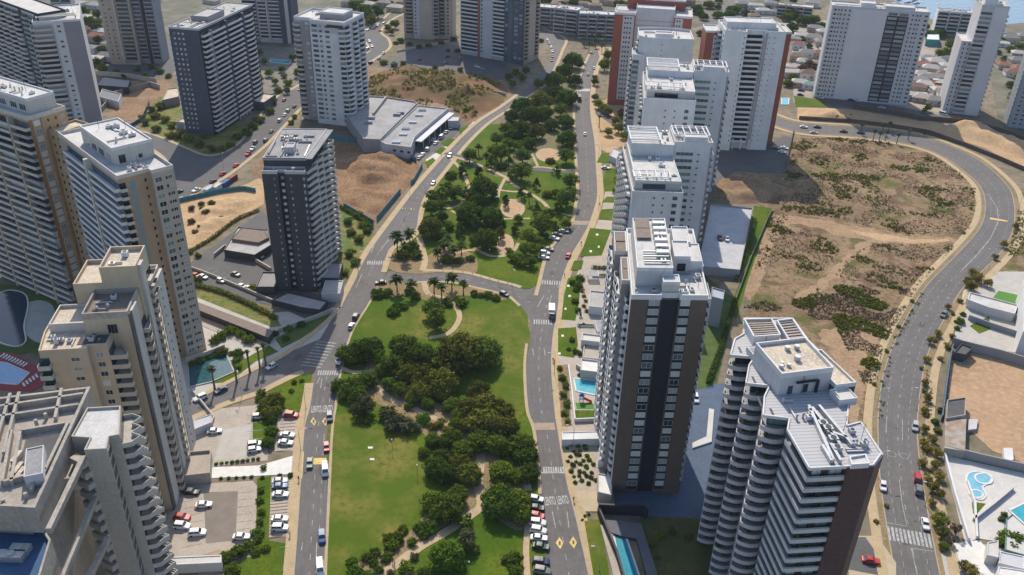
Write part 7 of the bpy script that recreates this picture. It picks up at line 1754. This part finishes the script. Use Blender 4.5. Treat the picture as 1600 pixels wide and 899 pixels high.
wall('street_wall', '300,612 335,655 330,668', 1.2, .3, concrete, 'low concrete wall at the corner of the parking court'); wall('ramp_wall', '435,520 490,500 520,488', 1.6, .3, concrete, 'concrete ramp wall below the dark slate tower'); wall('site_wall', '150,118 200,122 245,130', 3.0, .3, concrete, 'concrete wall at the back of the construction yard'); wall('site_wall', '160,175 182,150 235,135 250,140', 3.0, .4, rawcon, 'raw concrete basement wall of the construction yard')
wall('street_wall', '640,118 700,128 745,142 790,150', 2.0, .3, concrete, 'concrete wall under the striped tower forecourt'); wall('garden_wall', '620,82 700,66 716,58', 1.2, .3, concrete, 'low wall below the beige tower by the winding street')
wall('villa_wall', '1508,475 1600,505 1640,518', 2.6, .3, white, 'white villa wall across the villa garden'); wall('villa_wall', '1512,500 1545,512 1600,530 1640,540', 2.2, .3, slate_pale, 'blue grey villa wall below the white one')
patch('villa_lawn', '1537,485 1560,455 1592,462 1590,482 1570,488', .12, mat('artificial_turf', (.06, .17, .02), .9, (.07, .19, .025), 1), 0); patch('villa_lawn', '1515,510 1545,495 1548,515 1530,522', .11, lawnm, 0); patch('pool_lawn', '1518,785 1540,788 1525,805 1520,803', .13, lawnm, 0)
patch('pool_garden_lawn', '899,630 936,632 934,640 901,640', .12, MATS['artificial_turf'] if 'artificial_turf' in MATS else lawnm, 0); patch('pool_garden_lawn', '898,642 935,642 935,656 900,657', .125, lawnm, 0)
def hedge(s, h, w, tone, label):
    P = resample(curve(s, 4), .45); mb = MB(); rg = random.Random(len(label)); o = empty('hedge', (P[0].x, P[0].y, .1)); tag(o, label, 'hedge')
    for p in P:
        for k in range(int(9 * w * h)):
            q = Vector((rg.uniform(-w / 2, w / 2), rg.uniform(-w / 2, w / 2), rg.uniform(.1, h))); d = (q + Vector((0, 0, .3))).normalized(); add_leaf(mb, p - P[0] + q, (d + rnd_dir(rg) * .7).normalized(), .3, rg)
    build(mb, 'foliage', [leafs[tone]], o); return o
hedge('1148,472 1128,540 1106,600', 2.2, 1.6, 'dark', 'tall dark hedge on the shaded side of the brown tower'); hedge('1180,345 1166,400 1150,440', 1.6, 1.2, 'mid', 'green hedge between the parking deck and the vacant lot'); hedge('286,400 330,375 370,345 405,330', 1.4, 1.5, 'olive', 'olive hedge between the sand lot and the shaded parking court'); hedge('926,420 952,421', 1.4, 1.4, 'bright', 'clipped bright hedge in front of the brown tower'); hedge('300,447 345,458 400,482 432,500', 1.6, 2.0, 'lime', 'yellow green planting strip above the long carport'); hedge('530,324 560,342 582,358', 1.8, 1.6, 'dark', 'dark hedge under the teal hoarding')

# ---------------------------------------------------------------- parking deck, carports, pavilions, small buildings
def slab_building(name, s, z, h, wm, rm, label, cat='building', par=.5):
    P = pts(s, z + h); T = Tower(name, label, (float(s.split()[0].split(',')[0]), float(s.split()[0].split(',')[1])), z + h, 0, cat); poly = [(p.x - T.o.x, p.y - T.o.y) for p in P]; T.block(poly, z, z + h, wm, rm, par, .25); return T, poly
T, P_ = slab_building('parking_deck', '1090,418 1156,424 1176,327 1110,321', 0, 3.2, greyw, mat('deck_concrete', (.43, .43, .44), .85, (.37, .37, .385), .2), 'open concrete parking deck behind the brown tower', 'parking deck', .7)
for k in range(5):
    a = Vector(P_[0]).lerp(Vector(P_[3]), (k + .5) / 5); b = Vector(P_[1]).lerp(Vector(P_[2]), (k + .5) / 5); mb = MB(); mb.obox(a, b, .12, 3.19, 3.215); T.mk(mb, 'bay_line', [marking])
T, P_ = slab_building('carport', '304,482 420,528 427,517 306,471', 0, 2.8, darkmetal, brownroof, 'long carport with flat brown roof above the courtyard', 'carport', 0)
T.root.children[0].location.z = 0
slab_building('carport', '306,505 400,545 425,535 430,526 320,487', 0, .2, concrete, pinkpave, 'paved driveway slab in front of the long carport', 'paving', 0)
pool('296,606 330,598 366,582 352,551 294,574', 'teal garden pool with white rim beside the side street', mat('teal_water', (.015, .06, .07), .1, (.03, .1, .11), .8, spec=.6), z=.3, rim=.4, rimm=concrete)  # water colour darkened to carry the shade over the pool
trees('300,568,6 312,562,7 325,558,6 338,552,7 350,548,7 368,560,7 374,572,6 362,552,6', 'shrub', 'mid'); trees('345,548,9 372,550,9', 'dome', 'dark'); autolabel(PLANTS)
wall('garden_wall', '292,570 322,560 352,548', 2.6, .5, concrete, 'concrete wall behind the teal garden pool')
slab_building('garage_roof', '424,470 450,458 512,472 500,486 470,482', 0, 2.0, slate2, roofm, 'flat grey garage roof below the dark slate tower', 'garage'); wall('court_wall', '335,402 352,388 390,404 424,424', 1.6, .4, concrete, 'low concrete wall stepping across the shaded parking court'); wall('court_wall', '292,418 330,432 392,458 430,474', 1.2, .3, concrete, 'low concrete wall along the lower edge of the shaded parking court'); slab_building('garage_roof', '350,392 372,356 418,360 424,384 398,400', 0, 3.0, slate2, roofm, 'low flat roofed annex behind the dark slate tower', 'annex'); slab_building('annex', '362,374 378,356 414,360 420,372 404,380', 3.0, 1.0, brownroof, brownroof, 'brown roof storey on the low annex', 'annex', .3)
slab_building('entry_canopy', '1112,465 1130,470 1132,456 1112,450', 0, 12, slate_pale, mat('canopy_roof', (.3, .33, .37), .7), 'grey flat roof beside the brown tower', 'annex', .5)
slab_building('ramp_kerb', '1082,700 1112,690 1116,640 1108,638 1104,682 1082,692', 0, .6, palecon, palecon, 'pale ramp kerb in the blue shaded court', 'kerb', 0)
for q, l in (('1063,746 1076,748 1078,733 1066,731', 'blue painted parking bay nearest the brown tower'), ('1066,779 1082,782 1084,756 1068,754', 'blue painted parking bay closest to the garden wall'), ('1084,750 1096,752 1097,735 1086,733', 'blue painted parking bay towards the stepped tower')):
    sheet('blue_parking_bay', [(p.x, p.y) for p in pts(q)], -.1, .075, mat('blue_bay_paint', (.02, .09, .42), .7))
slab_building('garden_terrace', '920,480 948,483 950,458 922,455', 0, 3.2, white, roofm, 'white roofed terrace room by the garden lawns', 'pavilion'); slab_building('garden_terrace', '908,533 945,537 946,526 910,522', 0, 2.6, white, palecon, 'pale flat entrance roof beside the terrace room', 'pavilion'); slab_building('garden_terrace', '910,560 938,563 940,532 914,530', 0, 1.0, palecon, pinkpave, 'raised pinkish terrace in the tower garden', 'terrace'); slab_building('garden_terrace', '907,580 940,584 942,566 908,562', 0, 3.0, palecon, whitepave, 'white concrete changing room behind the turquoise pool', 'pavilion'); slab_building('gate_house', '878,688 945,686 945,674 878,676', 0, 2.6, white, white, 'white entrance canopy crossing the cactus garden', 'canopy', .2); slab_building('gate_house', '934,770 956,775 957,745 934,740', 0, 3.0, concrete, whitepave, 'small concrete gatehouse at the tan driveway', 'gatehouse', .3); slab_building('gate_house', '935,720 948,722 949,703 936,701', 0, 2.6, white, whitepave, 'tiny white pump house beside the cactus garden', 'pump house', .3)
slab_building('pool_house', '946,812 1002,818 1030,905 1012,905 995,842 972,838 948,830', 0, .9, slate2, mat('dark_deck', (.12, .12, .135), .8, (.1, .1, .115), .5), 'dark timber deck alongside the lap pool', 'deck', 0); slab_building('pool_house', '938,820 954,824 978,905 960,905', 0, .7, palecon, pinkpave, 'pale paved strip alongside the lap pool', 'deck', 0)
slab_building('porch', '952,244 968,252 975,240 958,232', 0, 3, white, roofw, 'small white porch below the white avenue towers', 'porch'); slab_building('porch', '962,262 985,268 988,250 964,246', 0, 3, greyw, roofg, 'grey roofed porch behind the small white one', 'porch')
slab_building('terrace_room', '276,748 328,742 330,706 284,710', 0, 3, rawpale, pinkpave, 'concrete terrace frame above the parking court', 'terrace', .8); slab_building('walkway_canopy', '255,884 346,880 346,868 255,872', 0, 3, white, palecon, 'pale walkway canopy at the foot of the concrete tower', 'canopy', .2); slab_building('bus_shelter', '303,672 332,660 330,648 304,656', 0, 2.4, lightgrey, lightgrey, 'small grey shelter at the parking court corner', 'shelter', .2)
slab_building('workshop', '150,134 200,138 204,126 160,120', 0, 4, navy, roofg, 'dark workshop roof at the construction yard', 'workshop'); slab_building('workshop', '155,152 185,160 190,148 160,140', 0, 4, white, slate, 'white fronted site hut in the construction yard', 'hut'); slab_building('workshop', '253,158 280,152 278,138 262,140', 0, 4.5, greyw, roofc, 'cream roofed hut beside the dark balcony tower', 'hut')
slab_building('villa', '1598,520 1640,530 1640,430 1598,440', 0, 9, white, roofm, 'white villa cut by the picture edge above the villa garden', 'villa'); slab_building('villa', '1512,470 1545,482 1585,492 1590,478 1515,458', 0, 3.2, white, roofw, 'white pergola roof of the villa garden', 'villa'); slab_building('villa_shed', '1490,552 1508,556 1520,545 1502,538', 0, 3, slate2, roofd, 'dark flat shed roof at the corner of the villa garden', 'shed')
T, P_ = slab_building('shack', '1476,700 1508,705 1510,655 1477,655', 0, 3.0, rawcon, mat('rusty_sheet', (.32, .29, .26), .7, (.25, .17, .11), .4), 'rusty sheet roofed shack in the dirt lot', 'shack', 0)
slab_building('shack', '1478,655 1508,650 1509,622 1480,626', 0, 3.4, rawcon, roofd, 'burnt dark roofed shack behind the rusty one', 'shack', .4); slab_building('shack', '1512,672 1526,670 1528,655 1514,655', 0, 1.2, metal, lightgrey, 'pale trailer parked beside the shacks', 'trailer', 0); slab_building('tent', '1570,722 1584,718 1582,700 1568,700', 0, 1.6, white, white, 'white sheet covered stack in the dirt lot corner', 'stack', 0)
slab_building('pool_pavilion', '1570,860 1640,880 1640,800 1600,788 1572,812', 0, 1.8, glassg, palecon, 'glass walled pool platform beside the curved terrace', 'platform', .2)
slab_building('stair_tower', '1542,868 1560,872 1560,845 1543,848', 0, 3, palecon, palecon, 'pale stair block below the pool terrace', 'stair block', .2); slab_building('low_roof', '1560,880 1600,890 1600,870 1562,862', 0, 2.4, white, lightgrey, 'grey low roof at the lower picture corner', 'roof', .2); slab_building('low_roof', '1558,899 1640,910 1640,898 1560,886', 0, 3.4, white, whitepave, 'white roof corner at the lowest picture edge', 'roof', .2)
patch('seating_terrace', '1490,850 1530,845 1560,880 1550,905 1500,880', .12, whitepave, 0)
slab_building('beach_cafe', '1447,62 1468,63 1467,54 1449,54', 0, 5, mat('teal_wall', (.05, .3, .28), .7), white, 'teal and white low building behind the grey slab', 'cafe', .3)

def garden_pergola(px, py, w, d, n, label):
    p = at(px, py); T = Tower('garden_pergola', label, (px, py), 0, 2, 'pergola'); T.pergola(0, w, 0, d, 0, n, white, 0, 2.5, .2)
garden_pergola(932, 528, 4.2, 7.5, 10, 'white slatted pergola beside the entrance roof of the brown tower'); garden_pergola(918, 440, 4.5, 4, 6, 'white slatted pergola behind the upper garden lawn')
for (x, y, w, d, l) in ((903, 512, 6, .9, 'stepped planter row in front of the terrace room'), (912, 545, 5, 1.2, 'low planter box on the pinkish terrace'), (905, 498, 1.2, 5, 'long planter box beside the first garden lawn'), (925, 434, 6, 1.4, 'white planter box below the clipped hedge'), (942, 690, 1.2, 6, 'narrow planter box beside the cactus garden')):
    T = Tower('planter_box', l, (x, y), 0, 2, 'planter'); T.block((0, w, 0, d), 0, .7, white, parksoil, .12, .12); rg = random.Random(int(x + y)); mb = MB()
    for k in range(int(w * d * 26)): d_ = rnd_dir(rg); d_.z = abs(d_.z); add_leaf(mb, Vector((rg.uniform(.2, w - .2), rg.uniform(.2, d - .2), .75 + rg.uniform(0, .5))), (d_ + rnd_dir(rg) * .4).normalized(), .2, rg)
    T.mk(mb, 'plants', [leafs['mid']])
for s in ('882,482 885,482 885,485 882,485', '888,462 892,462 892,465 888,465', '886,446 890,446 890,449 886,449', '877,524 881,524 881,527 877,527', '872,552 876,552 876,555 872,555', '921,392 925,392 925,395 921,395', '931,366 935,366 935,369 931,369', '934,385 937,385 937,388 934,388'): patch('paving_slab', s, .15, whitepave, 0)
trees('915,470,4 912,478,4 917,486,4 913,462,4 910,454,4', 'shrub', 'autumn'); trees('906,508,4 912,507,4 924,563,3 906,585,4 932,588,3', 'ball', 'dark')
autolabel(PLANTS)
# tower court details: pergola steps, playground
def playground():
    p = at(913, 628); o = empty('playground_set', (p.x, p.y, .12)); tag(o, 'small playground with red slide and blue tower beside the turquoise pool', 'playground')
    mb = MB(); mb.box(-1.6, -.4, -.6, .6, 1.2, 1.35)
    for x in (-1.55, -.45):
        for y in (-.55, .55): mb.box(x - .06, x + .06, y - .06, y + .06, 0, 2.6)
    build(mb, 'platform', [mat('play_blue', (.02, .08, .3), .5)], o); mb = MB(); mb.cyl(-1, 0, 2.5, 3.3, 1.0, .05, 8); build(mb, 'roof', [MATS['play_blue']], o)
    mb = MB(); mb.obox((-.4, 0), (2.4, -.6), .8, 1.2, 1.32, 0, .15, .27); mb.obox((-.4, .42), (2.4, -.18), .08, 1.2, 1.6, 0, .15, .55); mb.obox((-.4, -.42), (2.4, -1.02), .08, 1.2, 1.6, 0, .15, .55); build(mb, 'slide', [mat('play_red', (.5, .02, .02), .4)], o)
playground()

# ---------------------------------------------------------------- street lamps
def lamp_mesh():
    mb = MB(); mb.cyl(0, 0, 0, .5, .16, .12, 8); mb.tube([Vector((0, 0, .4)), Vector((0, 0, 7.2)), Vector((.25, 0, 8.1)), Vector((1.2, 0, 8.5)), Vector((2.0, 0, 8.55))], [.09, .07, .06, .05, .045], 6)
    h = MB(); h.box(1.7, 2.6, -.16, .16, 8.45, 8.6); return mb.mesh('pole', [metal], True), h.mesh('lamp_head', [lightgrey])
lp, lh = lamp_mesh(); LAMPS = []
for (x, y, a) in ((442, 893, 0), (470, 705, 0), (478, 640, 0), (560, 425, .8), (640, 303, .8), (720, 212, .8), (800, 448, -1.2), (895, 700, 3.14), (866, 585, 3.14), (880, 480, 3.0), (908, 418, 2.6), (935, 330, 3.0), (935, 250, 3.14), (936, 892, 3.14), (866, 290, 0), (378, 620, 2), (410, 595, -1), (1432, 640, 3.14), (1445, 790, 3.1), (1368, 640, 0), (1366, 740, 0), (1480, 500, 2.4), (1545, 420, 2.4), (1590, 330, 3.1), (350, 262, -1), (470, 190, -1), (925, 120, 3), (228, 232, 0)):
    p = at(x, y); o = empty('street_lamp', (p.x, p.y, .1), a); link('pole', lp, o); link('lamp_head', lh, o); LAMPS.append((o, 'slim grey street lamp', 'street lamp', 'street lamps', p))
# bollards along the cross street
bm_ = MB(); bm_.cyl(0, 0, 0, .75, .13, .1, 8); bme = bm_.mesh('bollard', [concrete]); BOLL = []
for k in range(26):
    i = 16 + k * 2
    if i < len(RC.L) - 8: p = offset(RC.L, .9)[i]; o = link('bollard', bme, None, (p.x, p.y, .17)); BOLL.append((o, 'pale stone bollard', 'bollard', 'bollards on the cross street', p))
# boundary stones along parked bays
# park lamps: white globes
gm = MB(); gm.cyl(0, 0, 0, 3.2, .06, .05, 6); g2 = leaf_ball(.01, 1, 1); gl2 = MB(); gl2.cyl(0, 0, 3.2, 3.5, .1, .24, 8); gl2.cyl(0, 0, 3.5, 3.75, .24, .08, 8)
gme, gle = gm.mesh('post', [darkmetal]), gl2.mesh('globe', [mat('lamp_globe', (.7, .7, .68), .3)])
for (x, y) in ((677, 515), (706, 538), (590, 572), (620, 603), (679, 626), (652, 742), (750, 700), (726, 656), (713, 815), (733, 894), (613, 702), (738, 298), (790, 300), (845, 318), (765, 402), (690, 250)):
    p = at(x, y); o = empty('park_lamp', (p.x, p.y, .12)); link('post', gme, o); link('globe', gle, o); LAMPS.append((o, 'short park lamp with white globe', 'park lamp', 'park lamps', p))
autolabel(CARS); autolabel(LAMPS); autolabel(BOLL)
# sports marks on the lawn
for s in ('575,699 583,699 582,702 575,702', '578,717 585,717 585,720 578,720'): patch('lawn_slab', s, .15, whitepave, 0)

# ---------------------------------------------------------------- people
def person_mesh(seed):
    """standing or walking figure as one skinned body"""
    rg = random.Random(seed); st = rg.choice([.0, .22, .3])
    V = [(0, 0, .95), (0, 0, 1.2), (0, 0, 1.42), (0, 0, 1.52), (0, .01, 1.66), (0, .02, 1.76), (.19, 0, 1.4), (.24, .06, 1.12), (.25, .16, .9), (-.19, 0, 1.4), (-.24, -.06, 1.12), (-.25, .0, .88), (.1, 0, .9), (.11, st * .5, .5), (.11, st, .08), (.11, st + .14, .03), (-.1, 0, .9), (-.11, -st * .3, .5), (-.11, -st, .08), (-.11, -st + .14, .03)]
    E_ = [(0, 1), (1, 2), (2, 3), (3, 4), (4, 5), (2, 6), (6, 7), (7, 8), (2, 9), (9, 10), (10, 11), (0, 12), (12, 13), (13, 14), (14, 15), (0, 16), (16, 17), (17, 18), (18, 19)]
    rad = [.15, .14, .15, .06, .1, .08, .075, .055, .04, .075, .055, .04, .1, .07, .05, .05, .1, .07, .05, .05]
    me = bpy.data.meshes.new('person'); me.from_pydata(V, E_, []); o = bpy.data.objects.new('tmp', me); COL.objects.link(o)
    m = o.modifiers.new('skin', 'SKIN'); s2 = o.modifiers.new('sub', 'SUBSURF'); s2.levels = 1; s2.render_levels = 1
    for i, r in enumerate(rad): me.skin_vertices[0].data[i].radius = (r, r * (.8 if i < 3 else 1)); me.skin_vertices[0].data[i].use_root = (i == 0)
    dg = bpy.context.evaluated_depsgraph_get(); out = bpy.data.meshes.new_from_object(o.evaluated_get(dg)); bpy.data.objects.remove(o); out.name = 'person'; return out
skin = mat('skin', (.45, .28, .2), .6); tops = [mat('shirt_dark', (.03, .035, .05), .8), mat('shirt_white', (.6, .6, .58), .8), mat('shirt_red', (.35, .05, .05), .8)]; trs = mat('trousers', (.04, .045, .07), .9); hairm = mat('hair', (.02, .015, .012), .7)
PM = []
for k in range(3):
    me = person_mesh(k + 1)
    for m in (tops[k], trs, skin, hairm): me.materials.append(m)
    for f in me.polygons:
        c = f.center; f.material_index = 3 if c.z > 1.68 or (c.z > 1.56 and c.y < -.02) else (2 if c.z > 1.47 or (c.z < 1.1 and abs(c.x) > .2) else (0 if c.z > .95 else 1)); f.use_smooth = True
    PM.append(me)
for (x, y, k, a, l) in ((614, 880, 0, 2.3, 'person in dark top walking ahead on the wide gravel path'), (617, 884, 1, 2.3, 'person in white top walking behind on the wide gravel path'), (864, 566, 0, 0, 'person in dark top standing at the garden gate'), (866, 569, 2, 1, 'person in red top standing at the garden gate'), (937, 322, 0, 3, 'person in dark top walking on the avenue pavement'), (908, 383, 2, 3, 'person in red top walking on the avenue pavement'), (882, 433, 0, 2, 'person in dark top near the crossing north of the junction'), (467, 752, 0, 0, 'person in dark top on the boulevard pavement by the parking strip'), (896, 784, 0, 0, 'person in dark top beside the LENTO lettering on the avenue'), (453, 838, 1, 3, 'person in white top on the boulevard pavement below the parking strip')):
    p = at(x, y); o = link('person', PM[k], None, (p.x, p.y, .17), a); tag(o, l, 'person')

# ---------------------------------------------------------------- seaside houses, boats
hrg = random.Random(4); HOUSE = []
rooftones = [mat('roof_tile_' + n, c, .9, tuple(v * .8 for v in c), 1.0) for n, c in dict(grey=(.22, .21, .21), brown=(.2, .13, .1), pale=(.42, .39, .36), red=(.24, .1, .07), green=(.2, .3, .27)).items()]
hn = ['grey', 'brown', 'pale', 'red', 'green']
def house(x, y, w, d, k, ang):
    p = at(x, y, 3); o = empty('house', (p.x, p.y, 0), ang); h = hrg.uniform(3, 4.5); rh = h + hrg.uniform(1.2, 2.2)
    mb = MB(); mb.box(-w / 2, w / 2, -d / 2, d / 2, 0, h, 0, False); build(mb, 'wall', [hrg.choice([offwhite, cream, white, beige])], o)
    mb = MB(); e = .5; a, b, c, f = (-w / 2 - e, -d / 2 - e, h), (w / 2 + e, -d / 2 - e, h), (w / 2 + e, d / 2 + e, h), (-w / 2 - e, d / 2 + e, h); r1, r2 = (-w * .25, 0, rh), (w * .25, 0, rh)
    mb.quad(a, b, r2, r1); mb.tri(b, c, r2); mb.quad(c, f, r1, r2); mb.tri(f, a, r1); mb.quad(f, c, b, a); build(mb, 'roof', [rooftones[k]], o)
    wm = window_mb(1.4, 1.1, 1).mesh('window', [wframe, glassk])
    for u in (-w * .3, w * .12): link('window', wm, o, (u, -d / 2, 1.2))
    HOUSE.append((o, f'small {hn[k]} roofed house', 'house', 'small seaside houses', p))
for (x, y) in ((1252, 54), (1270, 58), (1284, 66), (1246, 70), (1262, 82), (1280, 84), (1258, 96), (1244, 88), (1290, 50), (1284, 98), (1240, 104), (1262, 116), (1280, 118), (1250, 128), (1268, 132), (1236, 112), (1292, 78), (1274, 44), (1240, 60), (1226, 40), (1450, 90), (1462, 96), (1476, 94), (1442, 100), (1454, 108), (1470, 108), (1482, 104), (1440, 114), (1450, 122), (1464, 120), (1478, 118), (1434, 124), (1446, 130), (1460, 130), (1474, 130), (1486, 112), (1432, 134), (1470, 140), (1480, 146), (1432, 148), (1444, 152), (1460, 155), (1488, 92), (1590, 95), (1594, 108), (1588, 170), (1180, 8), (1192, 16), (1205, 6), (1215, 18), (1160, 6), (1240, 8), (1256, 12), (1270, 6), (870, 6), (890, 2), (910, 4), (930, 8), (950, 2), (1062, 4), (1075, 2), (240, -2), (180, 0), (120, 6), (545, 4), (630, 2), (1178, 26), (1196, 30), (136, 44), (150, 58), (141, 76), (160, 48), (128, 28), (108, 12), (166, 88), (146, 92), (172, 70), (98, 2), (150, 8), (330, 0), (560, -2), (575, 6), (600, 4), (618, 12), (1562, 66), (1578, 60), (1592, 82), (1568, 100), (1586, 112), (1560, 50), (1600, 56), (850, -4), (830, 4), (1000, -2), (1020, 2)):
    house(x, y, hrg.uniform(9, 14), hrg.uniform(7, 10), 4 if (x, y) == (1268, 132) else hrg.choice([0, 0, 1, 2, 2, 3]), R(-13) + hrg.uniform(-.25, .25))
autolabel(HOUSE)
hull = MB(); _st = [(0, .05, .9), (.15, .7, .85), (.4, 1.3, .75), (.75, 1.3, .7), (1, 1.0, .7)]
for (t0, w0, z0_), (t1, w1, z1_) in zip(_st, _st[1:]):
    x0, x1 = 5 - t0 * 10, 5 - t1 * 10
    hull.quad((x0, -w0, z0_), (x1, -w1, z1_), (x1, w1, z1_), (x0, w0, z0_))
    for s in (-1, 1): hull.quad((x0, s * w0, z0_), (x1, s * w1, z1_), (x1, s * w1 * .4, -.3), (x0, s * w0 * .4, -.3))
hull.box(-2.5, 1.2, -.7, .7, .7, 1.3); hme = hull.mesh('hull', [mat('boat_white', (.65, .65, .65), .4)]); mm = MB(); mm.cyl(.4, 0, .7, 12, .09, .06, 6); mm.tube([Vector((.4, 0, 1.9)), Vector((-3.8, 0, 1.9))], [.07, .07], 5); mme = mm.mesh('mast', [metal]); BOATS = []
brg = random.Random(2)
for k in range(26):
    x = brg.uniform(1318, 1438); y = brg.uniform(-16, 12) if x < 1400 else brg.uniform(-14, 6); p = at(x, y, .2)
    if all((p - b[4]).length > 5 for b in BOATS):
        o = empty('sailing_boat', (p.x, p.y, .1), brg.choice([.6, .75, 3.7])); link('hull', hme, o); link('mast', mme, o); BOATS.append((o, 'white sailing boat', 'boat', 'boats in the marina', p))
LM.append((at(1345, 2), 'the near marina end')); LM.append((at(1425, 2), 'the outer marina end'))
autolabel(BOATS)

# ---------------------------------------------------------------- low scrub on the vacant lots (nobody could count it)
def scatter(name, polys, n, tone, seed, label, cat='scrub', rmin=.3, rmax=.9, avoid=(), thr=-.05, leaves=9):
    rg = random.Random(seed); mb = MB(); P = [[(p.x, p.y) for p in pts(s)] for s in polys]; done = 0; tries = 0
    while done < n and tries < n * 12:
        tries += 1; q = rg.choice(P); xs = [a[0] for a in q]; ys = [a[1] for a in q]; x, y = rg.uniform(min(xs), max(xs)), rg.uniform(min(ys), max(ys))
        if not inside((x, y), q) or noise.noise(Vector((x * .07, y * .07, seed))) < thr: continue
        if any(inside((x, y), a) for a in avoid): continue
        r = rg.uniform(rmin, rmax); done += 1
        for k in range(leaves): d = rnd_dir(rg); d.z = abs(d.z); add_leaf(mb, Vector((x, y, .05)) + d * r * rg.uniform(.5, 1), (d + rnd_dir(rg) * .5).normalized(), r * .42, rg)
    o = build(mb, name, [leafs[tone]]); tag(o, label, cat, kind='stuff'); return o
lot = ['1236,216 1330,216 1400,226 1440,236 1500,270 1524,300 1526,345 1500,378 1436,447 1300,440 1180,420 1200,330 1228,275']; lot2 = ['1160,480 1300,440 1432,452 1380,540 1368,600 1350,600 1300,500 1260,500']
trk = [[(p.x, p.y) for p in curve(s, 4, closed=True)] for s in ('1230,335 1300,340 1380,360 1480,372 1478,380 1400,382 1350,388 1300,430 1262,465 1240,462 1290,420 1310,388 1260,358',)]
scatter('dry_scrub', lot + lot2, 12000, 'brown', 3, 'dry brown scrub covering the vacant lot', avoid=trk, rmin=.15, rmax=.6, thr=-.02, leaves=5); scatter('green_scrub', lot + lot2, 2600, 'olive', 5, 'olive green scrub patches on the vacant lot', rmin=.4, rmax=1.2, avoid=trk, thr=.22); scatter('green_scrub', lot + lot2, 900, 'mid', 8, 'fresh green scrub patches on the vacant lot', rmin=.4, rmax=.9, avoid=trk, thr=.34)
scatter('verge_scrub', ['1444,452 1450,452 1405,530 1384,600 1378,660 1372,660 1376,600 1395,530', '1446,560 1460,560 1450,700 1462,790 1480,850 1472,850 1450,790 1440,700', '1575,400 1600,400 1600,330 1590,330'], 500, 'olive', 6, 'low olive scrub on the verges of the curved road', rmin=.3, rmax=.7, thr=-.4)
scatter('hill_scrub', ['566,150 580,120 640,106 740,118 785,135 740,185 712,188 640,158'], 1100, 'olive', 7, 'sparse scrub on the dune hill', rmin=.5, rmax=1.4, thr=-.1)
bpy.context.view_layer.update()
hl_ = bpy.data.objects.get('hill_scrub')
if hl_:
    dn = bpy.data.objects['dune_hill']; dn_tree = None
    from mathutils.bvhtree import BVHTree
    dn_tree = BVHTree.FromPolygons([v.co for v in dn.data.vertices], [tuple(p.vertices) for p in dn.data.polygons])
    cache = {}
    for i, v in enumerate(hl_.data.vertices):
        k = i // 36
        if k not in cache:
            hit = dn_tree.ray_cast(Vector((v.co.x, v.co.y, 100)), Vector((0, 0, -1))); cache[k] = hit[0].z if hit[0] else 0
        v.co.z += cache[k]
for o in list(bpy.data.objects):
    if o.type == 'EMPTY' and not o.children: bpy.data.objects.remove(o)
# ---------------------------------------------------------------- the air: a thin even haze
def haze():
    hm = bpy.data.materials.new('haze'); hm.use_nodes = True; nt = hm.node_tree; nt.nodes.remove(nt.nodes['Principled BSDF'])
    v = nt.nodes.new('ShaderNodeVolumePrincipled'); v.inputs['Color'].default_value = (.78, .87, 1.0, 1); v.inputs['Density'].default_value = .00005; v.inputs['Anisotropy'].default_value = .0
    nt.links.new(v.outputs[0], nt.nodes['Material Output'].inputs['Volume'])
    mb = MB(); mb.box(-6500, 6500, -2000, 9500, -1.5, 176); tag(build(mb, 'haze', [hm]), kind='stuff')
haze()
